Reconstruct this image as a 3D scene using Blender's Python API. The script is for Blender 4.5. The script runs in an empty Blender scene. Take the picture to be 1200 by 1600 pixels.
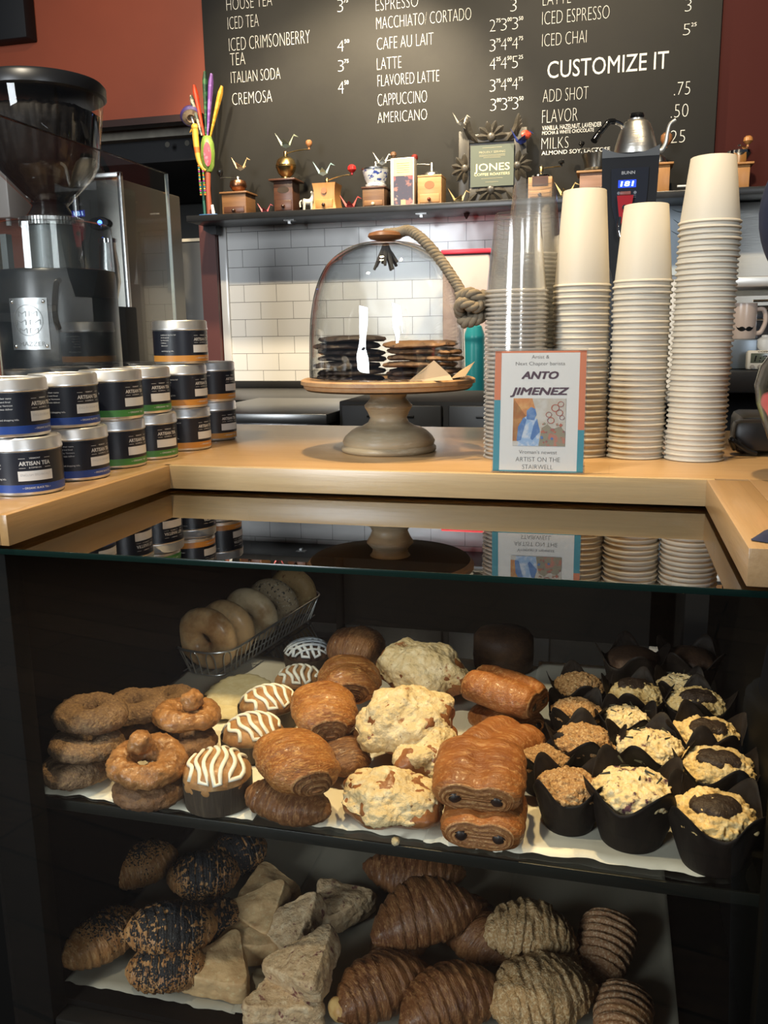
import bpy, bmesh, math, random
from math import sin, cos, pi, radians
from mathutils import Vector, Matrix, noise

# ------------------------------------------------------------------ camera, world, lights, exposure
SC = bpy.context.scene
COL = SC.collection
cam_d = bpy.data.cameras.new('camera'); cam_d.sensor_fit = 'VERTICAL'; cam_d.sensor_height = 36; cam_d.sensor_width = 27
cam_d.lens = 30.6; cam_d.clip_start = 0.02
cam = bpy.data.objects.new('camera', cam_d); COL.objects.link(cam)
cam.matrix_world = Matrix(((0.96794, -0.03726, 0.24841, 0), (0.2508, 0.19855, -0.94746, 0), (-0.01402, 0.97938, 0.20153, 1.403), (0, 0, 0, 1)))
SC.camera = cam
SC.view_settings.view_transform = 'Standard'; SC.view_settings.look = 'None'
SC.view_settings.gamma = 1; SC.view_settings.use_curve_mapping = False
SC.view_settings.exposure = 0.0
SC.cycles.max_bounces = 12; SC.cycles.diffuse_bounces = 3; SC.cycles.glossy_bounces = 5
SC.cycles.transmission_bounces = 8; SC.cycles.transparent_max_bounces = 96
SC.cycles.sample_clamp_indirect = 4.0
SC.cycles.caustics_reflective = False; SC.cycles.caustics_refractive = False

wd = bpy.data.worlds.new('world'); SC.world = wd; wd.use_nodes = True
wd.node_tree.nodes['Background'].inputs[0].default_value = (0.55, 0.62, 0.75, 1)
wd.node_tree.nodes['Background'].inputs[1].default_value = 0.06

def area(name, loc, target, size, power, col):
    d = bpy.data.lights.new(name, 'AREA'); d.shape = 'RECTANGLE'; d.size, d.size_y = size; d.energy = power; d.color = col
    o = bpy.data.objects.new(name, d); COL.objects.link(o); o.location = loc
    o.rotation_euler = (Vector(target) - Vector(loc)).to_track_quat('-Z', 'Y').to_euler(); return o
def spot(name, loc, target, power, col, ang=60, blend=.5, rad=.05):
    d = bpy.data.lights.new(name, 'SPOT'); d.energy = power; d.color = col; d.spot_size = radians(ang); d.spot_blend = blend; d.shadow_soft_size = rad
    o = bpy.data.objects.new(name, d); COL.objects.link(o); o.location = loc
    o.rotation_euler = (Vector(target) - Vector(loc)).to_track_quat('-Z', 'Y').to_euler(); return o
WARM = (1.0, 0.72, 0.38); WARM2 = (1.0, 0.82, 0.56); DAY = (0.88, 0.94, 1.0)
# shop windows behind the photographer
area('shop_window_light', (-2.3, -3.1, 2.4), (-0.5, 2.2, 1.3), (1.2, 2.2), 172, DAY)
area('shop_window_light_far', (2.5, -3.2, 2.8), (-0.6, 1.4, 1.3), (1.1, 1.8), 70, DAY)
# ceiling track lamps and one added bar fill
spot('track_lamp_case', (-0.45, 1.34, 3.0), (-0.34, 1.06, 0.8), 165, WARM, 38, .5, .045)
spot('track_lamp_case_right', (0.15, 1.40, 3.0), (-0.04, 1.06, 0.8), 125, WARM, 38, .5, .045)
spot('track_lamp_counter', (-0.95, 0.25, 3.1), (-0.25, 1.4, 1.2), 135, (1.0, .88, .68), 58, .6, .05)
spot('bar_fill_light', (0.75, 1.75, 3.1), (0.4, 2.3, 1.3), 50, WARM2, 60, .6, .05)  # added fill to brighten the espresso end, not a known fixture
spot('track_lamp_menu', (-1.5, 2.25, 3.15), (-0.9, 3.7, 2.0), 140, WARM2, 75, .6, .04)
spot('track_lamp_menu_right', (0.1, 2.25, 3.15), (0.0, 3.7, 2.0), 140, WARM2, 75, .6, .04)
spot('track_lamp_tile', (-0.9, 2.9, 3.15), (-1.1, 3.74, 1.45), 310, WARM2, 80, .6, .04)
spot('track_lamp_red_wall', (-1.75, 2.6, 3.15), (-2.0, 3.77, 2.55), 18, WARM2, 70, .8, .05)

# ------------------------------------------------------------------ helpers
def tree(name):
    m = bpy.data.materials.new(name); m.use_nodes = True
    nt = m.node_tree; b = nt.nodes['Principled BSDF']; return m, nt, b
def N(nt, t, **kw):
    n = nt.nodes.new(t)
    for k, v in kw.items(): setattr(n, k, v)
    return n
def c4(c): return (c[0], c[1], c[2], 1)
def coords(nt, stretch=(1, 1, 1), loc=(0, 0, 0), rnd=False):
    tc = N(nt, 'ShaderNodeTexCoord'); mp = N(nt, 'ShaderNodeMapping')
    mp.inputs['Scale'].default_value = stretch; mp.inputs['Location'].default_value = loc
    nt.links.new(tc.outputs['Object'], mp.inputs['Vector'])
    if rnd:
        oi = N(nt, 'ShaderNodeObjectInfo'); ad = N(nt, 'ShaderNodeVectorMath', operation='ADD')
        sc = N(nt, 'ShaderNodeVectorMath', operation='SCALE'); sc.inputs['Scale'].default_value = 37.0
        cb = N(nt, 'ShaderNodeCombineXYZ')
        for i in range(3): nt.links.new(oi.outputs['Random'], cb.inputs[i])
        nt.links.new(cb.outputs[0], sc.inputs[0]); nt.links.new(mp.outputs[0], ad.inputs[0]); nt.links.new(sc.outputs[0], ad.inputs[1])
        return ad.outputs[0]
    return mp.outputs[0]
def nz(nt, vec, scale, detail=4, rough=.6, dist=0):
    n = N(nt, 'ShaderNodeTexNoise'); n.inputs['Scale'].default_value = scale; n.inputs['Detail'].default_value = detail
    n.inputs['Roughness'].default_value = rough; n.inputs['Distortion'].default_value = dist
    nt.links.new(vec, n.inputs['Vector']); return n.outputs['Fac']
def rng(nt, val, lo, hi):
    r = N(nt, 'ShaderNodeMapRange'); r.inputs[1].default_value = lo; r.inputs[2].default_value = hi
    nt.links.new(val, r.inputs[0]); return r.outputs[0]
def mixc(nt, fac, a, b):
    m = N(nt, 'ShaderNodeMix', data_type='RGBA')
    if fac is not None: nt.links.new(fac, m.inputs[0])
    for s, i in ((a, 6), (b, 7)):
        if isinstance(s, (tuple, list)): m.inputs[i].default_value = c4(s)
        else: nt.links.new(s, m.inputs[i])
    return m.outputs[2]
MATS = {}
def M(name, col, rough=.5, metal=0., var=(), bump=(), spec=.5, coat=0., emit=None, sss=0., rnd=False):
    """var: (scale, colour, lo, hi[, stretch[, detail]]) layers;  bump: (scale, height[, stretch])"""
    if name in MATS: return MATS[name]
    m, nt, b = tree(name)
    b.inputs['Roughness'].default_value = rough; b.inputs['Metallic'].default_value = metal
    b.inputs['Specular IOR Level'].default_value = spec; b.inputs['Coat Weight'].default_value = coat
    b.inputs['Coat Roughness'].default_value = .15
    c = col
    for i, v in enumerate(var):
        st = v[4] if len(v) > 4 else (1, 1, 1); dt = v[5] if len(v) > 5 else 4
        f = rng(nt, nz(nt, coords(nt, st, (i * 3.1, i * 1.7, 0), rnd), v[0], dt), v[2], v[3])
        c = mixc(nt, f, c, v[1])
    if isinstance(c, (tuple, list)): b.inputs['Base Color'].default_value = c4(c)
    else: nt.links.new(c, b.inputs['Base Color'])
    nrm = None
    for v in bump:
        bp = N(nt, 'ShaderNodeBump'); bp.inputs['Distance'].default_value = v[1]; bp.inputs['Strength'].default_value = 1
        nt.links.new(nz(nt, coords(nt, v[2] if len(v) > 2 else (1, 1, 1), (5, 2, 1), rnd), v[0], 3), bp.inputs['Height'])
        if nrm is not None: nt.links.new(nrm, bp.inputs['Normal'])
        nrm = bp.outputs[0]
    if nrm is not None: nt.links.new(nrm, b.inputs['Normal'])
    if emit: b.inputs['Emission Color'].default_value = c4(emit[0]); b.inputs['Emission Strength'].default_value = emit[1]
    if sss: b.inputs['Subsurface Weight'].default_value = sss; b.inputs['Subsurface Scale'].default_value = .01
    MATS[name] = m; return m
def GLASS(name, tint=(1, 1, 1), rough=0., ior=1.5, two=True, bump=None, haze=0., hazecol=(.8, .8, .8), boost=1.):
    """clear pane: see-through with Fresnel reflection on the outward faces, optional haze (scuffs, dust)"""
    if name in MATS: return MATS[name]
    m, nt, b = tree(name); nt.nodes.remove(b); out = nt.nodes['Material Output']
    fr = N(nt, 'ShaderNodeFresnel'); fr.inputs['IOR'].default_value = ior
    geo = N(nt, 'ShaderNodeNewGeometry')
    inv = N(nt, 'ShaderNodeMath', operation='SUBTRACT'); inv.inputs[0].default_value = 1; nt.links.new(geo.outputs['Backfacing'], inv.inputs[1])
    mu = N(nt, 'ShaderNodeMath', operation='MULTIPLY'); nt.links.new(fr.outputs[0], mu.inputs[0]); nt.links.new(inv.outputs[0], mu.inputs[1])
    f = mu.outputs[0]
    if two:   # both faces of the pane: 2F/(1+F)
        a = N(nt, 'ShaderNodeMath', operation='MULTIPLY'); a.inputs[1].default_value = 2 * boost; nt.links.new(f, a.inputs[0])
        d = N(nt, 'ShaderNodeMath', operation='ADD'); d.inputs[1].default_value = 1; nt.links.new(f, d.inputs[0])
        q = N(nt, 'ShaderNodeMath', operation='DIVIDE'); q.use_clamp = True
        nt.links.new(a.outputs[0], q.inputs[0]); nt.links.new(d.outputs[0], q.inputs[1]); f = q.outputs[0]
    tr = N(nt, 'ShaderNodeBsdfTransparent'); tr.inputs[0].default_value = c4(tint)
    gl = N(nt, 'ShaderNodeBsdfGlossy'); gl.inputs['Roughness'].default_value = rough; gl.inputs['Color'].default_value = (1, 1, 1, 1)
    if bump:
        bp = N(nt, 'ShaderNodeBump'); bp.inputs['Distance'].default_value = bump[1]
        nt.links.new(nz(nt, coords(nt), bump[0], 2), bp.inputs['Height']); nt.links.new(bp.outputs[0], gl.inputs['Normal'])
    base = tr.outputs[0]
    if haze:
        df = N(nt, 'ShaderNodeBsdfDiffuse'); df.inputs[0].default_value = c4(hazecol)
        mh = N(nt, 'ShaderNodeMixShader'); mh.inputs[0].default_value = haze
        nt.links.new(base, mh.inputs[1]); nt.links.new(df.outputs[0], mh.inputs[2]); base = mh.outputs[0]
    mx = N(nt, 'ShaderNodeMixShader'); nt.links.new(f, mx.inputs[0]); nt.links.new(base, mx.inputs[1]); nt.links.new(gl.outputs[0], mx.inputs[2])
    nt.links.new(mx.outputs[0], out.inputs['Surface']); MATS[name] = m; return m

def link(name, mesh, parent=None, loc=None):
    o = bpy.data.objects.new(name, mesh); COL.objects.link(o)
    if parent is not None: o.parent = parent
    if loc is not None: o.location = loc
    return o
def mk(name, bm, mat, parent=None, smooth=40, loc=None, label=None, rot=None):
    me = bpy.data.meshes.new(name); bmesh.ops.recalc_face_normals(bm, faces=bm.faces) if getattr(mk, 'recalc', True) else None
    bm.to_mesh(me); bm.free()
    for x in (mat if isinstance(mat, (list, tuple)) else [mat]): me.materials.append(x)
    if smooth:
        me.shade_smooth()
        if smooth < 180: me.set_sharp_from_angle(angle=radians(smooth))
    o = link(name, me, parent, loc)
    if rot is not None: o.rotation_euler = rot
    if label: o['label'] = label
    return o
def tag(o, label, cat, group=None, kind=None):
    o['label'] = label; o['category'] = cat
    if group: o['group'] = group
    if kind: o['kind'] = kind
    return o
def thing(name, label, cat, loc=(0, 0, 0), rz=0., group=None, rot=None, scale=None):
    o = bpy.data.objects.new(name, None); COL.objects.link(o); o.location = loc; o.rotation_euler = rot if rot else (0, 0, rz)
    if scale: o.scale = (scale,) * 3 if not isinstance(scale, (tuple, list)) else scale
    o.empty_display_size = .02
    return tag(o, label, cat, group)
def struct(name, bm, mat, smooth=30, parent=None):
    o = mk(name, bm, mat, parent, smooth); o['kind'] = 'structure'; return o
KIDS = {}
def dup(root, loc, label, group=None, rz=None, rot=None, scale=None):
    r = root.copy(); COL.objects.link(r); r.location = loc; r['label'] = label
    if rot: r.rotation_euler = rot
    elif rz is not None: r.rotation_euler = (0, 0, rz)
    if scale: r.scale = (scale,) * 3 if not isinstance(scale, (tuple, list)) else scale
    if group: r['group'] = group
    for ch in KIDS.setdefault(root.name, list(root.children)):
        c = ch.copy(); COL.objects.link(c); c.parent = r
        for g in KIDS.setdefault(ch.name, list(ch.children)):
            d = g.copy(); COL.objects.link(d); d.parent = c
    return r
def B(): return bmesh.new()
def box(bm, a, b, bev=0, seg=2, mi=0, mat=None):
    vs = [bm.verts.new((x, y, z)) for x in (a[0], b[0]) for y in (a[1], b[1]) for z in (a[2], b[2])]
    if mat is not None:
        for v in vs: v.co = mat @ v.co
    fs = [bm.faces.new([vs[i] for i in q]) for q in ((0, 1, 3, 2), (4, 6, 7, 5), (0, 4, 5, 1), (2, 3, 7, 6), (0, 2, 6, 4), (1, 5, 7, 3))]
    for f in fs: f.material_index = mi
    if bev:
        es = list({e for f in fs for e in f.edges})
        r = bmesh.ops.bevel(bm, geom=es, offset=bev, segments=seg, affect='EDGES', profile=.5)
        for f in r['faces']: f.material_index = mi
    return bm
def lathe(bm, prof, seg=32, mat=None, mi=0, cap0=False, cap1=False):
    rings = []
    for r, z in prof:
        if r < 1e-6: v = bm.verts.new((0, 0, z)); rings.append([v])
        else: rings.append([bm.verts.new((r * cos(2 * pi * i / seg), r * sin(2 * pi * i / seg), z)) for i in range(seg)])
    if mat is not None:
        for rg in rings:
            for v in rg: v.co = mat @ v.co
    for a, b in zip(rings, rings[1:]):
        if len(a) == 1 and len(b) == 1: continue
        for i in range(seg):
            j = (i + 1) % seg
            q = ([a[0], b[j], b[i]] if len(a) == 1 else [a[i], a[j], b[0]] if len(b) == 1 else [a[i], a[j], b[j], b[i]])
            if len(set(q)) > 2: bm.faces.new(q).material_index = mi
    if cap0 and len(rings[0]) > 1: bm.faces.new(list(reversed(rings[0]))).material_index = mi
    if cap1 and len(rings[-1]) > 1: bm.faces.new(rings[-1]).material_index = mi
    return rings
def tube(bm, pts, r, seg=8, mi=0, closed=False, squash=None):
    pts = [Vector(p) for p in pts]; n = len(pts); rings = []; up = None
    rr = r if isinstance(r, (list, tuple)) else [r] * n
    if len(rr) != n:      # spread the given radii along the path
        q = [i * (len(rr) - 1) / (n - 1) for i in range(n)]
        rr = [rr[int(x)] + (rr[min(int(x) + 1, len(rr) - 1)] - rr[int(x)]) * (x - int(x)) for x in q]
    for i, p in enumerate(pts):
        if closed: t = pts[(i + 1) % n] - pts[i - 1]
        else: t = pts[min(i + 1, n - 1)] - pts[max(i - 1, 0)]
        t.normalize()
        if up is None: up = Vector((0, 0, 1)) if abs(t.z) < .9 else Vector((1, 0, 0))
        s = t.cross(up); s.normalize(); u = s.cross(t); u.normalize(); up = u
        sq = squash if squash else 1
        rings.append([bm.verts.new(p + (s * cos(2 * pi * k / seg) + u * (sin(2 * pi * k / seg) * sq)) * rr[i]) for k in range(seg)])
    pairs = list(zip(rings, rings[1:])) + ([(rings[-1], rings[0])] if closed else [])
    for a, b in pairs:
        for k in range(seg):
            bm.faces.new((a[k], a[(k + 1) % seg], b[(k + 1) % seg], b[k])).material_index = mi
    if not closed:
        bm.faces.new(list(reversed(rings[0]))).material_index = mi; bm.faces.new(rings[-1]).material_index = mi
    return rings
def spl(pts, n=8, closed=False):
    """Catmull-Rom through pts"""
    P = [Vector(p) for p in pts]; m = len(P); out = []
    for i in range(m if closed else m - 1):
        if closed: a, b, c, d = P[i - 1], P[i], P[(i + 1) % m], P[(i + 2) % m]
        else: a, b, c, d = P[max(i - 1, 0)], P[i], P[i + 1], P[min(i + 2, m - 1)]
        for k in range(n):
            t = k / n
            out.append(.5 * ((2 * b) + (c - a) * t + (2 * a - 5 * b + 4 * c - d) * t * t + (3 * b - a - 3 * c + d) * t ** 3))
    if not closed: out.append(P[-1])
    return out
def ico(bm, r, sub=2, mat=None, mi=0):
    g = bmesh.ops.create_icosphere(bm, subdivisions=sub, radius=r, matrix=mat or Matrix())
    for v in g['verts']:
        for f in v.link_faces: f.material_index = mi
    return g['verts']
def poly(bm, pts, d, mat=None, mi=0):
    """prism: outline pts (x,y) from z=0 to z=d"""
    a = [bm.verts.new((p[0], p[1], 0)) for p in pts]; b = [bm.verts.new((p[0], p[1], d)) for p in pts]
    if mat is not None:
        for v in a + b: v.co = mat @ v.co
    n = len(pts)
    fs = [bm.faces.new(list(reversed(a))), bm.faces.new(b)] + [bm.faces.new((a[i], a[(i + 1) % n], b[(i + 1) % n], b[i])) for i in range(n)]
    for f in fs: f.material_index = mi
def T3(x, y, z): return Matrix.Translation((x, y, z))
def RX(a): return Matrix.Rotation(a, 4, 'X')
def RY(a): return Matrix.Rotation(a, 4, 'Y')
def RZ(a): return Matrix.Rotation(a, 4, 'Z')
def SCL(x, y, z): return Matrix.Diagonal((x, y, z, 1))
FR = RX(pi / 2)      # text / outline in the XY plane -> stands in the XZ plane, facing -Y
_tc = {}
def text_geo(s, bold=0., shear=0.):
    k = (s, bold, shear)
    if k in _tc: return _tc[k]
    cu = bpy.data.curves.new('t', 'FONT'); cu.body = s; cu.offset = bold; cu.shear = shear; cu.resolution_u = 3
    ob = bpy.data.objects.new('t', cu); me = bpy.data.meshes.new_from_object(ob)
    vs = [v.co.copy() for v in me.vertices]; fs = [tuple(p.vertices) for p in me.polygons]
    bpy.data.objects.remove(ob); bpy.data.curves.remove(cu); bpy.data.meshes.remove(me)
    x0 = min(v.x for v in vs); x1 = max(v.x for v in vs)
    _tc[k] = ([((v.x - x0) / (x1 - x0), v.y / .729) for v in vs], fs, (x1 - x0) / .729); return _tc[k]
def text(bm, s, x, y, h, w=None, fn=None, bold=0., shear=0., mi=0, align='L', z=0.):
    """lettering: left x, baseline y, cap height h, fitted width w; fn maps (x, y, z) into place"""
    vs, fs, asp = text_geo(s, bold, shear); w = w if w else asp * h
    ox = x - (w / 2 if align == 'C' else w if align == 'R' else 0)
    q = [bm.verts.new(fn(ox + a * w, y + b * h, z) if fn else (ox + a * w, y + b * h, z)) for a, b in vs]
    for f in fs:
        try: bm.faces.new([q[i] for i in f]).material_index = mi
        except ValueError: pass
def rough_bm(bm, amp, freq, seed=0, octv=2, verts=None):
    bm.normal_update()
    off = Vector((seed * 7.3, seed * 3.1, seed * 1.7))
    for v in (verts or bm.verts):
        d = 0.; a = 1.; f = freq
        for _ in range(octv): d += a * noise.noise(v.co * f + off); a *= .5; f *= 2.1
        v.co += v.normal * (d * amp)
ORD = ['top', 'second', 'third', 'fourth', 'fifth', 'sixth', 'seventh', 'eighth', 'ninth', 'tenth', 'eleventh', 'twelfth', 'thirteenth', 'fourteenth', 'fifteenth', 'sixteenth', 'seventeenth', 'eighteenth', 'nineteenth', 'twentieth']
def ordinal(k):
    if k < 20: return ORD[k]
    t = {2: 'twenty', 3: 'thirty', 4: 'forty'}[(k + 1) // 10]; u = (k + 1) % 10
    if u == 0: return {2: 'twentieth', 3: 'thirtieth', 4: 'fortieth'}[(k + 1) // 10]
    return t + '-' + ['', 'first', 'second', 'third', 'fourth', 'fifth', 'sixth', 'seventh', 'eighth', 'ninth'][u]

# common materials
BLACK = M('black_satin', (.012, .012, .013), .35)
BLACKM = M('black_matte', (.010, .010, .011), .7)
STEEL = M('stainless_steel', (.52, .52, .51), .28, 1., bump=((60, .0004, (1, 1, 14)),))
CHROME = M('chrome', (.82, .82, .82), .08, 1.)
DSTEEL = M('dull_steel', (.30, .31, .30), .38, 1., var=((3, (.2, .2, .2), .4, .7),))
BRASS = M('aged_brass', (.42, .31, .14), .3, 1., var=((20, (.2, .15, .08), .45, .7),))
COPPER = M('aged_copper', (.42, .19, .10), .32, 1., var=((25, (.2, .1, .06), .45, .7),))
WHITE = M('white_paint', (.8, .8, .77), .4)

# ------------------------------------------------------------------ the room
def plank_floor():
    m, nt, b = tree('dark_plank_floor')
    v = coords(nt, (1, 1, 1)); rot = N(nt, 'ShaderNodeVectorRotate', rotation_type='Z_AXIS'); rot.inputs['Angle'].default_value = radians(-12); nt.links.new(v, rot.inputs['Vector'])
    br = N(nt, 'ShaderNodeTexBrick'); nt.links.new(rot.outputs[0], br.inputs['Vector'])
    br.inputs['Scale'].default_value = 1; br.inputs['Brick Width'].default_value = 1.1; br.inputs['Row Height'].default_value = .2; br.inputs['Mortar Size'].default_value = .006
    br.inputs['Color1'].default_value = (.075, .042, .024, 1); br.inputs['Color2'].default_value = (.042, .024, .015, 1); br.inputs['Mortar'].default_value = (.002, .0015, .001, 1)
    g = rng(nt, nz(nt, coords(nt, (2, 14, 2)), 3, 5), .3, .75)
    nt.links.new(mixc(nt, g, br.outputs['Color'], (.030, .019, .012)), b.inputs['Base Color'])
    b.inputs['Roughness'].default_value = .7; b.inputs['Specular IOR Level'].default_value = .12
    return m
struct('floor', box(B(), (-5, -5, -.05), (4, 6.5, 0)), plank_floor())
WY = 3.74
# white subway tile
def tile_mat():
    m, nt, b = tree('white_subway_tile')
    tc = N(nt, 'ShaderNodeTexCoord'); sp = N(nt, 'ShaderNodeSeparateXYZ'); nt.links.new(tc.outputs['Object'], sp.inputs[0])
    cb = N(nt, 'ShaderNodeCombineXYZ'); nt.links.new(sp.outputs[0], cb.inputs[0]); nt.links.new(sp.outputs[2], cb.inputs[1])
    mp = N(nt, 'ShaderNodeMapping'); mp.inputs['Location'].default_value = (TILE_OX, TILE_OZ, 0); nt.links.new(cb.outputs[0], mp.inputs['Vector'])
    br = N(nt, 'ShaderNodeTexBrick'); nt.links.new(mp.outputs[0], br.inputs['Vector'])
    br.inputs['Scale'].default_value = 1; br.inputs['Brick Width'].default_value = .1547; br.inputs['Row Height'].default_value = .0757
    br.inputs['Mortar Size'].default_value = .0011; br.inputs['Mortar Smooth'].default_value = .1; br.inputs['Bias'].default_value = -.5
    br.inputs['Color1'].default_value = (.80, .79, .76, 1); br.inputs['Color2'].default_value = (.76, .75, .72, 1); br.inputs['Mortar'].default_value = (.24, .23, .22, 1)
    nt.links.new(br.outputs['Color'], b.inputs['Base Color']); b.inputs['Roughness'].default_value = .12
    bp = N(nt, 'ShaderNodeBump'); bp.inputs['Distance'].default_value = .001; bp.invert = True; nt.links.new(br.outputs['Fac'], bp.inputs['Height'])
    b2 = N(nt, 'ShaderNodeBump'); b2.inputs['Distance'].default_value = .0012; nt.links.new(nz(nt, coords(nt), 9, 1), b2.inputs['Height'])
    nt.links.new(bp.outputs[0], b2.inputs['Normal']); nt.links.new(b2.outputs[0], b.inputs['Normal'])
    return m
JX, JZ = -1.5381, 1.8490
TILE_OX = -JX + .1547 * 40 ; TILE_OZ = -JZ + .0757 * 60
struct('wall_back', box(B(), (-1.70, WY, 0), (2.6, WY + .12, 1.885)), tile_mat(), 0)
RED = M('brick_red_paint', (.40, .085, .036), .55, var=((1.3, (.33, .07, .03), .4, .7),))
MAROON = M('maroon_paint', (.055, .012, .010), .7, spec=.12)
bm = B(); box(bm, (-5, WY + .03, 2.3418), (-1.60, WY + .12, 3.6)); box(bm, (-5, WY + .03, 0), (-2.6914, WY + .12, 2.4))
struct('wall_left', bm, RED, 0)
struct('wall_right', box(B(), (-1.70, WY + .01, 1.885), (2.6, WY + .12, 3.6)), MAROON, 0)
struct('wall_kitchen', box(B(), (-5, 5.2, 0), (-1.6, 5.3, 3.6)), M('dark_grey_paint', (.06, .06, .055), .6), 0)
struct('ceiling', box(B(), (-5, 2.9, 3.25), (4, 6.5, 3.35)), BLACKM, 0)
# end of the tiled wall: maroon jamb, and dark trim under the red bulkhead
struct('trim_1', box(B(), (-1.80, WY - .04, 0), (-1.725, WY + .12, 1.886)), M('maroon_jamb', (.10, .028, .022), .45), 0)
a0 = (-2.2377, 3.7, 2.3625); a1 = (-1.7135, 3.7, 2.3255)
struct('trim_2', box(B(), (-2.75, WY - .04, 2.3166), (-1.76, WY + .03, 2.3452)), M('dark_brown_wood', (.045, .018, .012), .45), 0)
bm = B(); box(bm, (-1.722, WY - .012, 1.12), (-1.685, WY, 1.872), .003)
struct('trim_3', bm, M('white_edge_tile', (.72, .71, .68), .15), 30)

# shelf over the tile
SH0, SH1, SHZ = 3.5, WY, 1.896
sh = thing('wall_shelf', 'long black wall shelf above the white tile carrying the coffee mills', 'shelf', (0, 0, 0))
mk('shelf_board', box(B(), (-1.758, SH0, 1.871), (2.5, SH1, SHZ), .002), M('black_shelf_paint', (.016, .017, .019), .3, var=((8, (.03, .03, .032), .5, .8),)), sh)
bm = B(); poly(bm, [(-1.76, 1.872), (-1.76, 1.855), (-1.722, 1.835), (-1.70, 1.835), (-1.70, 1.872)], .05, T3(0, SH1 - .03, 0) @ FR)
mk('bracket', bm, BLACK, sh)
for px in (-1.3277, -0.7662):
    bm = B(); box(bm, (px - .022, 3.57, 1.866), (px + .022, 3.60, 1.872)); box(bm, (px - .006, 3.575, 1.855), (px + .006, 3.595, 1.866))
    mk('shelf_clip', bm, STEEL, sh)

# chalkboard menu
CB = 3.715
board = thing('chalkboard_menu', 'large black chalkboard menu with white hand lettering above the shelf', 'menu board', (0, 0, 0))
cbm = M('chalkboard_black', (.024, .023, .020), .6, spec=.22, var=((2.2, (.028, .027, .025), .4, .75), (7, (.022, .021, .02), .5, .8)), bump=((40, .0003),))
bx0, bx1 = -1.7396, 0.3413
mk('board_panel', box(B(), (bx0, CB, 1.8965), (bx1, WY + .008, 3.2), .003), cbm, board)
chalk = M('white_chalk_paint', (.82, .80, .74), .8)
def face(x, y, z): return (x, CB - .0012 - z, y)
ROWS = [
 ('HOUSE TEA', (-1.6251, 2.7354, 0.2039, 0.0535), 0), ('ICED TEA', (-1.6233, 2.6625, 0.1392, 0.0539), 0), ('ICED CRIMSONBERRY', (-1.6218, 2.5785, 0.3603, 0.0569), 0), ('TEA', (-1.619, 2.5214, 0.0673, 0.0548), 0),
 ('ITALIAN SODA', (-1.6197, 2.4525, 0.2236, 0.0502), 0), ('CREMOSA', (-1.6185, 2.3657, 0.1815, 0.0532), 0),
 ('ESPRESSO', (-0.9779, 2.6717, 0.1738, 0.0491), 0), ('MACCHIATO/ CORTADO', (-0.9764, 2.604, 0.3855, 0.0495), 0), ('CAFE AU LAIT', (-0.975, 2.5274, 0.2328, 0.05), 0), ('LATTE', (-0.9762, 2.452, 0.1019, 0.0504), 0),
 ('FLAVORED LATTE', (-0.9745, 2.3891, 0.2555, 0.0484), 0), ('CAPPUCCINO', (-0.9758, 2.3149, 0.2065, 0.0512), 0), ('AMERICANO', (-0.9768, 2.2491, 0.2073, 0.0467), 0),
 ('LATTE', (-0.3133, 2.6262, 0.1061, 0.0494), 0), ('ICED ESPRESSO', (-0.3142, 2.5587, 0.2514, 0.052), 0), ('ICED CHAI', (-0.3125, 2.4813, 0.1671, 0.0502), 0), ('CUSTOMIZE IT', (-0.2902, 2.3662, 0.4498, 0.0646), .001),
 ('ADD SHOT', (-0.3055, 2.2796, 0.1738, 0.0514), 0), ('FLAVOR', (-0.3063, 2.2028, 0.1357, 0.0542), 0), ('VANILLA, HAZELNUT, LAVENDER', (-0.3058, 2.1773, 0.2283, 0.0178), .006), ('MOCHA & WHITE CHOCOLATE', (-0.3054, 2.1606, 0.1994, 0.0142), .006),
 ('MILKS', (-0.3066, 2.1058, 0.1044, 0.0477), 0), ('ALMOND SOY, LACTOSE', (-0.3062, 2.0854, 0.2634, 0.0156), .006)]
mk.recalc = False
for s, (x, z, w, h), bo in ROWS:
    bm = B(); text(bm, s, x, z, h, w, fn=face, bold=-.028 if bo == 0 else bo); mk('menu_line', bm, chalk, board, 0)
PR = [('3', '75', (-1.1397, 2.6828, 0.0245, 0.052)), ('4', '50', (-1.1435, 2.5344, 0.0274, 0.0481)), ('3', '75', (-1.1427, 2.4592, 0.0248, 0.0486)), ('4', '50', (-1.1449, 2.3736, 0.0249, 0.0539)),
 ('3', '', (-0.4383, 2.6175, 0.0248, 0.0499)), ('3', '', (0.2091, 2.5552, 0.0226, 0.0479)), ('5', '25', (0.2065, 2.4747, 0.025, 0.0439))]
for row, y in (((('2', '75'), ('3', '00'), ('3', '50')), 49), ((('3', '75'), ('4', '00'), ('4', '75')), 80), ((('4', '25'), ('4', '50'), ('5', '25')), 110), ((('3', '75'), ('4', '00'), ('4', '75')), 143), ((('3', '00'), ('3', '25'), ('3', '50')), 173)):
    for k, (a, b_) in enumerate(row): PR.append((a, b_, ('P', k, y)))
PB = {49: (-0.5173, 2.5531, 0.0226, 0.0482), 80: (-0.5165, 2.4814, 0.0227, 0.0487), 110: (-0.5158, 2.4139, 0.0228, 0.049), 143: (-0.515, 2.3339, 0.0229, 0.0495), 173: (-0.5117, 2.2626, 0.023, 0.0499)}
for a, s, g in PR:
    if g[0] == 'P': x, z, w, h = PB[g[2]]; x += g[1] * 0.0438
    else: x, z, w, h = g
    bm = B(); text(bm, a, x, z, h, w, fn=face, bold=-.028)
    if s: text(bm, s, x + w * 1.12, z + h * .66, h * .30, w * .75, fn=face, bold=.0)
    mk('menu_price', bm, chalk, board, 0)
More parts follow.
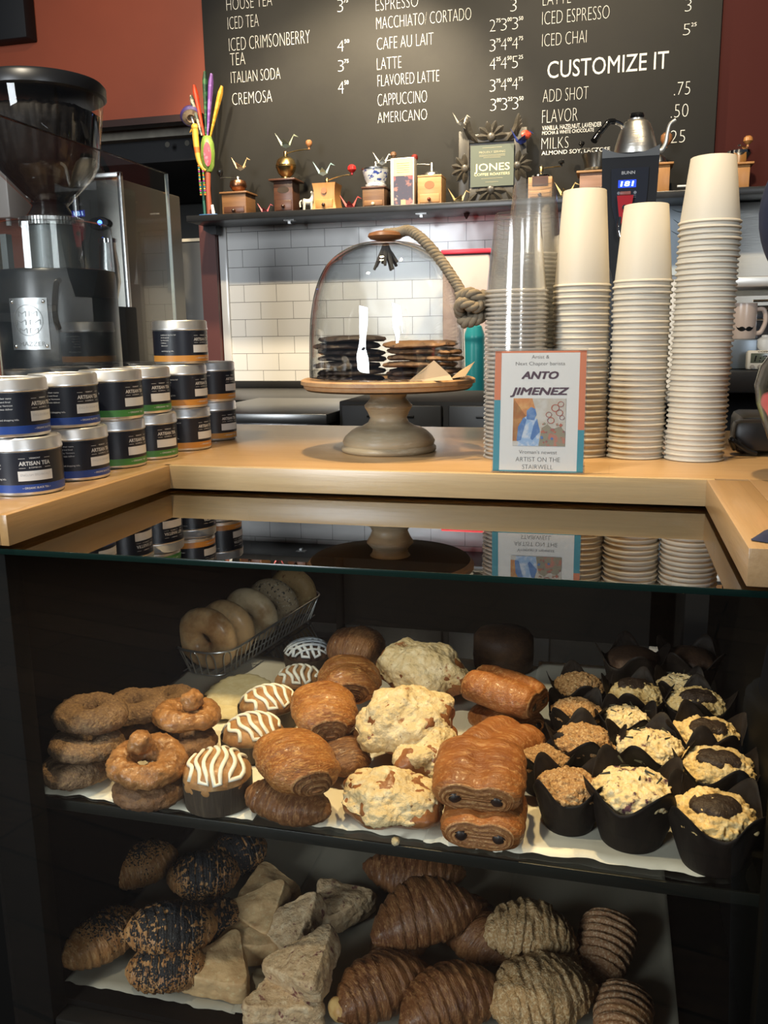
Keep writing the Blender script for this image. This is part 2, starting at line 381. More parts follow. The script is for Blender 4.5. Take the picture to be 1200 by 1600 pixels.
for s, g in (('.75', (0.1853, 2.2676, 0.0573, 0.0519)), ('.50', (0.1776, 2.1889, 0.0623, 0.0524)), ('.25', (0.1682, 2.0981, 0.065, 0.0507))):
    bm = B(); text(bm, s, g[0], g[1], g[3], g[2], fn=face, bold=-.026); mk('menu_price', bm, chalk, board, 0)
mk.recalc = True

# ------------------------------------------------------------------ kitchen seen at the left, behind the guard
hood = thing('kitchen_hood', 'dark range hood band with a pale label strip under the red bulkhead', 'hood', (0, 0, 0))
hz0, hz1 = 2.1949, 2.3163
mk('hood_body', box(B(), (-2.75, 3.9, hz0), (-1.80, 5.1, hz1), .004), BLACKM, hood)
bm = B(); box(bm, (-2.75, 3.84, 2.2915), (-1.80, 3.9, 2.3376))
mk('label_strip', bm, M('aged_cream_card', (.30, .27, .21), .6, var=((4, (.2, .18, .14), .45, .6, (1, 1, 1)),)), hood, 0)
for px in (-2.0005, -1.9020):
    bm = B(); lathe(bm, [(0, 0), (.012, 0), (.012, .002), (0, .002)], 20, T3(px, 3.839, hz1 - .06) @ FR)
    mk('stamp', bm, M('faded_ink', (.10, .09, .07), .7), hood)
fr = thing('steel_refrigerator', 'tall grey stainless refrigerator beside the maroon jamb', 'refrigerator', (0, 0, 0))
fx0, fx1 = -2.0524, -1.8244
fz = 1.8514
mk('cabinet', box(B(), (fx0, 3.97, 0), (fx1, 4.7, fz), .006), DSTEEL, fr)
mk('door', box(B(), (fx0 + .006, 3.95, .1), (fx1, 3.972, fz - .012), .004), M('fridge_grey_steel', (.17, .17, .165), .42, .8), fr)
mk('top_edge', box(B(), (fx0, 3.945, fz - .01), (fx1, 3.975, fz + .004)), M('pale_edge', (.55, .5, .4), .4), fr)
mk('handle', box(B(), (fx0 + .01, 3.90, 1.1), (fx0 + .03, 3.945, fz - .05), .008), STEEL, fr)
# stainless coffee brewer with lit switch
bw = thing('coffee_brewer', 'tall stainless brewer with a blue lit oval switch behind the guard glass', 'coffee brewer', (0, 0, 0))
by = 2.55
X0, X1 = -1.6621, -1.4863; Z1 = 1.8995
mk('body', box(B(), (X0 + .015, by, .9), (X1 - .015, by + .4, Z1 - .015), .006), M('brewer_steel', (.16, .155, .14), .35, .9), bw)
bm = B()
for a, b in (((X0, Z1 - .014), (X1, Z1)), ((X0, .9), (X0 + .014, Z1)), ((X1 - .014, .9), (X1, Z1))): box(bm, (a[0], by - .015, a[1]), (b[0], by, b[1]), .002)
mk('front_frame', bm, STEEL, bw)
bm = B(); c = Vector((-1.5751, 2.54, 1.7517)); lathe(bm, [(0, -.008), (.036, -.008), (.04, 0), (.036, .008), (0, .008)], 32, T3(*c) @ SCL(1, 1, .48) @ FR)
sw = mk('switch_panel', bm, BLACK, bw)
bm = B(); ico(bm, .0075, 2, T3(c.x + .008, c.y - .009, c.z + .001)); mk('switch_light', bm, M('blue_led', (.02, .05, .9), .3, emit=((.05, .16, 1.), 9)), sw)
mk('stand', box(B(), (X0 - .3, by - .1, 0), (X1 + .2, by + .45, .9), .004), BLACKM, bw)
# steel thermal server
ap = (-1.434, 2.35, 1.4884); ar = 0.0278
sv = thing('thermal_server', 'slim stainless thermal server standing in front of the steel brewer', 'coffee server', (ap[0], ap[1], 0))
zt = 1.6760; zb = ap[2]
bm = B(); lathe(bm, [(0, zb), (ar * .55, zb), (ar * .62, zb + .02), (ar * 1.05, zb + .07), (ar, zb + .12), (ar * .8, zt - .02), (ar * .8, zt - .005), (0, zt - .005)], 32); mk('body', bm, STEEL, sv)
bm = B(); lathe(bm, [(0, zt - .006), (ar * .95, zt - .006), (ar * .95, zt + .005), (ar * .6, zt + .009), (0, zt + .009)], 32); mk('lid', bm, CHROME, sv)
mk('foot', box(B(), (-.05, -.05, 0), (.05, .05, zb), .004), BLACKM, sv)
# pale wall dispenser at far left
d0 = (-2.8452, 3.6, 2.199); d1 = (-2.686, 3.6, 1.9419)
ds = thing('towel_dispenser', 'pale wall dispenser at the left edge on the red wall', 'dispenser', (0, 0, 0))
mk('housing', box(B(), (d0[0], 3.6, d1[2]), (d1[0], WY + .03, d0[2] + .05), .01), M('pale_plastic', (.62, .56, .52), .4), ds)
bm = B(); tube(bm, [(d1[0] - .04, 3.64, d1[2] - .03), (d1[0] - .04, 3.64, d1[2] + .01)], .012, 12); mk('spout', bm, WHITE, ds)
# beige post by the frame edge and steel pipe behind the hopper
struct('trim_4', box(B(), (-1.55, 1.98, 0), (-1.5295, 2.05, 1.6365), .003), M('beige_laminate', (.42, .38, .27), .5))
pp = thing('pipe_frame', 'pale square pipe frame standing behind the coffee hopper', 'frame', (0, 0, 0))
p0 = (-1.6179, 2.3, 1.879); p1 = (-1.6307, 2.3, 1.6635); p2 = (-1.57, 2.3, 1.8762)
bm = B(); box(bm, (p0[0] - .012, 2.29, .9), (p0[0] + .012, 2.31, p0[2]), .002); box(bm, (p0[0] - .012, 2.29, p0[2] - .02), (p2[0], 2.31, p0[2]), .002); mk('upright', bm, M('pale_enamel', (.55, .52, .45), .4), pp)
bm = B(); box(bm, (p0[0] - .02, 2.27, p0[2] - .085), (p0[0] + .025, 2.32, p0[2] - .06), .004); mk('clamp', bm, WHITE, pp)
mk('foot', box(B(), (p0[0] - .05, 2.25, 0), (p2[0] + .05, 2.35, .9), .004), BLACKM, pp)
# small equipment box in the top left corner
eb = tag(mk('wall_speaker', box(B(), (-2.8371, 3.69, 2.7154), (-2.5806, WY + .0295, 3.2), .006), BLACKM), 'black speaker box hung high at the top left corner of the red wall', 'speaker')

# back counter under the tile
bc = thing('back_counter', 'low black back counter with a steel ledge under the white tile', 'counter', (0, 0, 0))
cz = 1.1673
mk('base_cabinet', box(B(), (-1.70, 3.05, 0), (1.5, WY - .002, cz - .03), .004), BLACKM, bc)
mk('worktop', box(B(), (-1.72, 3.0, cz - .03), (1.6, WY - .002, cz), .003), BLACK, bc)
mk('splash_strip', box(B(), (-1.70, WY - .03, cz), (-.6, WY - .002, cz + .03), .003), BLACKM, bc)
lz = 1.1773
uc = thing('undercounter_fridge', 'black undercounter fridge with a brushed steel top behind the cake stand', 'fridge', (0, 0, 0))
ux1 = -0.7901
mk('cabinet', box(B(), (-1.24, 2.42, 0), (ux1, 2.95, lz - .06), .004), BLACKM, uc)
mk('top', box(B(), (-1.25, 2.38, lz - .03), (ux1, 2.98, lz), .004), M('dark_brushed_steel', (.16, .16, .155), .3, .9), uc)
mk('rail', box(B(), (-1.25, 2.39, lz - .055), (ux1, 2.41, lz - .032), .003), STEEL, uc)
mk('ledge_plate', box(B(), (-0.7894, 2.5, lz), (ux1, 2.7, lz + .004), .001), M('pale_steel', (.5, .5, .47), .3, .8), uc)
kb = thing('base_cabinet', 'black cabinet with a flat drawer front right of the cake stand foot', 'cabinet', (0, 0, 0))
kx0, kx1 = ux1 + .01, .13
mk('carcass', box(B(), (kx0, 2.47, 0), (kx1, 2.96, lz + .03), .004), BLACKM, kb)
for i in range(2):
    a = kx0 + i * .32 + .01; dr = mk('drawer', box(B(), (a, 2.455, .9), (a + .30, 2.47, lz + .02), .004), M('black_front', (.02, .02, .021), .4), kb)
    mk('drawer_pull', box(B(), (a + .08, 2.45, lz - .015), (a + .22, 2.457, lz - .009), .001), BLACK, dr)

# ------------------------------------------------------------------ oak counter and the glass display case
def oak(name, ax, base=(.385, .25, .125), dark=(.295, .18, .08), bw=1.3, bh=.085):
    m, nt, b = tree(name)
    tc = N(nt, 'ShaderNodeTexCoord'); sp = N(nt, 'ShaderNodeSeparateXYZ'); nt.links.new(tc.outputs['Object'], sp.inputs[0])
    cb = N(nt, 'ShaderNodeCombineXYZ')
    nt.links.new(sp.outputs[0 if ax == 'x' else 1], cb.inputs[0]); nt.links.new(sp.outputs[1 if ax == 'x' else 0], cb.inputs[1])
    br = N(nt, 'ShaderNodeTexBrick'); nt.links.new(cb.outputs[0], br.inputs['Vector'])
    br.inputs['Scale'].default_value = 1; br.inputs['Brick Width'].default_value = bw; br.inputs['Row Height'].default_value = bh; br.inputs['Mortar Size'].default_value = .0004
    br.inputs['Color1'].default_value = c4(base); br.inputs['Color2'].default_value = c4([.6 * base[i] + .4 * dark[i] for i in range(3)]); br.inputs['Mortar'].default_value = c4(dark)
    st = (1.2, 22, 22) if ax == 'x' else (22, 1.2, 22)
    g = rng(nt, nz(nt, coords(nt, st), 4, 6, .65, .6), .45, .8)
    g2 = rng(nt, nz(nt, coords(nt, tuple(q * 3 for q in st), (3, 3, 3)), 5, 4), .5, .75)
    c = mixc(nt, g, br.outputs['Color'], dark); c = mixc(nt, g2, c, tuple(q * .86 for q in base)); nt.links.new(c, b.inputs['Base Color'])
    b.inputs['Roughness'].default_value = .32; b.inputs['Coat Weight'].default_value = .25; b.inputs['Coat Roughness'].default_value = .2
    bp = N(nt, 'ShaderNodeBump'); bp.inputs['Distance'].default_value = .0003; nt.links.new(nz(nt, coords(nt, st), 8, 3), bp.inputs['Height']); nt.links.new(bp.outputs[0], b.inputs['Normal'])
    return m
OAKX = oak('oak_lengthwise', 'x'); OAKY = oak('oak_crosswise', 'y')
OAKE = oak('oak_edge', 'x', (.50, .37, .20), (.38, .27, .14), 9, .5); OAKEY = oak('oak_side_edge', 'y', (.48, .29, .12), (.36, .21, .08), 9, .5)
CZ, SB = 1.2, 1.1623
XL, XR, YF, YB, YR = -.682, .130, .855, 1.2495, 1.872
ct = thing('oak_counter', 'light oak counter top framing the glass pastry case on three sides', 'counter', (0, 0, 0))
mk('board', box(B(), (-1.35, YB + .012, SB), (.9, YR, CZ), .0015), OAKX, ct)
mk('board', box(B(), (-1.35, YF, SB), (XL - .012, YB + .0115, CZ), .0015), OAKX, ct)
mk('board', box(B(), (XR + .055, YF, SB), (.9, YB + .0115, CZ), .0015), OAKX, ct)
mk('edge_strip', box(B(), (XL - .0115, YB, SB), (XR + .0115, YB + .0118, CZ), .0012), OAKE, ct, label='pale oak edge strip')
mk('edge_strip', box(B(), (XL - .0118, YF, SB), (XL, YB + .0115, CZ), .0012), OAKEY, ct)
mk('edge_strip', box(B(), (XR, YF, SB), (XR + .0548, YB - .0005, CZ), .0012), OAKY, ct)
BK = M('black_case_laminate', (.004, .0038, .0035), .6, spec=.08)
KX0, KX1, GY, RY1 = -.757, .215, .868, 1.70
for nm, a, b, lb in (('cabinet_base', -1.33, KX0 - .004, 'black cabinet base under the left arm of the oak counter'), ('cabinet_base', KX1 + .004, .88, 'black cabinet base under the right arm of the oak counter')):
    t = thing(nm, lb, 'cabinet', (0, 0, 0))
    mk('body', box(B(), (a, .875, .08), (b, YR - .02, SB - .0015), .003), BK, t)
    mk('plinth', box(B(), (a + .01, .92, 0), (b - .01, YR - .06, .08)), BLACKM, t)
case = thing('pastry_case', 'black framed glass pastry display case set into the oak counter', 'display case', (0, 0, 0))
bm = B()
box(bm, (KX0, GY, .06), (KX0 + .02, RY1, 1.150)); box(bm, (KX1 - .02, GY, .06), (KX1, RY1, 1.150))
mk('side_panel', bm, BK, case, 0)
mk('post', box(B(), (KX0, GY - .0005, .06), (-.70, GY + .03, 1.150), .002), BK, case)
mk('post', box(B(), (.172, GY - .0005, .06), (KX1, GY + .03, 1.150), .002), BK, case)
mk('bottom_rail', box(B(), (-.70, GY + .001, .06), (.172, GY + .03, .50), .004), M('black_rail', (.014, .013, .012), .3), case)
mk('rear_header', box(B(), (KX0 + .02, RY1 - .02, .945), (KX1 - .02, RY1, 1.150)), BK, case)
mk('inner_roof', box(B(), (KX0 + .02, 1.275, 1.128), (KX1 - .02, RY1 - .02, 1.150)), BK, case)
mk('deck', box(B(), (KX0 + .02, GY + .03, .47), (KX1 - .02, RY1 - .0, .508)), BK, case)
mk('rear_rail', box(B(), (KX0 + .02, RY1 - .03, .508), (KX1 - .02, RY1, .56)), BK, case)
GL = GLASS('clear_pane', (.965, .975, .96), 0, 1.5, boost=1.0)
GEDGE = M('green_glass_edge', (.004, .014, .011), .15)
mk('front_glass', box(B(), (KX0, GY - .006, .07), (KX1, GY - .0006, 1.1503)), GL, case, 0)
mk('top_glass', box(B(), (KX0, GY - .006, 1.1506), (KX1, 1.30, 1.1572)), GL, case, 0)
mk('glass_edge', box(B(), (KX0, GY - .0078, 1.1503), (KX1, GY - .0061, 1.1574), .0005), GEDGE, case, label='dark green polished glass edge')
mk('glass_shelf', box(B(), (KX0 + .021, .918, .7935), (KX1 - .021, RY1 - .022, .8), 0), GL, case, 0)
mk('shelf_edge', box(B(), (KX0 + .021, .914, .785), (KX1 - .021, .9179, .8002), .0008), M('dark_shelf_edge', (.010, .011, .009), .35), case)
bm = B(); box(bm, (KX0 + .0205, .93, .775), (KX0 + .035, 1.62, .7932)); box(bm, (KX1 - .035, .93, .775), (KX1 - .0205, 1.62, .7932)); mk('shelf_rail', bm, BK, case, 0)

# parchment sheets
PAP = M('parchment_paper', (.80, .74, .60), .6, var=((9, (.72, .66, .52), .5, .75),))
PAP_DIM = M('shade_greyed_parchment', (.29, .265, .21), .6, var=((9, (.24, .22, .17), .5, .75),))  # grey-brown parchment, its colour darkened further for the shaded lower shelf
def sheet(label, x0, x1, y0, y1, z, seed, mat, curl=0., wav=.006, group=None, fr=None):
    bm = B(); nx, ny = 40, 30; V = []
    for i in range(nx + 1):
        r = []
        for j in range(ny + 1):
            u, v = i / nx, j / ny
            yf = y0 + wav * (noise.noise(Vector((u * 7 + seed, seed, 0))) + .6 * noise.noise(Vector((u * 17 + seed, seed, 2))))
            if fr: yf += fr(u)
            x = x0 + (x1 - x0) * u; y = yf + (y1 - yf) * v
            zz = z + max(0, .0012 * noise.noise(Vector((x * 9, y * 9, seed)))) + curl * max(0, (u - .93) / .07) ** 2 * .02 * (1 - v * .5)
            zz += .004 * max(0, noise.noise(Vector((u * 9, seed, 5)))) * max(0, 1 - v * 12)
            r.append(bm.verts.new((x, y, zz)))
        V.append(r)
    for i in range(nx):
        for j in range(ny): bm.faces.new((V[i][j], V[i + 1][j], V[i + 1][j + 1], V[i][j + 1]))
    o = tag(mk('parchment_sheet', bm, mat, None, 180), label, 'paper', group)
    so = o.modifiers.new('thickness', 'SOLIDIFY'); so.thickness = .0002; so.offset = 1; return o
sheet('cream parchment sheet under the doughnuts and iced buns on the upper shelf', -.735, -.42, .924, 1.46, .8010, 1, PAP, 0, .008)
sheet('cream parchment sheet under the brown buns and almond croissants, upper shelf', -.425, -.19, .930, 1.53, .8018, 5, PAP, 0, .006, fr=lambda u: .012 * (1 - min(1, u * 6)))
sheet('cream parchment sheet under the chocolate croissants, upper shelf', -.20, -.105, .926, 1.52, .8026, 9, PAP, 0, .004)
sheet('cream parchment sheet under the paper-cupped muffins, its right corner curled up', -.112, .168, .930, 1.545, .8034, 13, PAP, 1., .006, fr=lambda u: .035 * max(0, (u - .9) / .1) ** 2)
sheet('shade-greyed parchment sheet under the poppy seed rolls on the lower shelf', -.72, -.46, .924, 1.42, .5088, 21, PAP_DIM)
sheet('shade-greyed parchment sheet under the scones and plain croissants on the lower shelf', -.466, -.12, .926, 1.55, .5096, 25, PAP_DIM)
sheet('shade-greyed parchment sheet under the nut-coated and sugared pastries on the lower shelf', -.13, .115, .926, 1.55, .5104, 29, PAP_DIM, .3)

# ------------------------------------------------------------------ things standing on the wall shelf
SZ = SHZ
def mill_box(t, w, d, h, wood, top_over=.008, base_over=.004, curved=0., drawer=True, knob=None, dmat=None, emblem=None, roof=None):
    bm = B()
    if curved:
        n = 8; rings = []
        for i in range(n + 1):
            s = 1 + curved * (abs(i / n - .55) * 2) ** 2; z = .004 + (h - .004) * i / n
            rings.append([bm.verts.new((x * s * w / 2, y * s * d / 2, z)) for x, y in ((-1, -1), (1, -1), (1, 1), (-1, 1))])
        for a, b in zip(rings, rings[1:]):
            for k in range(4): bm.faces.new((a[k], a[(k + 1) % 4], b[(k + 1) % 4], b[k]))
        bm.faces.new(rings[-1]); bm.faces.new(rings[0][::-1])
    else: box(bm, (-w / 2, -d / 2, .004), (w / 2, d / 2, h), .0015)
    mk('mill_box', bm, wood, t, 30)
    mk('base_plate', box(B(), (-w / 2 - base_over, -d / 2 - base_over, 0), (w / 2 + base_over, d / 2 + base_over, .006), .0015), roof or wood, t)
    if top_over: mk('top_plate', box(B(), (-w / 2 - top_over, -d / 2 - top_over, h), (w / 2 + top_over, d / 2 + top_over, h + .008), .002), roof or wood, t)
    s = 1 + (curved * .7 if curved else 0)
    if drawer:
        dr = mk('drawer', box(B(), (-w * .42, -d * s / 2 - .003, .010), (w * .42, -d / 2 + .01, h * .40), .0015), dmat or wood, t)
        bm = B(); ico(bm, .0075, 2, T3(0, -d * s / 2 - .010, h * .2)); tube(bm, [(0, -d * s / 2 - .002, h * .2), (0, -d * s / 2 - .008, h * .2)], .003, 8)
        mk('drawer_knob', bm, knob or M('dark_knob', (.03, .012, .008), .25), dr)
    if emblem:
        bm = B(); lathe(bm, [(0, 0), (1, 0), (1, .0015), (0, .0015)], 24, T3(0, -d * s / 2 + .0008, h * .72) @ FR @ SCL(emblem[0], emblem[1], 1)); mk('emblem', bm, emblem[2], t)
def crank(t, z, length, ang, up, rod, knobmat, kr=.014, kup=.022, hub=.008, pear=False):
    dx, dy = cos(ang), sin(ang); bm = B()
    pts = spl([(0, 0, z), (dx * length * .35, dy * length * .35, z + up * .6), (dx * length * .75, dy * length * .75, z + up), (dx * length, dy * length, z + up)], 5)
    tube(bm, pts, .0036, 8, squash=.6); lathe(bm, [(0, z - .012), (hub, z - .012), (hub, z + .006), (hub * .6, z + .010), (0, z + .011)], 14)
    c = mk('crank', bm, rod, t)
    bm = B(); e = (dx * length, dy * length, z + up)
    prof = [(0, 0), (.004, 0), (.0045, .008), (kr * .6, .012), (kr, kup), (kr * .9, kup + kr * .7), (kr * .5, kup + kr * 1.05), (0, kup + kr * 1.12)]
    lathe(bm, prof, 18, T3(*e)); mk('crank_knob', bm, knobmat, c)
def bowl(t, z, r, h, mat, dome=False, name='hopper_bowl'):
    bm = B()
    if dome: prof = [(r * 1.05, z), (r, z + h * .15), (r * .93, z + h * .55), (r * .6, z + h * .9), (r * .25, z + h), (0, z + h)]
    else: prof = [(0, z), (r * .55, z), (r * .5, z + h * .08), (r * .75, z + h * .22), (r, z + h * .55), (r * .95, z + h * .82), (r * .86, z + h), (r * .80, z + h), (r * .8, z + h * .8), (0, z + h * .75)]
    return mk(name, lathe_(bm, prof), mat, t)
def lathe_(bm, prof, seg=28): lathe(bm, prof, seg); return bm
W1 = M('mid_brown_wood', (.20, .10, .04), .4, var=((6, (.13, .06, .024), .4, .7, (1, 1, 8)),))
W2 = M('dark_brown_mill_wood', (.085, .035, .018), .35, var=((6, (.05, .02, .012), .4, .7, (1, 1, 8)),))
W3 = M('honey_beech_wood', (.46, .225, .07), .38, var=((7, (.38, .175, .05), .4, .7, (8, 8, 1)),))
W4 = M('walnut_mill_wood', (.16, .085, .04), .42, var=((7, (.10, .05, .025), .4, .7, (1, 1, 8)),))
W5 = M('pale_beech_wood', (.40, .225, .095), .4, var=((7, (.33, .175, .065), .4, .7, (1, 1, 8)),))
W6 = M('pinkish_beech_wood', (.36, .20, .13), .4, var=((7, (.3, .16, .1), .4, .7, (1, 1, 8)),))
REDK = M('red_lacquer', (.55, .02, .02), .2); BLK = M('black_lacquer', (.01, .01, .01), .12); WK = M('turned_wood_knob', (.34, .15, .06), .3); DKR = M('dark_red_knob', (.16, .02, .015), .25)
def at(p, dy=0.): return (p[0], p[1] + dy, SZ)
# mill, copper bowl
t = thing('coffee_mill', 'square brown wooden coffee mill with a copper bowl and black crank knob', 'coffee mill', at((-1.5596, 3.6, 1.9175)), 0)
mill_box(t, 0.1079, .105, 0.0853, W1, dmat=W2, roof=W1)
h0 = 0.0903
bowl(t, h0 + .006, .036, .046, COPPER); crank(t, h0 + .062, .085, pi * .96, .008, STEEL, BLK, .013, .024)
# mill, tall dark with brass globe
t = thing('coffee_mill', 'tall dark wooden coffee mill with a brass globe hopper', 'coffee mill', at((-1.3429, 3.6, 1.9177)), 0)
mill_box(t, 0.0828, .085, 0.1254, W2, top_over=.016, base_over=.012, emblem=(.026, .013, M('bronze_plate', (.06, .04, .025), .4, .8)))
h0 = 0.1304
bm = B(); lathe(bm, [(0, h0 + .006), (.02, h0 + .006), (.018, h0 + .016), (.033, h0 + .03), (.043, h0 + .055), (.041, h0 + .058), (.043, h0 + .061), (.036, h0 + .082), (.02, h0 + .094), (0, h0 + .097)], 28); mk('hopper_globe', bm, BRASS, t)
crank(t, h0 + .108, .10, .12, .012, BRASS, WK, .014, .022)
# honey beech mill with red knob
t = thing('coffee_mill', 'honey beech coffee mill with waisted sides and a bright red crank knob', 'coffee mill', at((-1.1658, 3.6, 1.9169)), 0)
mill_box(t, 0.0878, .085, 0.1079, W3, top_over=0, curved=.16, drawer=True, base_over=.002, emblem=(.012, .012, M('brown_badge', (.3, .13, .05), .4)))
crank(t, 0.1229, .105, .1, .018, BRASS, REDK, .018, .02)
# porcelain mill
t = thing('coffee_mill', 'small brown coffee mill topped with a blue and white porcelain bowl', 'coffee mill', at((-0.9577, 3.6, 1.917)), 0)
mill_box(t, 0.0903, .09, 0.0753, W4, top_over=.004, base_over=.012, dmat=W1, knob=M('ivory_knob', (.6, .5, .35), .3), roof=W2)
h0 = 0.0803
DELFT = M('blue_painted_porcelain', (.72, .74, .74), .12, var=((38, (.05, .09, .36), .56, .62, (1, 1, 1.3), 2),), coat=.5)
bm = B(); lathe(bm, [(0, h0 + .006), (.042, h0 + .006), (.044, h0 + .014), (.036, h0 + .018), (.045, h0 + .034), (.054, h0 + .066), (.056, h0 + .072), (.050, h0 + .073), (.046, h0 + .05), (0, h0 + .045)], 32); mk('porcelain_bowl', bm, DELFT, t)
bm = B(); lathe(bm, [(.057, h0 + .070), (.058, h0 + .076), (.03, h0 + .082), (0, h0 + .083)], 32); mk('steel_cap', bm, STEEL, t)
crank(t, h0 + .095, .072, .15, .012, STEEL, M('brown_knob', (.12, .06, .03), .3), .013, .018)
# coffee gift bag
p = (-0.8379, 3.58, 1.9111)
t = thing('coffee_bag', 'tall printed coffee bag with a cream label between two mills', 'coffee bag', at(p), 0)
bwid, bh = 0.0973, 0.1846
mk('bag_body', box(B(), (-bwid / 2, -.025, 0), (bwid / 2, .03, bh), .004), M('silver_bag', (.62, .58, .5), .35, .3), t)
mk('photo_panel', box(B(), (-bwid * .36, -.0265, .004), (bwid * .44, -.0252, bh * .63)), M('cup_photo_print', (.035, .025, .04), .35, var=((28, (.30, .12, .09), .52, .6), (16, (.55, .42, .34), .62, .68), (22, (.35, .05, .05), .6, .66))), t, 0)
mk('cream_label', box(B(), (-bwid * .36, -.0268, bh * .63), (bwid * .44, -.0252, bh * .985)), M('cream_label_card', (.62, .46, .25), .5), t, 0)
bm = B()
for k in range(5): box(bm, (-bwid * .22, -.0275, bh * (.70 + .045 * k)), (bwid * .3, -.0267, bh * (.708 + .045 * k)))
mk('label_rule', bm, M('tan_ink', (.42, .28, .13), .6), t, 0)
mk('sticker', box(B(), (-bwid * .06, -.0275, .002), (bwid * .14, -.0262, .026)), M('peach_sticker', (.6, .34, .2), .5), t, 0)
# pale mill with dome
t = thing('coffee_mill', 'pale square coffee mill with a pewter dome and dark red crank knob', 'coffee mill', at((-0.7266, 3.6, 1.9156)), 0)
mill_box(t, 0.0953, .10, 0.1054, W5, top_over=.001, base_over=.003, emblem=(.020, .015, M('brown_stamp', (.25, .11, .04), .5)), knob=M('red_brown_knob', (.13, .03, .015), .2))
h0 = 0.1104
bowl(t, h0 + .004, .033, .02, STEEL, True, 'dome'); bm = B(); lathe(bm, [(0, h0 + .02), (.009, h0 + .02), (.006, h0 + .05), (0, h0 + .056)], 14); mk('spindle', bm, STEEL, t)
crank(t, h0 + .048, .072, pi * .97, .006, STEEL, DKR, .014, .024)
# mill behind the clear cups
t = thing('coffee_mill', 'little wooden coffee mill with a bright chrome cap above the clear plastic cups', 'coffee mill', at((-0.2961, 3.6, 1.9159)), 0)
mill_box(t, 0.0903, .09, 0.0828, W5, top_over=0, drawer=True)
mk('dark_face', box(B(), (-.03, -.047, .05), (.03, -.0452, .085)), W2, t)
h0 = 0.0828; bowl(t, h0, .042, .018, CHROME, True, 'chrome_cap'); bm = B(); lathe(bm, [(0, h0 + .01), (.008, h0 + .01), (.005, h0 + .045), (0, h0 + .05)], 14); mk('spindle', bm, CHROME, t)
crank(t, h0 + .036, .075, .1, .006, BRASS, BLK, .012, .012)
# pinkish mill left of the hot water tower
t = thing('coffee_mill', 'pinkish wooden coffee mill with a steel hopper left of the hot water tower', 'coffee mill', at((-0.0905, 3.6, 1.9148)), 0)
mill_box(t, 0.1154, .11, 0.0853, W6, top_over=.012, dmat=W2, roof=W5)
h0 = 0.0903
bm = B(); lathe(bm, [(0, h0 + .008), (.05, h0 + .008), (.042, h0 + .018), (.046, h0 + .04), (.056, h0 + .068), (.050, h0 + .068), (0, h0 + .03)], 30); mk('steel_hopper', bm, M('brushed_pewter', (.35, .32, .27), .28, 1.), t)
crank(t, h0 + .075, .06, pi * .9, .02, STEEL, BLK, .012, .016)
# mill right of the tower
t = thing('coffee_mill', 'orange toned coffee mill with a round wooden knob right of the hot water tower', 'coffee mill', at((0.1342, 3.6, 1.9148)), 0)
mill_box(t, 0.0853, .085, 0.1003, W3, top_over=.012, drawer=False, base_over=.0)
h0 = 0.1104; bowl(t, h0 + .004, .03, .03, STEEL, True, 'dome')
crank(t, h0 + .045, .028, .3, .012, STEEL, WK, .022, .03)
# mill behind the tallest cups
t = thing('coffee_mill', 'pale wooden coffee mill with a shiny chrome top behind the tallest cup stack', 'coffee mill', at((0.4183, 3.6, 1.9113)), 0)
mill_box(t, 0.0702, .08, 0.0853, W3, top_over=.012, drawer=False, base_over=0)
h0 = 0.0928
bm = B(); lathe(bm, [(0, h0), (.02, h0), (.028, h0 + .012), (.046, h0 + .035), (.044, h0 + .045), (.02, h0 + .06), (0, h0 + .066)], 28); mk('chrome_top', bm, CHROME, t)
crank(t, h0 + .06, .028, .2, .0, CHROME, M('amber_wood_knob', (.5, .22, .07), .25), .017, .02)
# white pen lying on the shelf
bm = B(); tube(bm, [(0.2032, 3.53, 1.9101), (0.2455, 3.53, 1.9101)], .004, 8)
o = tag(mk('chalk_pen', bm, WHITE), 'white chalk pen lying on the shelf near the right end', 'pen'); o.location.z += .004

# origami cranes
def crane_mesh(bm):
    def tri(*p): bm.faces.new([bm.verts.new(q) for q in p])
    body = [(0, -.010, .010), (0, .010, .010), (0, 0, .0)]
    tri((-.016, 0, .008), (0, -.009, .012), (0, 0, 0)); tri((-.016, 0, .008), (0, 0, 0), (0, .009, .012)); tri((.016, 0, .008), (0, 0, 0), (0, -.009, .012)); tri((.016, 0, .008), (0, .009, .012), (0, 0, 0)); tri((-.016, 0, .008), (0, .009, .012), (.016, 0, .008), (0, -.009, .012))
    for s in (-1, 1):   # wings
        tri((-.012, s * .004, .010), (.012, s * .004, .010), (.002, s * .036, .020)); tri((-.012, s * .004, .0112), (.002, s * .036, .0212), (.012, s * .004, .0112))
    for a, b in (((-.014, 0, .008), (-.034, 0, .046)), ((.014, 0, .008), (.026, 0, .040))):   # tail and neck
        tri((a[0], -.0035, a[2]), (a[0], .0035, a[2]), b); tri((a[0] + (.007 if a[0] < 0 else -.007), 0, a[2] + .003), (a[0], -.0035, a[2]), b); tri((a[0], .0035, a[2]), (a[0] + (.007 if a[0] < 0 else -.007), 0, a[2] + .003), b)
    tri((.026, -.0015, .040), (.026, .0015, .040), (.040, 0, .031)); tri((.026, -.0015, .040), (.040, 0, .031), (.024, 0, .036)); tri((.026, .0015, .040), (.024, 0, .036), (.040, 0, .031))
    return bm
def crane(p, col, label, rz, s=1., name='paper'):
    o = mk('origami_crane', crane_mesh(B()), M('folded_' + name + '_paper', col, .6), None, 0); o.location = p; o.rotation_euler = (0, 0, rz); o.scale = (s, s, s)
    return tag(o, label, 'paper crane')
crane((-1.5456, 3.6, 2.0784), (.72, .5, .26), 'pale orange origami crane on the copper bowl of the square mill', -.1, 1.25, 'orange')
crane((-1.3394, 3.6, 2.1541), (.36, .40, .28), 'grey green origami crane perched on the brass globe of the tall mill', .1, 1.35, 'sage')
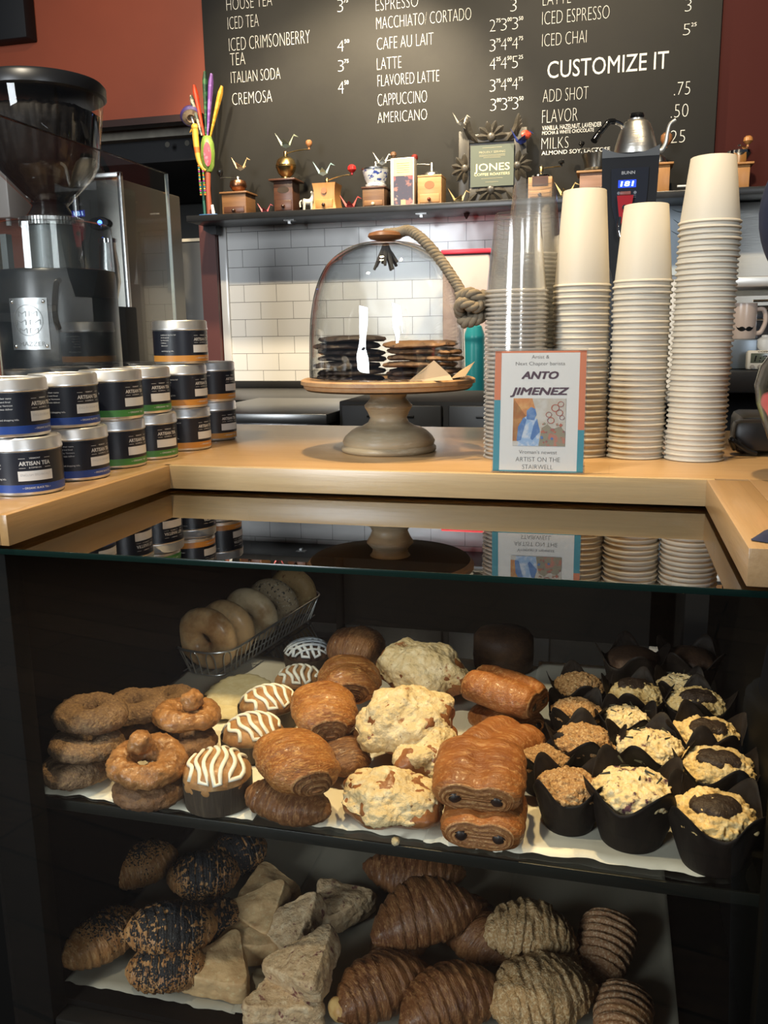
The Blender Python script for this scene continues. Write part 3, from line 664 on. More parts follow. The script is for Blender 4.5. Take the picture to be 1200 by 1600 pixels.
crane((-1.1817, 3.6, 2.0379), (.35, .55, .56), 'light blue origami crane on top of the honey beech mill', .15, 1.25, 'blue')
crane((-0.9312, 3.6, 2.0655), (.82, .80, .72), 'white origami crane on the blue and white porcelain bowl', .3, 1.1, 'white')
crane(at((-1.4252, 3.555, 1.9108)), (.55, .12, .14), 'pink and red origami crane between the two leftmost mills', .1, .95, 'pink')
crane(at((-1.0559, 3.555, 1.9085)), (.62, .08, .07), 'red origami crane right of the honey beech mill', .1, 1.25, 'red')
crane(at((-0.6108, 3.545, 1.9051)), (.50, .36, .17), 'straw coloured origami crane at the foot of the carved frame', .4, 1.25, 'straw')
crane(at((-0.1979, 3.545, 1.908)), (.62, .46, .2), 'straw coloured origami crane left of the pinkish mill', -.2, 1.35, 'golden')
crane((-0.6145, 3.62, 2.1976), (.6, .56, .46), 'beige origami crane on the upper left corner of the carved frame', .5, 1.0, 'beige')
# little horse
t = at((-1.242, 3.57, 1.9117))
bm = B(); H = 0.0821
for x in (-.016, .016):
    for y in (-.007, .007): tube(bm, [(x, y, 0), (x * .95, y, H * .2), (x * .9, y * .8, H * .45)], [.0045, .004, .007], 8)
tube(bm, spl([(-.020, 0, H * .50), (0, 0, H * .46), (.018, 0, H * .52)], 4), [.012] + [.0125] * 7 + [.012], 10)
tube(bm, spl([(.014, 0, H * .52), (.022, 0, H * .72), (.022, 0, H * .88)], 4), [.011, .0105, .0095, .009, .0085, .008, .0075, .0075, .008], 10)
tube(bm, [(.016, 0, H * .9), (.026, 0, H * .88), (.036, 0, H * .82)], [.0075, .0075, .005], 8)
tube(bm, [(.016, .004, H * .92), (.016, .004, H)], [.003, .001], 6); tube(bm, [(.016, -.004, H * .92), (.016, -.004, H)], [.003, .001], 6)
tube(bm, spl([(-.024, 0, H * .54), (-.032, 0, H * .45), (-.031, 0, H * .22)], 4), .0035, 6)
o = tag(mk('horse_figurine', bm, M('chalky_white_glaze', (.55, .52, .44), .45, var=((30, (.35, .32, .27), .5, .7),))), 'small chalky white horse figurine standing between two mills', 'figurine'); o.location = t; o.rotation_euler = (0, 0, .5)

# carved black frame with the roaster sign
fx0, fx1 = -0.6412, -0.3464; fh = 2.2048 - SZ
cx = (fx0 + fx1) / 2; fw = fx1 - fx0
t = thing('picture_frame', 'black carved picture frame of petals and flowers standing on the shelf', 'picture frame', (cx, 3.66, SZ), 0)
CARV = M('carved_dark_wood', (.03, .027, .022), .38, var=((9, (.075, .062, .045), .5, .75),))
ix0, ix1 = -0.5857 - cx, -0.4089 - cx; iz0, iz1 = 1.9651 - SZ, 2.1354 - SZ
bm = B()
for a, b in (((-fw * .46, 0), (ix0, fh * .93)), ((ix1, 0), (fw * .46, fh * .93)), ((ix0, 0), (ix1, iz0)), ((ix0, iz1), (ix1, fh * .88))): box(bm, (a[0], -.008, a[1]), (b[0], .012, b[1]), .003)
box(bm, (ix0, .0, iz0), (ix1, .012, iz1)); mk('frame_back', bm, CARV, t)
def petal(bm, x, z, a, L, w, d=.014):
    n = 7; prof = []
    for i in range(n + 1):
        u = i / n; prof.append((u * L, w * sin(pi * min(1, u * .92 + .04)) ** .8))
    m = T3(x, -.007, z) @ FR @ RZ(a); top = []; bot = []; mid = []
    for u, w_ in prof:
        top.append(bm.verts.new(m @ Vector((u, w_, .002)))); bot.append(bm.verts.new(m @ Vector((u, -w_, .002)))); mid.append(bm.verts.new(m @ Vector((u, 0, d * sin(pi * min(1, u / L * .8 + .15))))))
    for i in range(n):
        bm.faces.new((top[i], mid[i], mid[i + 1], top[i + 1])); bm.faces.new((mid[i], bot[i], bot[i + 1], mid[i + 1]))
def flower(x, z, angs, L, w):
    bm = B()
    for a in angs: petal(bm, x, z, a, L, w)
    f = mk('carved_flower', bm, CARV, t, 0)
    bm = B(); lathe(bm, [(L * .26, 0), (L * .26, .012), (L * .18, .016), (0, .017)], 16, T3(x, -.007, z) @ FR); mk('flower_centre', bm, CARV, f)
mk.recalc = False
flower((ix0 + ix1) / 2, iz1 + .018, [radians(q) for q in (5, 40, 75, 108, 142, 176)], .062, .014)
flower((ix0 + ix1) / 2, iz0 - .010, [radians(q) for q in (-5, -40, -75, -108, -142, -176)], .062, .014)
flower(ix0 - .016, fh * .47, [radians(q) for q in (95, 130, 165, 200, 235, 268)], .058, .013)
flower(ix1 + .016, fh * .47, [radians(q) for q in (85, 50, 15, -20, -55, -88)], .058, .013)
for sx in (-1, 1):
    for sz, z in ((1, fh * .78), (-1, fh * .16)):
        bm = B()
        for k in range(4): petal(bm, sx * fw * (.20 + .04 * k), z + sz * .005 * k, pi / 2 - sx * sz * 0 + (0 if sz > 0 else pi) - sx * sz * (.75 - .22 * k), .082, .014)
        mk('corner_leaf', bm, CARV, t, 0)
mk.recalc = True
sg = thing('roaster_sign', 'green card sign with cream JONES COFFEE ROASTERS lettering in the carved frame', 'sign', (cx, 3.645, SZ))
s0, s1 = -0.5789 - cx, -0.4078 - cx; z0, z1 = 1.9684 - SZ, 2.1239 - SZ
mk('card', box(B(), (s0, 0, z0), (s1, .004, z1)), M('sage_green_card', (.080, .098, .076), .5), sg, 0)
sc, swid, shh = (s0 + s1) / 2, s1 - s0, z1 - z0
fn = lambda x, y, z: (x, -.0008, y)
bm = B(); text(bm, 'JONES', sc, z0 + shh * .38, shh * .185, swid * .82, fn, .006, align='C'); text(bm, 'COFFEE ROASTERS', sc, z0 + shh * .265, shh * .065, swid * .82, fn, .0, align='C')
mk.recalc = False
mk('sign_lettering', bm, M('cream_ink', (.78, .72, .42), .6), sg, 0)
bm = B(); text(bm, 'PROUDLY SERVING', sc, z0 + shh * .80, shh * .055, swid * .6, fn, align='C')
for u, wv in ((.755, .6), (.725, .6), (.69, .4), (.19, .5), (.10, .3), (.93, .45)): 
    v = [bm.verts.new(q) for q in ((sc - swid * wv / 2, -.0008, z0 + shh * u), (sc + swid * wv / 2, -.0008, z0 + shh * u), (sc + swid * wv / 2, -.0008, z0 + shh * (u + .008)), (sc - swid * wv / 2, -.0008, z0 + shh * (u + .008)))]; bm.faces.new(v)
mk('small_lettering', bm, M('dull_cream_ink', (.36, .34, .22), .6), sg, 0)
mk.recalc = True
# blue and red paper bird on the frame
q = (-0.3781, 3.62, 2.1117)
t = thing('paper_bird', 'small blue and red paper bird on the right corner of the carved frame', 'paper bird', q, .4)
mk('body', crane_mesh(B()), M('blue_foil', (.03, .05, .22), .4), t, 0); bm = B(); ico(bm, .013, 2, T3(.012, -.01, .026) @ SCL(1.2, .6, 1)); rough_bm(bm, .003, 120, 3); mk('breast', bm, M('red_foil', (.45, .06, .03), .4), t, 0)
t.scale = (1.3, 1.3, 1.3)

# painted carved bird figure at the left end of the shelf
p = at((-1.6894, 3.6, 1.9235)); t = thing('carved_bird_figure', 'tall painted carved bird with bright feather sticks at the left end of the shelf', 'figurine', p)
w = lambda px: px * 0.0025
mk('plinth', box(B(), (-w(17), -.035, 0), (w(16), .035, w(5)), .004), M('blue_painted_wood', (.03, .10, .25), .5), t)
bm = B(); tube(bm, [(-w(3), 0, w(4)), (-w(4), 0, w(45)), (-w(2), 0, w(84))], [w(5), w(4.5), w(5)], 12); mk('post', bm, M('red_brown_post', (.24, .06, .03), .5), t)
bm = B(); tube(bm, [(-w(12), .0, w(4)), (-w(13), 0, w(36)), (-w(15), 0, w(60))], [w(2.5)] * 3, 10); mk('green_stem', bm, M('dark_green_paint', (.01, .08, .06), .5), t)
gx, gz = -w(1), w(104)
bm = B(); lathe(bm, [(0, -w(30)), (w(5), -w(29)), (w(10), -w(20)), (w(12), 0), (w(11), w(16)), (w(7), w(26)), (0, w(29))], 20, T3(gx, 0, gz)); rough_bm(bm, .004, 60, 2)
g = mk('cactus_body', bm, M('cactus_green', (.16, .26, .045), .45, var=((40, (.30, .40, .10), .5, .65),)), t)
bm = B(); lathe(bm, [(0, 0), (w(5.5), 0), (w(6.5), w(1)), (0, w(2.5))], 20, T3(gx + w(4), -w(9.5), gz - w(3)) @ RZ(.3) @ FR @ SCL(1, 3.0, 1)); mk('melon_slice', bm, M('melon_pink', (.42, .05, .08), .4, var=((60, (.6, .15, .2), .5, .6),)), g)
cols = [((.10, .13, .11), (.45, .40, .30)), ((.75, .06, .015), (.6, .05, .02)), ((.01, .06, .03), (.04, .16, .06)), ((.20, .08, .36), (.3, .16, .5)), ((.62, .33, .03), (.7, .45, .08))]
for k, (x0, z0, x1, z1) in enumerate(((-w(8), w(132), -w(24), w(196)), (-w(5), w(132), -w(18), w(212)), (-w(2), w(134), w(2), w(232)), (w(0), w(132), w(13), w(228)), (w(4), w(130), w(30), w(208)))):
    bm = B(); n = 8; tube(bm, [(x0 + (x1 - x0) * i / n, .004 * k - .01, z0 + (z1 - z0) * i / n) for i in range(n + 1)], [w(2.0 + 4.2 * min(1, i / 6.)) * (1 if i < n else .5) for i in range(n + 1)], 8, squash=.6)
    mk('feather_stick', bm, M('painted_stick_%s' % ['grey', 'red', 'green', 'purple', 'yellow'][k], cols[k][0], .5, var=((34, cols[k][1], .52, .56, (1, 1, 1.6), 1),)), t, label='%s painted feather stick' % ['grey striped', 'red', 'dark green', 'purple', 'yellow'][k])
bm = B(); tube(bm, spl([(-w(3), -.01, w(76)), (-w(14), -.01, w(88)), (-w(19), -.01, w(115)), (-w(20), -.01, w(144))], 6), [w(3.5) + w(.12) * i for i in range(19)], 12)
ico(bm, w(6.5), 2, T3(-w(20), -.01, w(146))); tube(bm, [(-w(24), -.012, w(143)), (-w(29), -.014, w(138))], [w(3), w(.6)], 8)
mk('yellow_neck', bm, M('banded_yellow_paint', (.66, .36, .05), .45, var=((22, (.6, .12, .02), .55, .6, (.1, .1, 1.4), 0),)), t)
bm = B(); lathe(bm, [(w(8), -w(4)), (w(15), -w(5)), (w(18), 0), (w(16), w(7)), (w(8), w(11)), (0, w(12))], 24, T3(-w(27), -.005, w(164)) @ RY(-.45) @ RX(-.75)); c = mk('mushroom_cap', bm, M('indigo_cap', (.06, .04, .18), .5), t)
bm = B(); lathe(bm, [(w(15.5), -w(4.6)), (w(7), -w(7)), (w(3), -w(2)), (0, -w(2))], 24, T3(-w(27), -.005, w(164)) @ RY(-.45) @ RX(-.75)); mk('cap_gills', bm, M('tan_gills', (.30, .22, .14), .6, var=((50, (.14, .09, .06), .45, .6),)), c)
bm = B(); tube(bm, [(-w(22), -.01, w(152)), (-w(26), -.006, w(164))], w(1.3), 6); mk('stalk', bm, WHITE, c)
BEADC = [(.6, .2, .04), (.04, .2, .25), (.5, .4, .1), (.3, .05, .25), (.1, .3, .08)]
for sx, nm in ((-w(16), 0), (-w(9), 1)):
    bm = B()
    for k in range(16): ico(bm, w(1.9), 1, T3(sx + w(.35) * k * (.4 if nm else .25), -.015, w(84 - 3.1 * k)), k % 5)
    mk('bead_string', bm, [M('bead_paint_%s' % 'orange teal yellow plum green'.split()[i], BEADC[i], .3) for i in range(5)], t)
bm = B(); tube(bm, [(w(8), -.02, w(5)), (w(6), -.02, w(20))], [w(3), w(2.4)], 8); mk('white_peg', bm, WHITE, t)

# ------------------------------------------------------------------ tea tins
TR, TH = .0475, .0765
TIN = M('tin_silver', (.80, .80, .79), .36, .92, bump=((30, .0004),))
LABB = M('tin_label_black', (.012, .014, .022), .35); LTXT = M('label_white_ink', (.62, .62, .6), .5); PLATE = M('white_name_plate', (.72, .72, .69), .45); GREYT = M('plate_grey_ink', (.33, .33, .33), .5)
BANDS = {'blue': M('tin_band_blue', (.018, .06, .28), .4), 'green': M('tin_band_green', (.06, .24, .05), .4), 'orange': M('tin_band_orange', (.62, .27, .05), .4)}
def cyl(R): return lambda x, y, z: ((R + .0005 + z) * sin(x / R), -(R + .0005 + z) * cos(x / R), y)
def arcpatch(bm, R, x0, x1, z0, z1, mi=0, n=10):
    f = cyl(R); a = [bm.verts.new(f(x0 + (x1 - x0) * i / n, z0, .0004)) for i in range(n + 1)]; b = [bm.verts.new(f(x0 + (x1 - x0) * i / n, z1, .0004)) for i in range(n + 1)]
    for i in range(n): bm.faces.new((a[i], a[i + 1], b[i + 1], b[i])).material_index = mi
PARA = {'blue': ['lack teas derive their name', 'withered, rolled and fired', 'blended locally by Vermont', 'our sumptuous teas deliver', 'and distinction.', '', 'more tea tips and shopping info.'],
        'green': ['need to gather', 'leaves before', 'rolled and fired', 'by Vermont', 'deliver', '', 'shopping info.'],
        'orange': ['traditional tea but full', 'of all natural', 'by Vermont', 'Caffeine', 'distinction', '', 'and shopping info.']}
def make_tin(colour, label, loc, rz):
    t = thing('tea_tin', label, 'tea tin', loc, rz, 'tea tins stacked along the guard glass')
    bm = B(); lathe(bm, [(0, .0012), (TR - .006, .0012), (TR - .005, 0), (TR - .001, .0015), (TR, .004), (TR, .058), (TR - .002, .060), (TR - .002, .075), (0, .075)], 48); mk('tin_body', bm, TIN, t)
    bm = B(); lathe(bm, [(TR + .0006, .0588), (TR + .0014, .0597), (TR + .0014, .0622), (TR + .0006, .0632), (TR + .0006, .0735), (TR - .0015, .0760), (TR - .004, .0763), (TR - .005, .0752), (0, .0752)], 48); mk('lid', bm, TIN, t)
    bm = B(); lathe(bm, [(TR + .0003, .0156), (TR + .0003, .0578)], 48); mk.recalc = False; lb = mk('label_wrap', bm, LABB, t)
    bm = B(); lathe(bm, [(TR + .0003, .0052), (TR + .0003, .0155)], 48); cb_ = mk('colour_band', bm, BANDS[colour], t, label=colour + ' colour band'); 
    bm = B(); fn = cyl(TR)
    text(bm, 'ARTISAN TEA', 0, .0408, .0052, .040, fn, .03, align='C'); text(bm, 'VERMONT', 0, .0492, .0018, .014, fn, .02, align='C'); text(bm, '& COFFEE CO.', 0, .0368, .0018, .016, fn, .02, align='C')
    for s in (-1, 1):
        for zz in (.0496, .0372): arcpatch(bm, TR, s * .012 if s > 0 else -.020, s * .012 + .008 if s > 0 else -.012, zz, zz + .0005)
    mk('title_lettering', bm, LTXT, lb, 0); bm = B()
    for k, l in enumerate(PARA[colour]):
        if l: text(bm, l, -.080, .0500 - .0046 * k, .0024, None, fn, .005)
    mk('small_print', bm, LTXT, lb, 0); bm = B()
    text(bm, '~ ORGANIC BLACK TEA ~' if colour == 'blue' else '~ ORGANIC TEA ~', 0, .0098, .0026, .036, fn, .02, align='C')
    mk('band_lettering', bm, LTXT, cb_, 0)
    bm = B(); arcpatch(bm, TR, -.022, .022, .0205, .0335); pl = mk('name_plate', bm, PLATE, lb, label='white name plate')
    if colour == 'blue':
        bm = B(); text(bm, 'ENGLISH BREAKFAST', 0, .0268, .0034, .038, lambda x, y, z: fn(x, y, z + .0006), -.02, align='C')
        mk('plate_lettering', bm, GREYT, lb, 0)
    mk.recalc = True
    return t
PROTO = {}
LOW = [(-0.7324, 0.965, 1.2), (-0.7367, 1.0802, 1.2), (-0.7436, 1.1965, 1.2), (-0.7412, 1.2951, 1.2), (-0.7349, 1.4087, 1.2), (-0.7495, 1.5523, 1.2)]
TC = ['blue', 'blue', 'green', 'green', 'orange', 'orange']
TLB = ['nearest blue-banded black tea tin with its name plate in full view, lower row', 'blue-banded black tea tin second from the front, lower row', 'green-banded black tea tin in the lower row, beside the blue ones', 'green-banded black tea tin in the lower row, beside the orange ones',
       'orange-banded black tea tin standing whole at the counter corner, lower row', 'farthest orange-banded tea tin at the back of the lower row']
TUB = ['nearest blue-banded black tea tin of the upper row', 'blue-banded tea tin second from the front, upper row', 'green-banded tea tin in the upper row, right behind the blue ones', 'green-banded tea tin in the upper row, just before the orange ones', 'orange-banded tea tin in the upper row, carrying the topmost tin', 'farthest orange-banded tea tin at the back of the upper row']
turn = [radians(q) for q in (14, 52, 50, 42, 56, 48)]
turnU = [radians(q) for q in (56, 46, 50, 44, 58, 62)]
tp = []
for i, p in enumerate(LOW):
    d = Vector((p[0], p[1], 0)).normalized() * (TR + .001); c = Vector((p[0] + d.x, p[1] + d.y, 1.2)); va = math.atan2(-c.x, c.y)
    for up in (0, 1):
        q = (c.x + (0.004 * ((i * 7) % 3 - 1) if up else 0) - (.006 if up and i < 2 else 0), c.y - (.006 if up else 0), 1.2 + up * (TH + .0002)); rz = va + (turnU if up else turn)[i]; lb = TUB[i] if up else TLB[i]
        if TC[i] not in PROTO: PROTO[TC[i]] = make_tin(TC[i], lb, q, rz); tp.append(PROTO[TC[i]])
        else: tp.append(dup(PROTO[TC[i]], q, lb, None, rz))
q = tp[9].location
dup(PROTO['orange'], (q.x + .004, q.y + .004, 1.2 + 2 * TH + .0006), 'topmost orange-banded tea tin, alone on the third level', None, math.atan2(-q.x, q.y) + .92)

# guard glass between the tins and the grinder
gg = thing('guard_glass', 'clear upright guard glass pane between the tea tins and the coffee grinder', 'glass guard', (-.85, 0, CZ))
GG = GLASS('guard_pane', (.93, .94, .93), 0, 1.5, haze=.012, hazecol=(.5, .52, .52), boost=.75)
mk('pane', box(B(), (-.003, .875, .001), (.003, 1.617, .51)), GG, gg, 0)
mk('polished_edge', box(B(), (-.0032, 1.6171, .001), (.0032, 1.6195, .51)), M('bright_glass_edge', (.72, .80, .80), .15, emit=None), gg, label='bright polished vertical edge')
mk('top_edge', box(B(), (-.0031, .875, .5101), (.0031, 1.617, .5112)), M('dark_glass_edge', (.03, .04, .04), .15), gg)

# big coffee grinder behind the guard
GX, GYY = -.972, 1.415
k = 0.0012
gr = thing('coffee_grinder', 'big black coffee grinder with a bean filled hopper behind the guard glass', 'coffee grinder', (GX, GYY, CZ), .0)
zb, zcov, zcol, zneck, zcone, zcyl, zlid = [v - CZ for v in (1.5177, 1.5976, 1.5973, 1.6340, 1.6343, 1.6835, 1.8086)]
GB = M('grinder_black_enamel', (.010, .013, .016), .34, coat=.15)
bm = B(); lathe(bm, [(0, 0), (.100, 0), (.104, .006), (.103, zb - .006), (.100, zb), (.092, zb + .002), (.088, zb), (0, zb)], 48); mk('body', bm, GB, gr)
bm = B(); lathe(bm, [(.102, zb), (.1005, zcov - .004), (.094, zcov), (.055, zcov + .003)], 48); mk('clear_cover', bm, GLASS('scuffed_plastic', (.80, .82, .82), .04, 1.45, haze=.04, hazecol=(.35, .38, .38)), gr)
bm = B(); lathe(bm, [(0, zb), (.05, zb), (.046, zcov), (0, zcov)], 32); box(bm, (-.052, -.075, zb), (-.040, -.060, zcov - .02)); mk('chamber_core', bm, M('grey_core', (.16, .17, .17), .4, .6), gr)
bm = B()
for i in range(60):
    a = 2 * pi * i / 60; box(bm, (.050, -.0017, 0), (.0545, .0017, .013), mat=T3(.0, .0, zcol - .002) @ RZ(a))
lathe(bm, [(.0515, zcol - .002), (.0515, zcol + .011), (.045, zcol + .014), (0, zcol + .014)], 48); mk('knurled_collar', bm, STEEL, gr, 30)
bm = B(); lathe(bm, [(0, zcol + .012), (.044, zcol + .012), (.036, zcol + .022), (.030, zneck - .004), (.034, zneck), (0, zneck)], 32); mk('neck', bm, BLK, gr)
HOP = GLASS('smoky_hopper', (.86, .85, .83), .03, 1.45, haze=.005, hazecol=(.4, .4, .4), boost=.7)
bm = B(); lathe(bm, [(.032, zneck - .002), (.078, zcyl - .004), (.088, zcyl + .012), (.102, zlid - .012), (.1035, zlid)], 56); hop = mk('hopper', bm, HOP, gr)
bm = B(); lathe(bm, [(0, zneck + .003), (.026, zneck + .003), (.072, zcyl - .002), (.083, zcyl + .014), (.097, zlid - .032), (.08, zlid - .022), (.04, zlid - .018), (0, zlid - .02)], 56)
bmesh.ops.subdivide_edges(bm, edges=bm.edges, cuts=2, use_grid_fill=True); rough_bm(bm, .0035, 130, 4)
bn = mk('coffee_beans', bm, M('roasted_beans', (.008, .006, .005), .55, var=((120, (.020, .016, .013), .5, .7),), spec=.2), gr, 180); bn['kind'] = 'stuff'
bm = B(); lathe(bm, [(0, zlid - .003), (.1045, zlid - .003), (.109, zlid), (.109, zlid + .016), (.104, zlid + .022), (.06, zlid + .027), (0, zlid + .028)], 56); mk('hopper_lid', bm, BLACK, gr)
# maker's plate curved on the body
pz0, pz1 = 1.3834 - CZ, 1.4693 - CZ
cy_ = lambda a0: (lambda x, y, z: ((.1045 + z) * sin(x / .1045 + a0), -(.1045 + z) * cos(x / .1045 + a0), y))
A0 = 0.10
bm = B(); n = 14; hw = .034; fnp = cy_(A0)
for dz in (0,):
    g = [[[bm.verts.new(fnp(-hw + 2 * hw * i / n, zz, d)) for i in range(n + 1)] for zz in (pz0, pz0 + .003, pz1 - .003, pz1)] for d in (.0003, .0022)]
    for d in (0, 1):
        for j in range(3):
            for i in range(n): bm.faces.new((g[d][j][i], g[d][j][i + 1], g[d][j + 1][i + 1], g[d][j + 1][i]))
    for j in range(3):
        for i in (0, n): bm.faces.new((g[0][j][i], g[1][j][i], g[1][j + 1][i], g[0][j + 1][i]))
    for j in (0, 3):
        for i in range(n): bm.faces.new((g[0][j][i], g[0][j][i + 1], g[1][j][i + 1], g[1][j][i]))
bd = mk('badge_plate', bm, M('polished_badge', (.50, .51, .51), .34, 1., bump=((20, .0008),)), gr)
mk.recalc = False
bm = B(); text(bm, 'MAZZER', .004, pz0 + .006, .0075, .046, lambda x, y, z: fnp(x, y, .0027), .0, align='C')
ph = (pz0 + pz1) / 2 + .006; rr_ = .026
ring = [(rr_ * cos(2 * pi * i / 40), ph + rr_ * sin(2 * pi * i / 40)) for i in range(40)]
for i in range(40):
    a, b_ = ring[i], ring[(i + 1) % 40]; s = .95
    bm.faces.new([bm.verts.new(fnp(x, y, .0027)) for x, y in ((a[0], a[1]), (b_[0], b_[1]), (b_[0] * s, ph + (b_[1] - ph) * s), (a[0] * s, ph + (a[1] - ph) * s))])
for r_ in range(3):
    text(bm, 'MM', 0, ph + .010 - .014 * r_ - .004, .010, .034 if r_ != 1 else .044, lambda x, y, z: fnp(x, y, .0027), -.02, align='C')
mk('engraving', bm, M('engraved_grey', (.24, .25, .25), .4, .6), bd, 0)
mk.recalc = True
for sx in (-1, 1):
    for zz in (pz0 + .006, pz1 - .006):
        bm = B(); ico(bm, .0035, 2, Matrix.Translation(fnp(sx * (hw - .006), zz, .002)) @ SCL(1, .6, 1)); mk('screw', bm, CHROME, bd)
bm = B(); tube(bm, spl([(.06, -.08, zb - .02), (.07, -.105, zb - .03), (.072, -.118, zb - .075), (.07, -.108, zb - .10)], 5), .005, 8); mk('doser_lever', bm, BLK, gr)

# ------------------------------------------------------------------ cake stand, cloche, cookies
sx_, sy_ = -0.3762, 1.475
OLDW = M('weathered_mango_wood', (.44, .35, .22), .42, var=((5, (.27, .20, .12), .4, .7, (1, 1, 9)), (26, (.52, .44, .31), .55, .75, (1, 1, 6))), bump=((30, .0006, (1, 1, 6)),))
PLW = M('warm_plate_wood', (.44, .27, .14), .45, var=((5, (.30, .17, .085), .4, .7, (8, 1, 8)), (18, (.40, .27, .15), .55, .75, (9, 1, 9))), bump=((30, .0005, (6, 1, 6)),))
cs = thing('cake_stand', 'turned weathered wood cake stand holding the glass cloche', 'cake stand', (sx_, sy_, CZ))
PZ = 1.3195 - CZ; k = 0.0011
bm = B(); lathe(bm, [(0, 0), (.080, 0), (.083, .003), (.083, .008), (.079, .012), (.081, .018), (.077, .026), (.066, .036), (.057, .041), (.052, .042), (.046, .044), (.036, .050), (.032, .058), (.036, .068), (.041, .076), (.042, .080), (.036, .086), (.031, .092), (.033, .100), (.040, PZ - .012), (0, PZ - .012)], 64); mk('pedestal', bm, OLDW, cs, 60)
pr = 137 * k
bm = B(); lathe(bm, [(0, PZ - .016), (pr * .55, PZ - .016), (pr * .93, PZ - .012), (pr * .955, PZ - .009)], 80, mi=1); lathe(bm, [(pr * .955, PZ - .009), (pr * .968, PZ - .007), (pr * .97, PZ - .003), (pr, PZ - .001), (pr * 1.0, PZ + .005), (pr * .97, PZ + .0075), (pr * .93, PZ + .006), (pr * .92, PZ + .004), (0, PZ + .004)], 80); mk('plate', bm, [PLW, M('shade_painted_underside', (.035, .022, .014), .6, spec=.2)], cs, 60)  # dark brown underside paints in the shade below the plate
ZP = CZ + PZ + .004
dr = 121.5 * k; dz1 = 1.5530
H = dz1 - ZP
cl = thing('glass_cloche', 'glass dome cloche with a knotted rope handle over the cookies', 'cloche', (sx_ - .001, sy_, ZP + .0003))
prof = [(dr, 0), (dr * 1.005, H * .06), (dr * .995, H * .30), (dr * .975, H * .45), (dr * .93, H * .60), (dr * .85, H * .74), (dr * .73, H * .85), (dr * .56, H * .93), (dr * .36, H * .98), (dr * .18, H * .995), (0, H)]
P2 = [(v.x, v.y) for v in spl([(a, b_, 0) for a, b_ in prof], 4)]; P2[-1] = (0, H)
bm = B(); lathe(bm, P2, 80); lathe(bm, [(max(0, a - .003) if a > 0 else 0, max(0, b_ - (.003 if a < dr * .7 else 0))) for a, b_ in P2], 80)
lathe(bm, [(dr - .003, 0), (dr, 0)], 80)
mk.recalc = False
DOME = GLASS('cloche_glass', (.955, .96, .955), .02, 1.5, bump=(8, .006), boost=1.5)
mk('dome', bm, DOME, cl, 180)
mk.recalc = True
bm = B(); lathe(bm, [(dr - .0035, 0), (dr + .0006, 0), (dr + .0008, .004), (dr - .0035, .004)], 80); mk('rim_bead', bm, GLASS('bead_glass', (.6, .62, .6), .02, 1.5, haze=.1, hazecol=(.5, .52, .5)), cl)
bm = B(); lathe(bm, [(0, H + .0005), (.012, H + .0005), (.026, H + .004), (.030, H + .008), (.028, H + .013), (.018, H + .016), (0, H + .017)], 36); mk('wooden_knob', bm, M('orange_knob_wood', (.25, .11, .045), .4, var=((16, (.15, .065, .03), .4, .7, (1, 5, 1)),)), cl)
bm = B()
for i in range(9):
    a = 2 * pi * i / 9; tube(bm, spl([(0, 0, H - .004), (.006 * cos(a), .006 * sin(a), H - .016), (.020 * cos(a), .020 * sin(a), H - .034 - .006 * (i % 3))], 3), [.005, .005, .0045, .004, .004, .003, .0025], 6)
mk('rope_tuft', bm, M('dark_rope_end', (.12, .10, .075), .9), cl)
ROPE = M('jute_rope', (.20, .165, .115), .9, var=((60, (.15, .115, .07), .45, .7),))
def rope(bm, pts, r, turns, n=60):
    P = spl(pts, max(4, n // (len(pts) - 1)))
    for s in range(3):
        q = []; up = Vector((0, -1, 0))
        for i, p in enumerate(P):
            t = (P[min(i + 1, len(P) - 1)] - P[max(i - 1, 0)]).normalized(); a = t.cross(up); a.normalize(); b_ = a.cross(t); th = 2 * pi * (turns * i / len(P) + s / 3.)
            q.append(p + (a * cos(th) + b_ * sin(th)) * r * .5)
        tube(bm, q, r * .62, 8)
loc = lambda p: Vector(p) - Vector((sx_ - .001, sy_, ZP))
rp = [(0, 0, H + .012)] + [tuple(loc(p)) for p in ((-0.3555, 1.475, 1.5661), (-0.3347, 1.47, 1.5678), (-0.3067, 1.46, 1.5485), (-0.277, 1.45, 1.5153), (-0.253, 1.44, 1.4828), (-0.2353, 1.435, 1.455), (-0.2247, 1.435, 1.4377))]
bm = B(); rope(bm, rp, .0084, 15, 120); mk('rope_handle', bm, ROPE, cl, 180)
kx = loc((-0.2248, 1.435, 1.4407))
bm = B(); R_ = .024
rope(bm, [tuple(kx + Vector(v) * R_) for v in ((-.9, 0, .7), (.1, -.7, .9), (.9, -.2, .2), (.3, .6, -.6), (-.7, .2, -.5), (-.6, -.7, .3), (.5, -.8, .0), (.8, .3, .8), (0, .8, .3), (-.6, 0, -.9), (.4, -.5, -.8), (1.0, .2, -.3))], .0090, 10, 130)
mk('rope_knot', bm, ROPE, cl, 180)
# cookies
def cookie(r, th, seed, mats, lump=.0035):
    bm = B(); n = 72; prof = [(0, 0), (r * .5, 0), (r * .92, .0005), (r, th * .35), (r * .97, th * .7), (r * .8, th * .95), (r * .45, th * 1.08), (0, th * 1.1)]
    lathe(bm, prof, n)
    for v in bm.verts:
        a = math.atan2(v.co.y, v.co.x); rad = math.hypot(v.co.x, v.co.y)
        if rad > r * .3:
            s = 1 + .07 * noise.noise(Vector((cos(a) * 1.8 + seed, sin(a) * 1.8, seed))) + .10 * noise.noise(Vector((cos(a) * 7 + seed, sin(a) * 7, seed)))
            v.co.x *= s; v.co.y *= s
        v.co.z += .0022 * noise.noise(Vector((v.co.x * 40 + seed, v.co.y * 30, 0))) * min(1, rad / r)
        if v.co.z > th * .5: v.co.z += lump * .5 * noise.noise(v.co * 90 + Vector((seed, 0, 0)))
    return bm
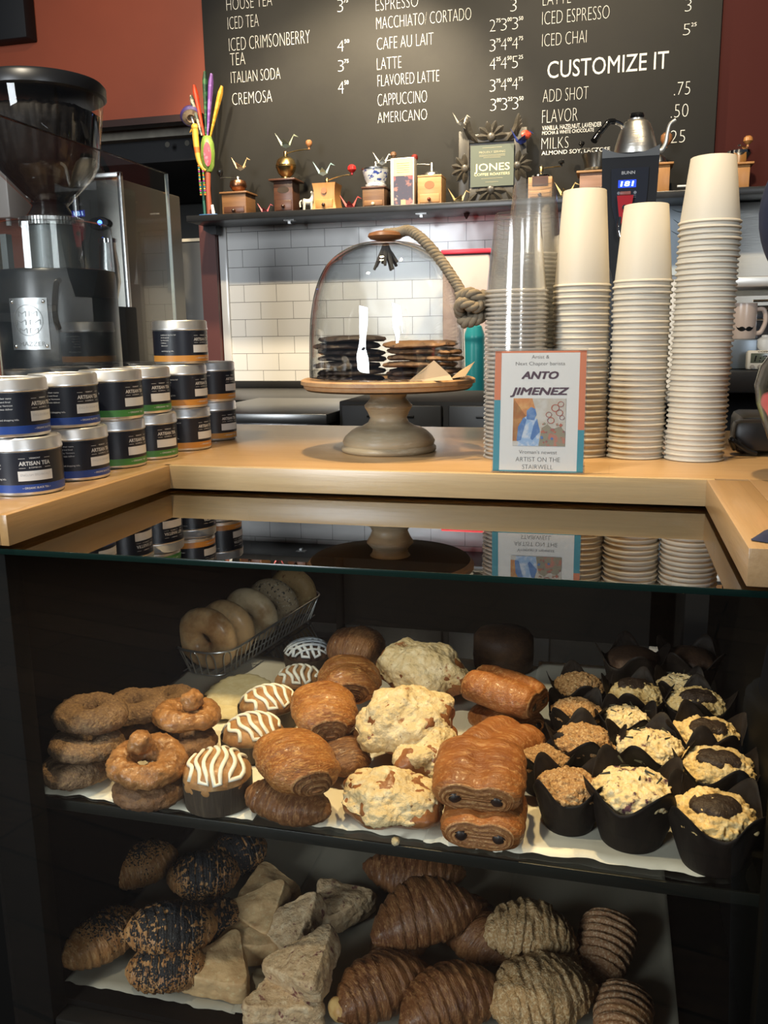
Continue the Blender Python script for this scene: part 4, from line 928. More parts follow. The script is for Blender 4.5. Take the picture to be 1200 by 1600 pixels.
DKC = M('dark_chocolate_cookie', (.028, .018, .015), .6, var=((35, (.075, .05, .04), .5, .75), (80, (.012, .008, .007), .55, .7)), bump=((70, .0015),))
BRC = M('golden_cookie', (.21, .115, .055), .65, var=((30, (.13, .065, .03), .4, .7), (45, (.035, .018, .012), .60, .66)), bump=((70, .0015),))
cd0 = (-0.434, 1.44, 1.3312); cb0 = (-0.3067, 1.44, 1.331)
for nm, base, n, r, th, mat, lbl in (('dark', cd0, 7, .057, .0096, DKC, 'dark chocolate cookie, %s of the left stack under the cloche'), ('brown', cb0, 6, .0625, .0098, BRC, 'brown chocolate chip cookie, %s of the right stack under the cloche')):
    for i in range(n):
        w_ = ('topmost' if i == n - 1 else 'lowest' if i == 0 else ordinal(n - 1 - i) + ' from the top')
        mt = mat if not (nm == 'brown' and i < 2) else M('baked_dark_cookie', (.075, .042, .026), .6, var=((40, (.03, .018, .012), .45, .65),), bump=((70, .0015),))
        o = tag(mk('cookie', cookie(r, th, i * 3 + (50 if nm == 'brown' else 0), None), mt, None, 60), lbl % w_, 'cookie', 'cookies under the cloche')
        o.location = (base[0] + .0045 * sin(i * 2.3), base[1] + .004 * cos(i * 1.7), ZP + .0008 + i * (th * 1.12)); o.rotation_euler = (.022 * sin(i * 4.1), .03 * cos(i * 2.9), i * 1.3)
def wax(label, pts, lift):
    bm = B(); vs = [bm.verts.new(p) for p in pts]; n = len(pts)
    if n == 4: bm.faces.new(vs)
    else: bm.faces.new(vs[:3]); bm.faces.new((vs[0], vs[2], vs[3])) ; bm.faces.new((vs[0], vs[3], vs[4]))
    o = tag(mk('wax_paper', bm, M('brown_wax_paper', (.40, .29, .17), .5), None, 0), label, 'paper')
    so = o.modifiers.new('thickness', 'SOLIDIFY'); so.thickness = .0003
b0 = lambda p, z=0: (p[0], p[1], ZP + z)
wax('folded brown wax paper standing against the right cookie stack', [(-0.317, 1.37, 1.3254), (-0.2434, 1.37, 1.3284), (-0.2494, 1.375, 1.3362), (-0.2761, 1.38, 1.3592), (-0.2897, 1.375, 1.3453)], 0)
wax('brown wax paper corner poking out beside the cloche rim', [(-0.2478, 1.372, 1.3303), (-0.2265, 1.385, 1.3336), (-0.2144, 1.405, 1.3559), (-0.2375, 1.395, 1.3413)], 0)
wax('flat brown wax paper lying under the left cookie stack', [(cd0[0] + .00, cd0[1] - .072, ZP + .0006), (cd0[0] + .075, cd0[1] - .066, ZP + .0006), (cd0[0] + .09, cd0[1] + .03, ZP + .0006), (cd0[0] - .03, cd0[1] + .05, ZP + .0006)], 0)

# red lidded bin and teal bottle on the back counter
bz0, bz1 = cz, 1.7075
xa, xb = -0.6591, -0.4647
t = thing('storage_bin', 'clear plastic storage bin with a red lid standing against the tile', 'storage bin', ((xa + xb) / 2, 3.5, 0))
hwx = (xb - xa) / 2
bm = B(); box(bm, (-hwx * .96, -.06, cz + .001), (hwx * .96, .10, bz1 - .012), .012); mk('bin_body', bm, M('milky_pink_plastic', (.52, .42, .40), .35, var=((4, (.42, .30, .28), .4, .7),)), t)
bm = B(); box(bm, (-hwx, -.065, bz1 - .012), (hwx, .105, bz1 + .006), .004); mk('bin_lid', bm, M('red_bin_lid', (.55, .03, .06), .35), t)
tx = -0.4907; tz1 = 1.4441; tr = 0.0379
t = thing('teal_bottle', 'teal plastic bottle with a round shoulder below the rope knot', 'bottle', (tx, 3.2, cz))
h_ = tz1 - cz
bm = B(); lathe(bm, [(0, 0), (tr, 0), (tr * 1.03, .01), (tr * 1.03, h_ * .68), (tr * .98, h_ * .74), (tr * 1.03, h_ * .76), (tr * 1.0, h_ * .8), (tr * .7, h_ * .92), (tr * .45, h_ * .94), (0, h_ * .94)], 32); mk('bottle_body', bm, M('teal_plastic', (.015, .20, .23), .3), t)
bm = B(); lathe(bm, [(0, h_ * .94), (tr * .5, h_ * .94), (tr * .5, h_), (0, h_)], 24); mk('cap', bm, M('teal_cap', (.03, .26, .28), .35), t)

# ------------------------------------------------------------------ cups
PAPER = M('paper_cup_cream', (.57, .525, .435), .55, bump=((240, .0001),))
def cup_mesh(h, rr, rb, name):
    """upside-down cup, rim at z=0, its foot on top; real paper thickness"""
    bm = B()
    lathe(bm, [(rr - .0010, .0006), (rr - .0006, -.0002), (rr + .0012, 0), (rr + .0026, .0010), (rr + .0026, .0028), (rr + .0012, .0040), (rr - .0001, .0036), (rb, h - .0008), (rb - .0010, h), (rb - .0022, h - .0006), (rb - .0024, h - .007), (0, h - .007), (.004, h - .0078), (rb - .0028, h - .0078), (rr - .0010, .0006)], 48)
    return bm
def paper_stack(x, y, h, rb, n, pitch, desc, group, lean=(0, 0)):
    me = None
    for i in range(n):
        k = n - 1 - i    # from the top
        lb = ('white paper cup standing bare on top of %s' % desc) if k == 0 else ('bottom white paper cup of %s, its rim on the counter' % desc if i == 0 else 'white paper cup, %s from the top of %s' % (ordinal(k), desc))
        if me is None: o = mk('paper_cup', cup_mesh(h, .0432, rb, ''), PAPER, None, 50); me = o.data
        else: o = link('paper_cup', me)
        tag(o, lb, 'paper cup', group)
        random.seed(i * 13 + n); o.location = (x + lean[0] * i / n + random.uniform(-.0009, .0009), y + lean[1] * i / n + random.uniform(-.0006, .0006), CZ + .0003 + i * pitch)
paper_stack(-0.0474, 1.4304 + .045, .147, .0335, 31, .0090, 'the stack behind the acrylic sign', 'paper cups, stack behind the acrylic sign', (-.006, 0))
paper_stack(0.0401, 1.4224 + .045, .1165, .0335, 32, .00883, 'the middle stack', 'paper cups, middle stack')
paper_stack(0.1300, 1.4088 + .045, .0955, .0325, 44, .00828, 'the tallest right stack', 'paper cups, tallest stack', (.004, 0))
paper_stack(-0.0185 - .033, 1.575, .147, .0335, 25, .0090, 'the half-hidden rear stack', 'paper cups, half hidden rear stack', (-.002, 0))
CLR = GLASS('clear_cup_plastic', (.988, .988, .985), .10, 1.5, two=False, haze=.028, hazecol=(.75, .75, .75))
CRIM = GLASS('clear_cup_rim', (.90, .90, .89), .12, 1.5, haze=.30, hazecol=(.72, .71, .69))
def clear_stack(x, y, h, rb, rr, n, pitch, desc, group):
    mk.recalc = False
    bm = B(); lathe(bm, [(rr, .004), (rr - .0015, .014), (rb + .002, h - .012), (rb, h - .001), (rb - .002, h), (rb - .006, h - .003), (0, h - .003)], 40)
    lathe(bm, [(rr, .004), (rr - .0006, .0006), (rr + .0012, 0), (rr + .0028, .0012), (rr + .0028, .0028), (rr + .0012, .0042), (rr, .004)], 40, mi=1)
    proto = None
    for i in range(n):
        k = n - 1 - i
        lb = ('clear plastic cup standing free on top of %s' % desc) if k == 0 else ('bottom clear plastic cup of %s' % desc if i == 0 else 'clear plastic cup, %s from the top of %s' % (ordinal(k), desc))
        if proto is None: proto = o = mk('clear_plastic_cup', bm, [CLR, CRIM], None, 50)
        else: o = link('clear_plastic_cup', proto.data)
        tag(o, lb, 'plastic cup', group); random.seed(i * 7 + n)
        o.location = (x + random.uniform(-.0008, .0008), y + random.uniform(-.0008, .0008), CZ + .0003 + i * pitch)
    mk.recalc = True
clear_stack(-0.1522, 1.43, .120, .0345, .0475, 39, .0069, 'the front clear cup stack', 'clear cups, front stack')
clear_stack(-0.1358, 1.535, .120, .0330, .0465, 48, .0069, 'the taller clear cup stack behind', 'clear cups, rear stack')

# acrylic sign
sgx0, sgx1 = -0.1652, -0.0361
sy0 = 1.262; sw_ = sgx1 - sgx0; shh = 1.3754 - CZ
sgn = thing('acrylic_sign', 'clear acrylic sign holder with the artist notice in front of the cups', 'sign', (sgx0, sy0, CZ + .0004), 0.02)
tilt = -.115
TM = RX(tilt)
def sf(x, y, z): return tuple(TM @ Vector((x, -.0002 - z, y)))
def quad(bm, x0, z0, x1, z1, d=0., mi=0):
    bm.faces.new([bm.verts.new(sf(*p)) for p in ((x0, z0, d), (x1, z0, d), (x1, z1, d), (x0, z1, d))]).material_index = mi
ACR = GLASS('acrylic', (.97, .97, .97), .02, 1.49, haze=.02)
mk('holder', box(box(B(), (-.002, -.0022, 0), (sw_ + .002, -.0007, shh + .003), mat=TM), (-.002, .0013, 0), (sw_ + .002, .0028, shh + .003), mat=TM), ACR, sgn, 0)
bm = B(); box(bm, (-.002, -.0022, 0), (sw_ + .002, .075, .0018)); mk('foot', bm, ACR, sgn, 0)
card = mk('card', box(B(), (0, 0, .002), (sw_, .0008, shh), mat=TM), WHITE, sgn, 0)
mk.recalc = False
bw_ = sw_ * .07; bm = B()
quad(bm, 0, shh * .60, bw_, shh, .0001); quad(bm, sw_ - bw_, shh * .36, sw_, shh, .0001); quad(bm, 0, shh * .985, sw_, shh, .0001); mk('orange_border', bm, M('coral_print', (.68, .20, .08), .5), card, 0)
bm = B(); quad(bm, 0, .002, bw_, shh * .60, .0001); quad(bm, sw_ - bw_, .002, sw_, shh * .36, .0001); quad(bm, 0, .002, sw_, shh * .022, .0001); mk('teal_border', bm, M('teal_print', (.03, .28, .36), .5), card, 0)
tf = lambda x, y, z: sf(x, y, .0003)
bm = B(); mxx = sw_ / 2
text(bm, 'Artist &', mxx, shh * .938, shh * .030, sw_ * .19, tf, -.01, align='C'); text(bm, 'Next Chapter barista', mxx, shh * .884, shh * .030, sw_ * .54, tf, -.01, align='C')
text(bm, "Vroman's newest", mxx, shh * .160, shh * .032, sw_ * .42, tf, -.01, align='C'); text(bm, 'ARTIST ON THE', mxx, shh * .096, shh * .040, sw_ * .49, tf, -.015, align='C'); text(bm, 'STAIRWELL', mxx, shh * .034, shh * .040, sw_ * .34, tf, -.015, align='C')
mk('small_lettering', bm, M('grey_print_ink', (.10, .10, .10), .5), card, 0)
bm = B()
for q, (dx, dy) in enumerate(((-.0006, -.0004), (.0006, -.0004), (0, .0005), (-.0006, .0004), (.0006, .0004))):
    for nm_, u, wv in (('ANTO', .775, .40), ('JIMENEZ', .645, .64)): text(bm, nm_, mxx + dx, shh * u + dy, shh * .060, sw_ * wv, lambda x, y, z: sf(x, y, .0003 + q * .00002), .0, .25, align='C')
mk('name_lettering', bm, M('plum_print_ink', (.055, .012, .035), .5), card, 0)
# the little painting on the notice
pu = lambda u, v: (sw_ * (.215 + .58 * u), shh * (.225 + .39 * v))
bm = B(); PM = [M('print_cream', (.55, .50, .42), .5, var=((60, (.62, .6, .55), .45, .6),)), M('print_orange', (.55, .22, .06), .5, var=((70, (.65, .35, .12), .45, .6),)), M('print_pale_blue', (.22, .36, .58), .5, var=((90, (.45, .52, .62), .45, .6),)), M('print_blue', (.05, .14, .36), .5, var=((90, (.12, .22, .42), .45, .6),)), M('print_rust', (.36, .10, .06), .5, var=((120, (.16, .08, .10), .45, .6),)), M('print_olive', (.22, .20, .14), .5, var=((110, (.36, .14, .10), .5, .6),))]
def pp_(pts, mi, d): bm.faces.new([bm.verts.new(sf(*pu(*p), d)) for p in pts]).material_index = mi
pp_([(0, 0), (1, 0), (1, 1), (0, 1)], 0, .0004); pp_([(0, .1), (.34, .1), (.3, .55), (.42, .78), (.36, 1), (0, 1)], 1, .0005)
pp_([(.10, 0), (.50, 0), (.52, .35), (.44, .58), (.36, .62), (.24, .62), (.12, .45)], 2, .0006)
pp_([(.26, .56), (.40, .54), (.45, .66), (.42, .78), (.34, .82), (.26, .74)], 3, .0007); pp_([(.08, .1), (.16, .12), (.26, .56), (.20, .60), (.1, .4)], 3, .0007); pp_([(.38, .12), (.52, .3), (.46, .58), (.40, .45), (.34, .16)], 3, .0007)
pp_([(.50, 0), (1, 0), (1, .3), (.9, .42), (.76, .36), (.66, .46), (.55, .38)], 5, .0006)
random.seed(4)
for i in range(26):
    u, v = random.uniform(.55, .97), random.uniform(.05, .5); s = random.uniform(.02, .05); a = random.uniform(0, 3)
    pp_([(u + s * cos(a), v + s * .6 * sin(a)), (u + s * .4 * cos(a + 1.6), v + s * sin(a + 1.6)), (u - s * cos(a), v - s * .6 * sin(a)), (u - s * .4 * cos(a + 1.6), v - s * sin(a + 1.6))], random.choice([4, 4, 5, 3]), .0008 + i * .000004)
for cx_, cy_2, r in ((.80, .80, .08), (.90, .88, .06), (.88, .70, .07), (.68, .66, .06), (.72, .54, .07), (.93, .60, .05)):
    n = 14
    for i in range(n):
        a, b_ = 2 * pi * i / n, 2 * pi * (i + 1) / n
        pp_([(cx_ + r * cos(a), cy_2 + r * sin(a)), (cx_ + r * cos(b_), cy_2 + r * sin(b_)), (cx_ + r * .78 * cos(b_), cy_2 + r * .78 * sin(b_)), (cx_ + r * .78 * cos(a), cy_2 + r * .78 * sin(a))], 4, .00095)
mk('painting_print', bm, PM, card, 0)
mk.recalc = True

# ------------------------------------------------------------------ hot water tower and kettle
wx0, wx1 = -0.0510, 0.1025; wc = (wx0 + wx1) / 2; wz1 = 1.8929; wh = wx1 - wx0
wt = thing('hot_water_tower', 'black hot water dispenser tower with a blue temperature display', 'water dispenser', (wc, 2.65, 0))
TB = M('tower_black_plastic', (.007, .007, .009), .4, spec=.3); TN = M('tower_navy_panel', (.010, .013, .024), .35, spec=.3)
zt0 = lz + .031
def hull(bm, half, y0, y1, zs, mi=0):
    r = [[bm.verts.new(p) for p in ((-h_, y0, z), (h_, y0, z), (h_, y1, z), (-h_, y1, z))] for z, h_ in zip(zs, half)]
    for a, b_ in zip(r, r[1:]):
        for q in range(4): bm.faces.new((a[q], a[(q + 1) % 4], b_[(q + 1) % 4], b_[q]))
    bm.faces.new(r[0][::-1]); bm.faces.new(r[-1])
zl = [1.5361, 1.6063, 1.7102, 1.7785, 1.8628, 1.8829]
bm = B(); hull(bm, [wh * .22, wh * .36, wh * .455, wh * .485, wh * .5, wh * .5], 0, .24, zl)
mk('tower_housing', bm, TB, wt, 30)
bm = B(); box(bm, (-wh * .42, .14, zt0), (wh * .42, .26, zl[0] + .05), .006); box(bm, (-wh * .5, -.02, zt0), (wh * .5, .26, zt0 + .05), .008); mk('tower_base', bm, TB, wt)
bm = B(); hull(bm, [.004, wh * .20, wh * .30, wh * .32, wh * .325], -.006, .0, [1.6315, 1.6833, 1.7431, 1.7940, 1.8410]); pn = mk('control_panel', bm, TN, wt, 30)
bm = B(); 
n = 12
V0 = [bm.verts.new((wh * (-.5 + i / n), -.002, zl[-1] - .004 + (.020 * (abs(i / n - .5) * 2) ** 2))) for i in range(n + 1)]; V1 = [bm.verts.new((wh * (-.5 + i / n), .24, zl[-1] + .002 + (.016 * (abs(i / n - .5) * 2) ** 2))) for i in range(n + 1)]
V2 = [bm.verts.new((wh * (-.5 + i / n), -.002, zl[-1] - .012)) for i in range(n + 1)]; V3 = [bm.verts.new((wh * (-.5 + i / n), .24, zl[-1] - .012)) for i in range(n + 1)]
for i in range(n): bm.faces.new((V0[i], V0[i + 1], V1[i + 1], V1[i])); bm.faces.new((V2[i], V2[i + 1], V0[i + 1], V0[i])); bm.faces.new((V3[i], V1[i], V1[i + 1], V3[i + 1]))
bm.faces.new((V0[0], V1[0], V3[0], V2[0])); bm.faces.new((V0[n], V2[n], V3[n], V1[n])); mk('tray_top', bm, M('dark_steel_tray', (.20, .20, .195), .3, .9), wt, 40)
dsp = Vector((0.0193, 2.643, 1.7997)) - Vector((wc, 2.65, 0))
mk.recalc = False
bm = B(); text(bm, 'BUNN', dsp.x + .002, 1.8248, .0085, .036, lambda x, y, z: (x, -.0068, y), .02, align='C'); mk('brand_lettering', bm, M('silver_print', (.45, .46, .48), .4), pn, 0)
bm = B()
v = [bm.verts.new((dsp.x + a, -.0066, dsp.z + b_)) for a, b_ in ((-.024, -.010), (.024, -.010), (.024, .010), (-.024, .010))]; bm.faces.new(v); ds_ = mk('display', bm, M('display_blue', (.005, .01, .05), .2, emit=((.03, .08, 1.0), 1.6)), pn, 0)
bm = B(); text(bm, '181', dsp.x, dsp.z - .006, .013, .036, lambda x, y, z: (x, -.0070, y), .02, .1, align='C'); mk('digits', bm, M('display_digits', (.3, .5, 1.), .3, emit=((.45, .75, 1.), 6)), ds_, 0)
bm = B()
for a in (-.022, 0, .022):
    n = 16; v = [bm.verts.new((dsp.x + a + .0042 * cos(2 * pi * i / n), -.0068, dsp.z - .024 + .0042 * sin(2 * pi * i / n))) for i in range(n)]; bm.faces.new(v)
for b_ in (-.032, -.037): v = [bm.verts.new((dsp.x + a, -.0068, dsp.z + b_ + c_)) for a, c_ in ((-.025, 0), (.025, 0), (.025, .0012), (-.025, .0012))]; bm.faces.new(v)
mk('button_print', bm, M('button_grey', (.22, .24, .28), .4), pn, 0)
mk.recalc = True
fz = 1.7575
bm = B(); poly(bm, [(-.022, .010), (.022, .010), (.017, -.030), (.012, -.064), (-.012, -.064), (-.017, -.030)], .012, T3(dsp.x - .004, -.008, fz) @ FR); lv = mk('tap_lever', bm, M('red_tap', (.50, .02, .03), .25), wt, 30)
bm = B(); lathe(bm, [(0, 0), (.008, 0), (.007, .003), (0, .003)], 20, T3(dsp.x - .004, -.0205, fz - .022) @ FR); mk('lever_stud', bm, CHROME, lv)
bm = B(); box(bm, (dsp.x - .019, -.012, fz + .012), (dsp.x + .011, -.0062, fz + .022), .002); mk('caution_tab', bm, M('dull_red_tab', (.30, .10, .08), .4), wt)
bm = B(); tube(bm, spl([(dsp.x - .012, -.008, fz - .03), (dsp.x - .018, -.022, fz - .07), (dsp.x - .010, -.026, fz - .105), (dsp.x + .004, -.02, fz - .09)], 5), .006, 10); mk('tap_spout', bm, CHROME, wt)
# gooseneck kettle
kp = (0.0392, 2.74, 1.905); kr = 0.0611; kh = 2.0008 - 1.9016
kt = thing('kettle', 'brushed steel gooseneck kettle standing on the hot water tower', 'kettle', (kp[0], 2.75, zl[-1] + .0065))
KS = M('brushed_kettle_steel', (.72, .69, .62), .38, 1., bump=((26, .0012, (.4, .4, 3)),))
bm = B(); lathe(bm, [(0, 0), (kr * .98, 0), (kr, .006), (kr * .93, kh * .30), (kr * .78, kh * .62), (kr * .62, kh * .86), (kr * .52, kh * .93), (kr * .44, kh * .95), (0, kh * .96)], 40); mk('kettle_body', bm, KS, kt)
bm = B(); lathe(bm, [(0, kh * .955), (kr * .40, kh * .955), (kr * .40, kh * 1.0), (kr * .26, kh * 1.02), (0, kh * 1.02)], 28); ld = mk('lid', bm, KS, kt)
bm = B(); lathe(bm, [(0, kh * 1.02), (kr * .3, kh * 1.02), (kr * .34, kh * 1.08), (kr * .30, kh * 1.15), (0, kh * 1.17)], 24); mk('lid_knob', bm, BLK, ld)
K = [tuple(Vector(q) - Vector((kp[0], 2.75, zl[-1] + .0065))) for q in ((-0.0005, 2.73, 1.9706), (-0.022, 2.72, 1.9802), (-0.0376, 2.71, 1.9775), (-0.051, 2.7, 1.9611), (-0.0659, 2.69, 1.9414), (-0.0757, 2.68, 1.9249))]
bm = B(); tube(bm, spl(K[1:], 5), [.0085] * 15 + [.010] * 6, 12); mk('handle_grip', bm, BLK, kt)
bm = B(); tube(bm, spl([(-kr * .5, -.01, kh * .62), K[0], K[1]], 4), .006, 8); tube(bm, spl([(-kr * .62, -.01, kh * .80), K[0]], 4), .005, 8); mk('handle_bracket', bm, CHROME, kt)
S_ = [tuple(Vector(q) - Vector((kp[0], 2.75, zl[-1] + .0065))) for q in ((0.1085, 2.76, 1.901), (0.1215, 2.76, 1.9208), (0.1253, 2.76, 1.9478), (0.1311, 2.76, 1.9713), (0.1461, 2.76, 1.9821))]
bm = B(); tube(bm, spl([(kr * .80, .0, kh * .10)] + S_, 6), [.008, .0075, .006, .0055, .005, .0045], 10); mk('gooseneck_spout', bm, M('pale_spout_steel', (.80, .78, .72), .35, .8), kt)

# ------------------------------------------------------------------ right end: espresso machine, mug, timer and others
em = thing('espresso_machine', 'stainless espresso machine with a bright cup rail behind the tallest cups', 'espresso machine', (0, 0, 0))
e0 = (0.2599, 2.2, 1.5171); ebz = 1.4936; emz = 1.3770; eck = 1.3096
ex = e0[0] - .30
mk('machine_body', box(B(), (e0[0] - .02, 2.40, eck), (1.1, 2.8, e0[2] - .06), .006), M('mirror_panel_steel', (.42, .45, .47), .18, 1.), em)
mk('cup_rail', box(B(), (e0[0] - .02, 2.18, ebz), (1.1, 2.80, e0[2]), .004), M('bright_rail_steel', (.85, .85, .82), .3, .7), em)
mk('cup_step', box(B(), (0.2574, 2.16, eck + .001), (0.3157, 2.40, emz), .003), M('blue_grey_panel', (.20, .24, .28), .35, .5), em)
bm = B()
for z_ in (1.4657, 1.4448, 1.4208): tube(bm, [(0.3193, 2.3, z_), (1.05, 2.3, z_)], .003, 8)
mk('wire_rack', bm, CHROME, em)
mk('machine_plinth', box(B(), (0.1995, 2.10, eck - .05), (1.1, 2.85, eck), .004), BLACK, em)
mk('stand', box(B(), (0.2090, 2.35, 0), (1.1, 2.85, eck - .05), .004), BLACKM, em)
# steel wall plate and hood to the right
mk_ = box(B(), (0.4174, 3.69, cz + .002), (2.4, 3.738, 1.868), .002)
o = tag(mk('steel_wall_panel', mk_, M('pale_brushed_panel', (.42, .42, .40), .38, .7, bump=((20, .0004, (1, 1, 12)),)), None, 30), 'pale brushed steel wall panel behind the tallest cups under the shelf', 'wall panel')
mk_ = box(B(), (0.1673, 3.725, 1.6098), (0.2888, 3.7375, 1.8793))
t = thing('poster', 'pale blue poster with grey curves on the tile between two cup stacks', 'poster', (0, 0, 0))
mk('poster_sheet', mk_, M('pale_blue_poster', (.52, .60, .66), .4), t, 0)
bm = B(); 
for a, b_, c_ in (((0.1993, 3.72, 1.8579), (0.2282, 3.72, 1.8471), (0.266, 3.72, 1.8454)), ((0.2058, 3.72, 1.822), (0.2304, 3.72, 1.8043), (0.2687, 3.72, 1.7955)), ((0.1985, 3.72, 1.7794), (0.2278, 3.72, 1.7638), (0.2705, 3.72, 1.7621))): tube(bm, spl([(q[0], 3.7245, q[2]) for q in (a, b_, c_)], 5), [.001, .003, .005, .006, .007, .008, .008, .007, .006, .004, .002], 6, squash=.2)
mk('printed_curves', bm, M('poster_grey', (.22, .25, .28), .5), t, 0)
# mug with a moustache
mp = (0.3015, 2.26, 1.3778); mr = 0.0315; mh = 1.4594 - emz
mg = thing('mug', 'pale glazed mug with a black moustache standing right of the tallest cups', 'mug', (0.2930, 2.26, emz + .0004), -.06)
bm = B(); lathe(bm, [(0, 0), (mr * .96, 0), (mr, .004), (mr, mh * .97), (mr * .98, mh), (mr * .93, mh), (mr * .9, .006), (0, .006)], 40); mk('mug_body', bm, M('pale_pink_glaze', (.66, .52, .43), .25), mg)
bm = B(); tube(bm, spl([(mr * .97, 0, mh * .82), (mr * 1.45, 0, mh * .80), (mr * 1.62, 0, mh * .5), (mr * 1.35, 0, mh * .2), (mr * .97, 0, mh * .15)], 6), .0055, 10); mk('mug_handle', bm, M('pale_pink_glaze', (.66, .52, .43), .25), mg)
mk.recalc = False
bm = B(); fnm = lambda x, y: ((mr + .0006) * sin(x / mr), -(mr + .0006) * cos(x / mr), y)
up_ = [(0, .02), (.2, .20), (.4, .27), (.6, .24), (.8, .14), (1.0, .16), (1.2, .36)]; lo_ = [(0, -.12), (.2, -.24), (.4, -.28), (.6, -.26), (.8, -.16), (1.0, .0), (1.2, .34)]
for s in (-1, 1):
    U = [bm.verts.new(fnm(.006 + s * a * mr * .58, mh * .28 + b_ * mr * .62)) for a, b_ in up_]; L_ = [bm.verts.new(fnm(.006 + s * a * mr * .58, mh * .28 + b_ * mr * .62)) for a, b_ in lo_]
    for i in range(6): bm.faces.new((L_[i], L_[i + 1], U[i + 1], U[i]) if s > 0 else (U[i], U[i + 1], L_[i + 1], L_[i]))
mk('moustache', bm, BLK, mg, 0); mk.recalc = True
# digital timer
tz = eck; t = thing('kitchen_timer', 'small white digital timer with grey screen beside the painted vase', 'timer', (0.3273, 2.125, tz + .0004), .08)
tw, th_ = 0.0739, 0.0428
mk('timer_case', box(B(), (-tw / 2, 0, 0), (tw / 2, .02, th_), .006), M('white_plastic', (.72, .70, .62), .35), t)
mk('screen', box(B(), (-tw * .40, -.0012, th_ * .36), (tw * .40, .004, th_ * .86), .001), M('lcd_grey', (.10, .12, .09), .2), t)
mk.recalc = False
bm = B(); text(bm, '1:26', 0, th_ * .44, th_ * .32, tw * .6, lambda x, y, z: (x, -.0016, y), .0, .12, align='C'); text(bm, 'COFFEE', 0, th_ * .90, th_ * .07, tw * .4, lambda x, y, z: (x, -.0004, y), .02, align='C'); mk('digits', bm, BLK, t, 0); mk.recalc = True
for i in range(4):
    bm = B(); lathe(bm, [(0, 0), (.0048, 0), (.0044, .0025), (0, .0028)], 16, T3(-tw * .34 + i * tw * .22, .0, th_ * .17) @ FR); mk('button', bm, M('grey_button', (.30, .28, .25), .4), t)
jp = (0.3363, 2.22, 1.3616)
t = thing('white_jar', 'round white jar half seen behind the digital timer', 'jar', (0.3480, 2.26, eck + .0004))
jr = 0.0236; jh = 1.3832 - eck
bm = B(); lathe(bm, [(0, 0), (jr * .8, 0), (jr * 1.05, jh * .25), (jr * 1.1, jh * .55), (jr * .85, jh * .88), (jr * .5, jh * .95), (0, jh * .96)], 32); mk('jar_body', bm, WHITE, t)
bm = B(); lathe(bm, [(0, jh * .955), (jr * .45, jh * .955), (jr * .4, jh * 1.02), (0, jh * 1.04)], 24); mk('jar_lid', bm, M('white_lid', (.7, .7, .68), .3), t)
# black card machine behind the vase
q0 = (0.1921, 1.52, 1.1863); 
t = thing('receipt_printer', 'black boxy machine with a slot standing on the counter behind the vase', 'printer', (0, 0, CZ + .0004))
rx0, rx1 = 0.2058, 0.2681; rz1 = 1.2617 - CZ
mk('printer_body', box(B(), (rx0, 1.53, 0), (rx1 + .04, 1.66, rz1), .012), M('printer_black', (.022, .023, .024), .4), t)
mk('front_step', box(B(), (0.1910, 1.49, .006), (rx0 + .05, 1.535, rz1 * .92), .012), BLACK, t)
bm = B(); box(bm, (rx0 + .012, 1.527, rz1 * .42), (rx0 + .05, 1.531, rz1 * .50)); box(bm, (rx0 + .02, 1.526, rz1 * .15), (rx0 + .035, 1.531, rz1 * .32)); mk('slot', bm, BLACKM, t)
bm = B(); tube(bm, spl([(rx0 - .012, 1.488, .012), (rx0 - .02, 1.47, .03), (rx0 + .004, 1.475, .012), (rx0 + .02, 1.48, .006)], 5), .004, 8); mk('cable', bm, BLK, t)
# painted vase
vb = (0.2063, 1.2917, 1.2)
vx, vy = .284, 1.30
t = thing('painted_vase', 'hand painted dark vase with green leaves and pink flowers at the right edge', 'vase', (vx, vy, CZ + .0004))
VM = M('painted_vase_glaze', (.012, .014, .013), .2, var=((16, (.16, .20, .05), .52, .56, (1, 1, .8), 1), (13, (.50, .10, .11), .60, .63, (1, 1, 1), 1)), coat=.4)
bm = B(); vr = .096; vh = .19
lathe(bm, [(0, 0), (.050, 0), (.056, .004), (.060, .02), (.074, .055), (.090, .10), (.0935, .125), (.088, .15), (.070, .178), (.050, .195), (.045, .21), (.050, .218), (.044, .219), (.04, .20), (0, .195)], 48); mk('vase_body', bm, VM, t)
bm = B(); lathe(bm, [(0, -.0003), (.062, -.0003), (.063, .004), (0, .0045)], 40); mk('dark_foot_ring', bm, BLACK, t)
# navy folded cloth at the counter's right corner
c0 = (0.1344, 0.8828, 1.2)
bm = B(); n = 14; G = []
for i in range(n + 1):
    r = []
    for j in range(n + 1):
        u, v_ = i / n, j / n; x = c0[0] + .002 + u * .16; hwid = .003 + .05 * u ** .8; y = c0[1] + .004 + (v_ - .5) * 2 * hwid - .01 * u
        zz = CZ + .0012 + (.026 * min(1, u * 2.6) ** .6) * (1 - (abs(v_ - .5) * 2) ** 2.2) + .003 * noise.noise(Vector((u * 5, v_ * 5, 1))) * u
        r.append(bm.verts.new((x, y, max(CZ + .0008, zz))))
    G.append(r)
for i in range(n):
    for j in range(n): bm.faces.new((G[i][j], G[i + 1][j], G[i + 1][j + 1], G[i][j + 1]))
bm.faces.new([G[i][0] for i in range(n, -1, -1)] + [G[0][j] for j in range(1, n + 1)] + [G[i][n] for i in range(1, n + 1)] + [G[n][j] for j in range(n - 1, 0, -1)])
tag(mk('folded_cloth', bm, M('navy_cotton', (.012, .017, .045), .85, var=((90, (.02, .026, .06), .45, .6),)), None, 60), 'folded navy cloth lying at the front corner of the counter, right edge', 'cloth')

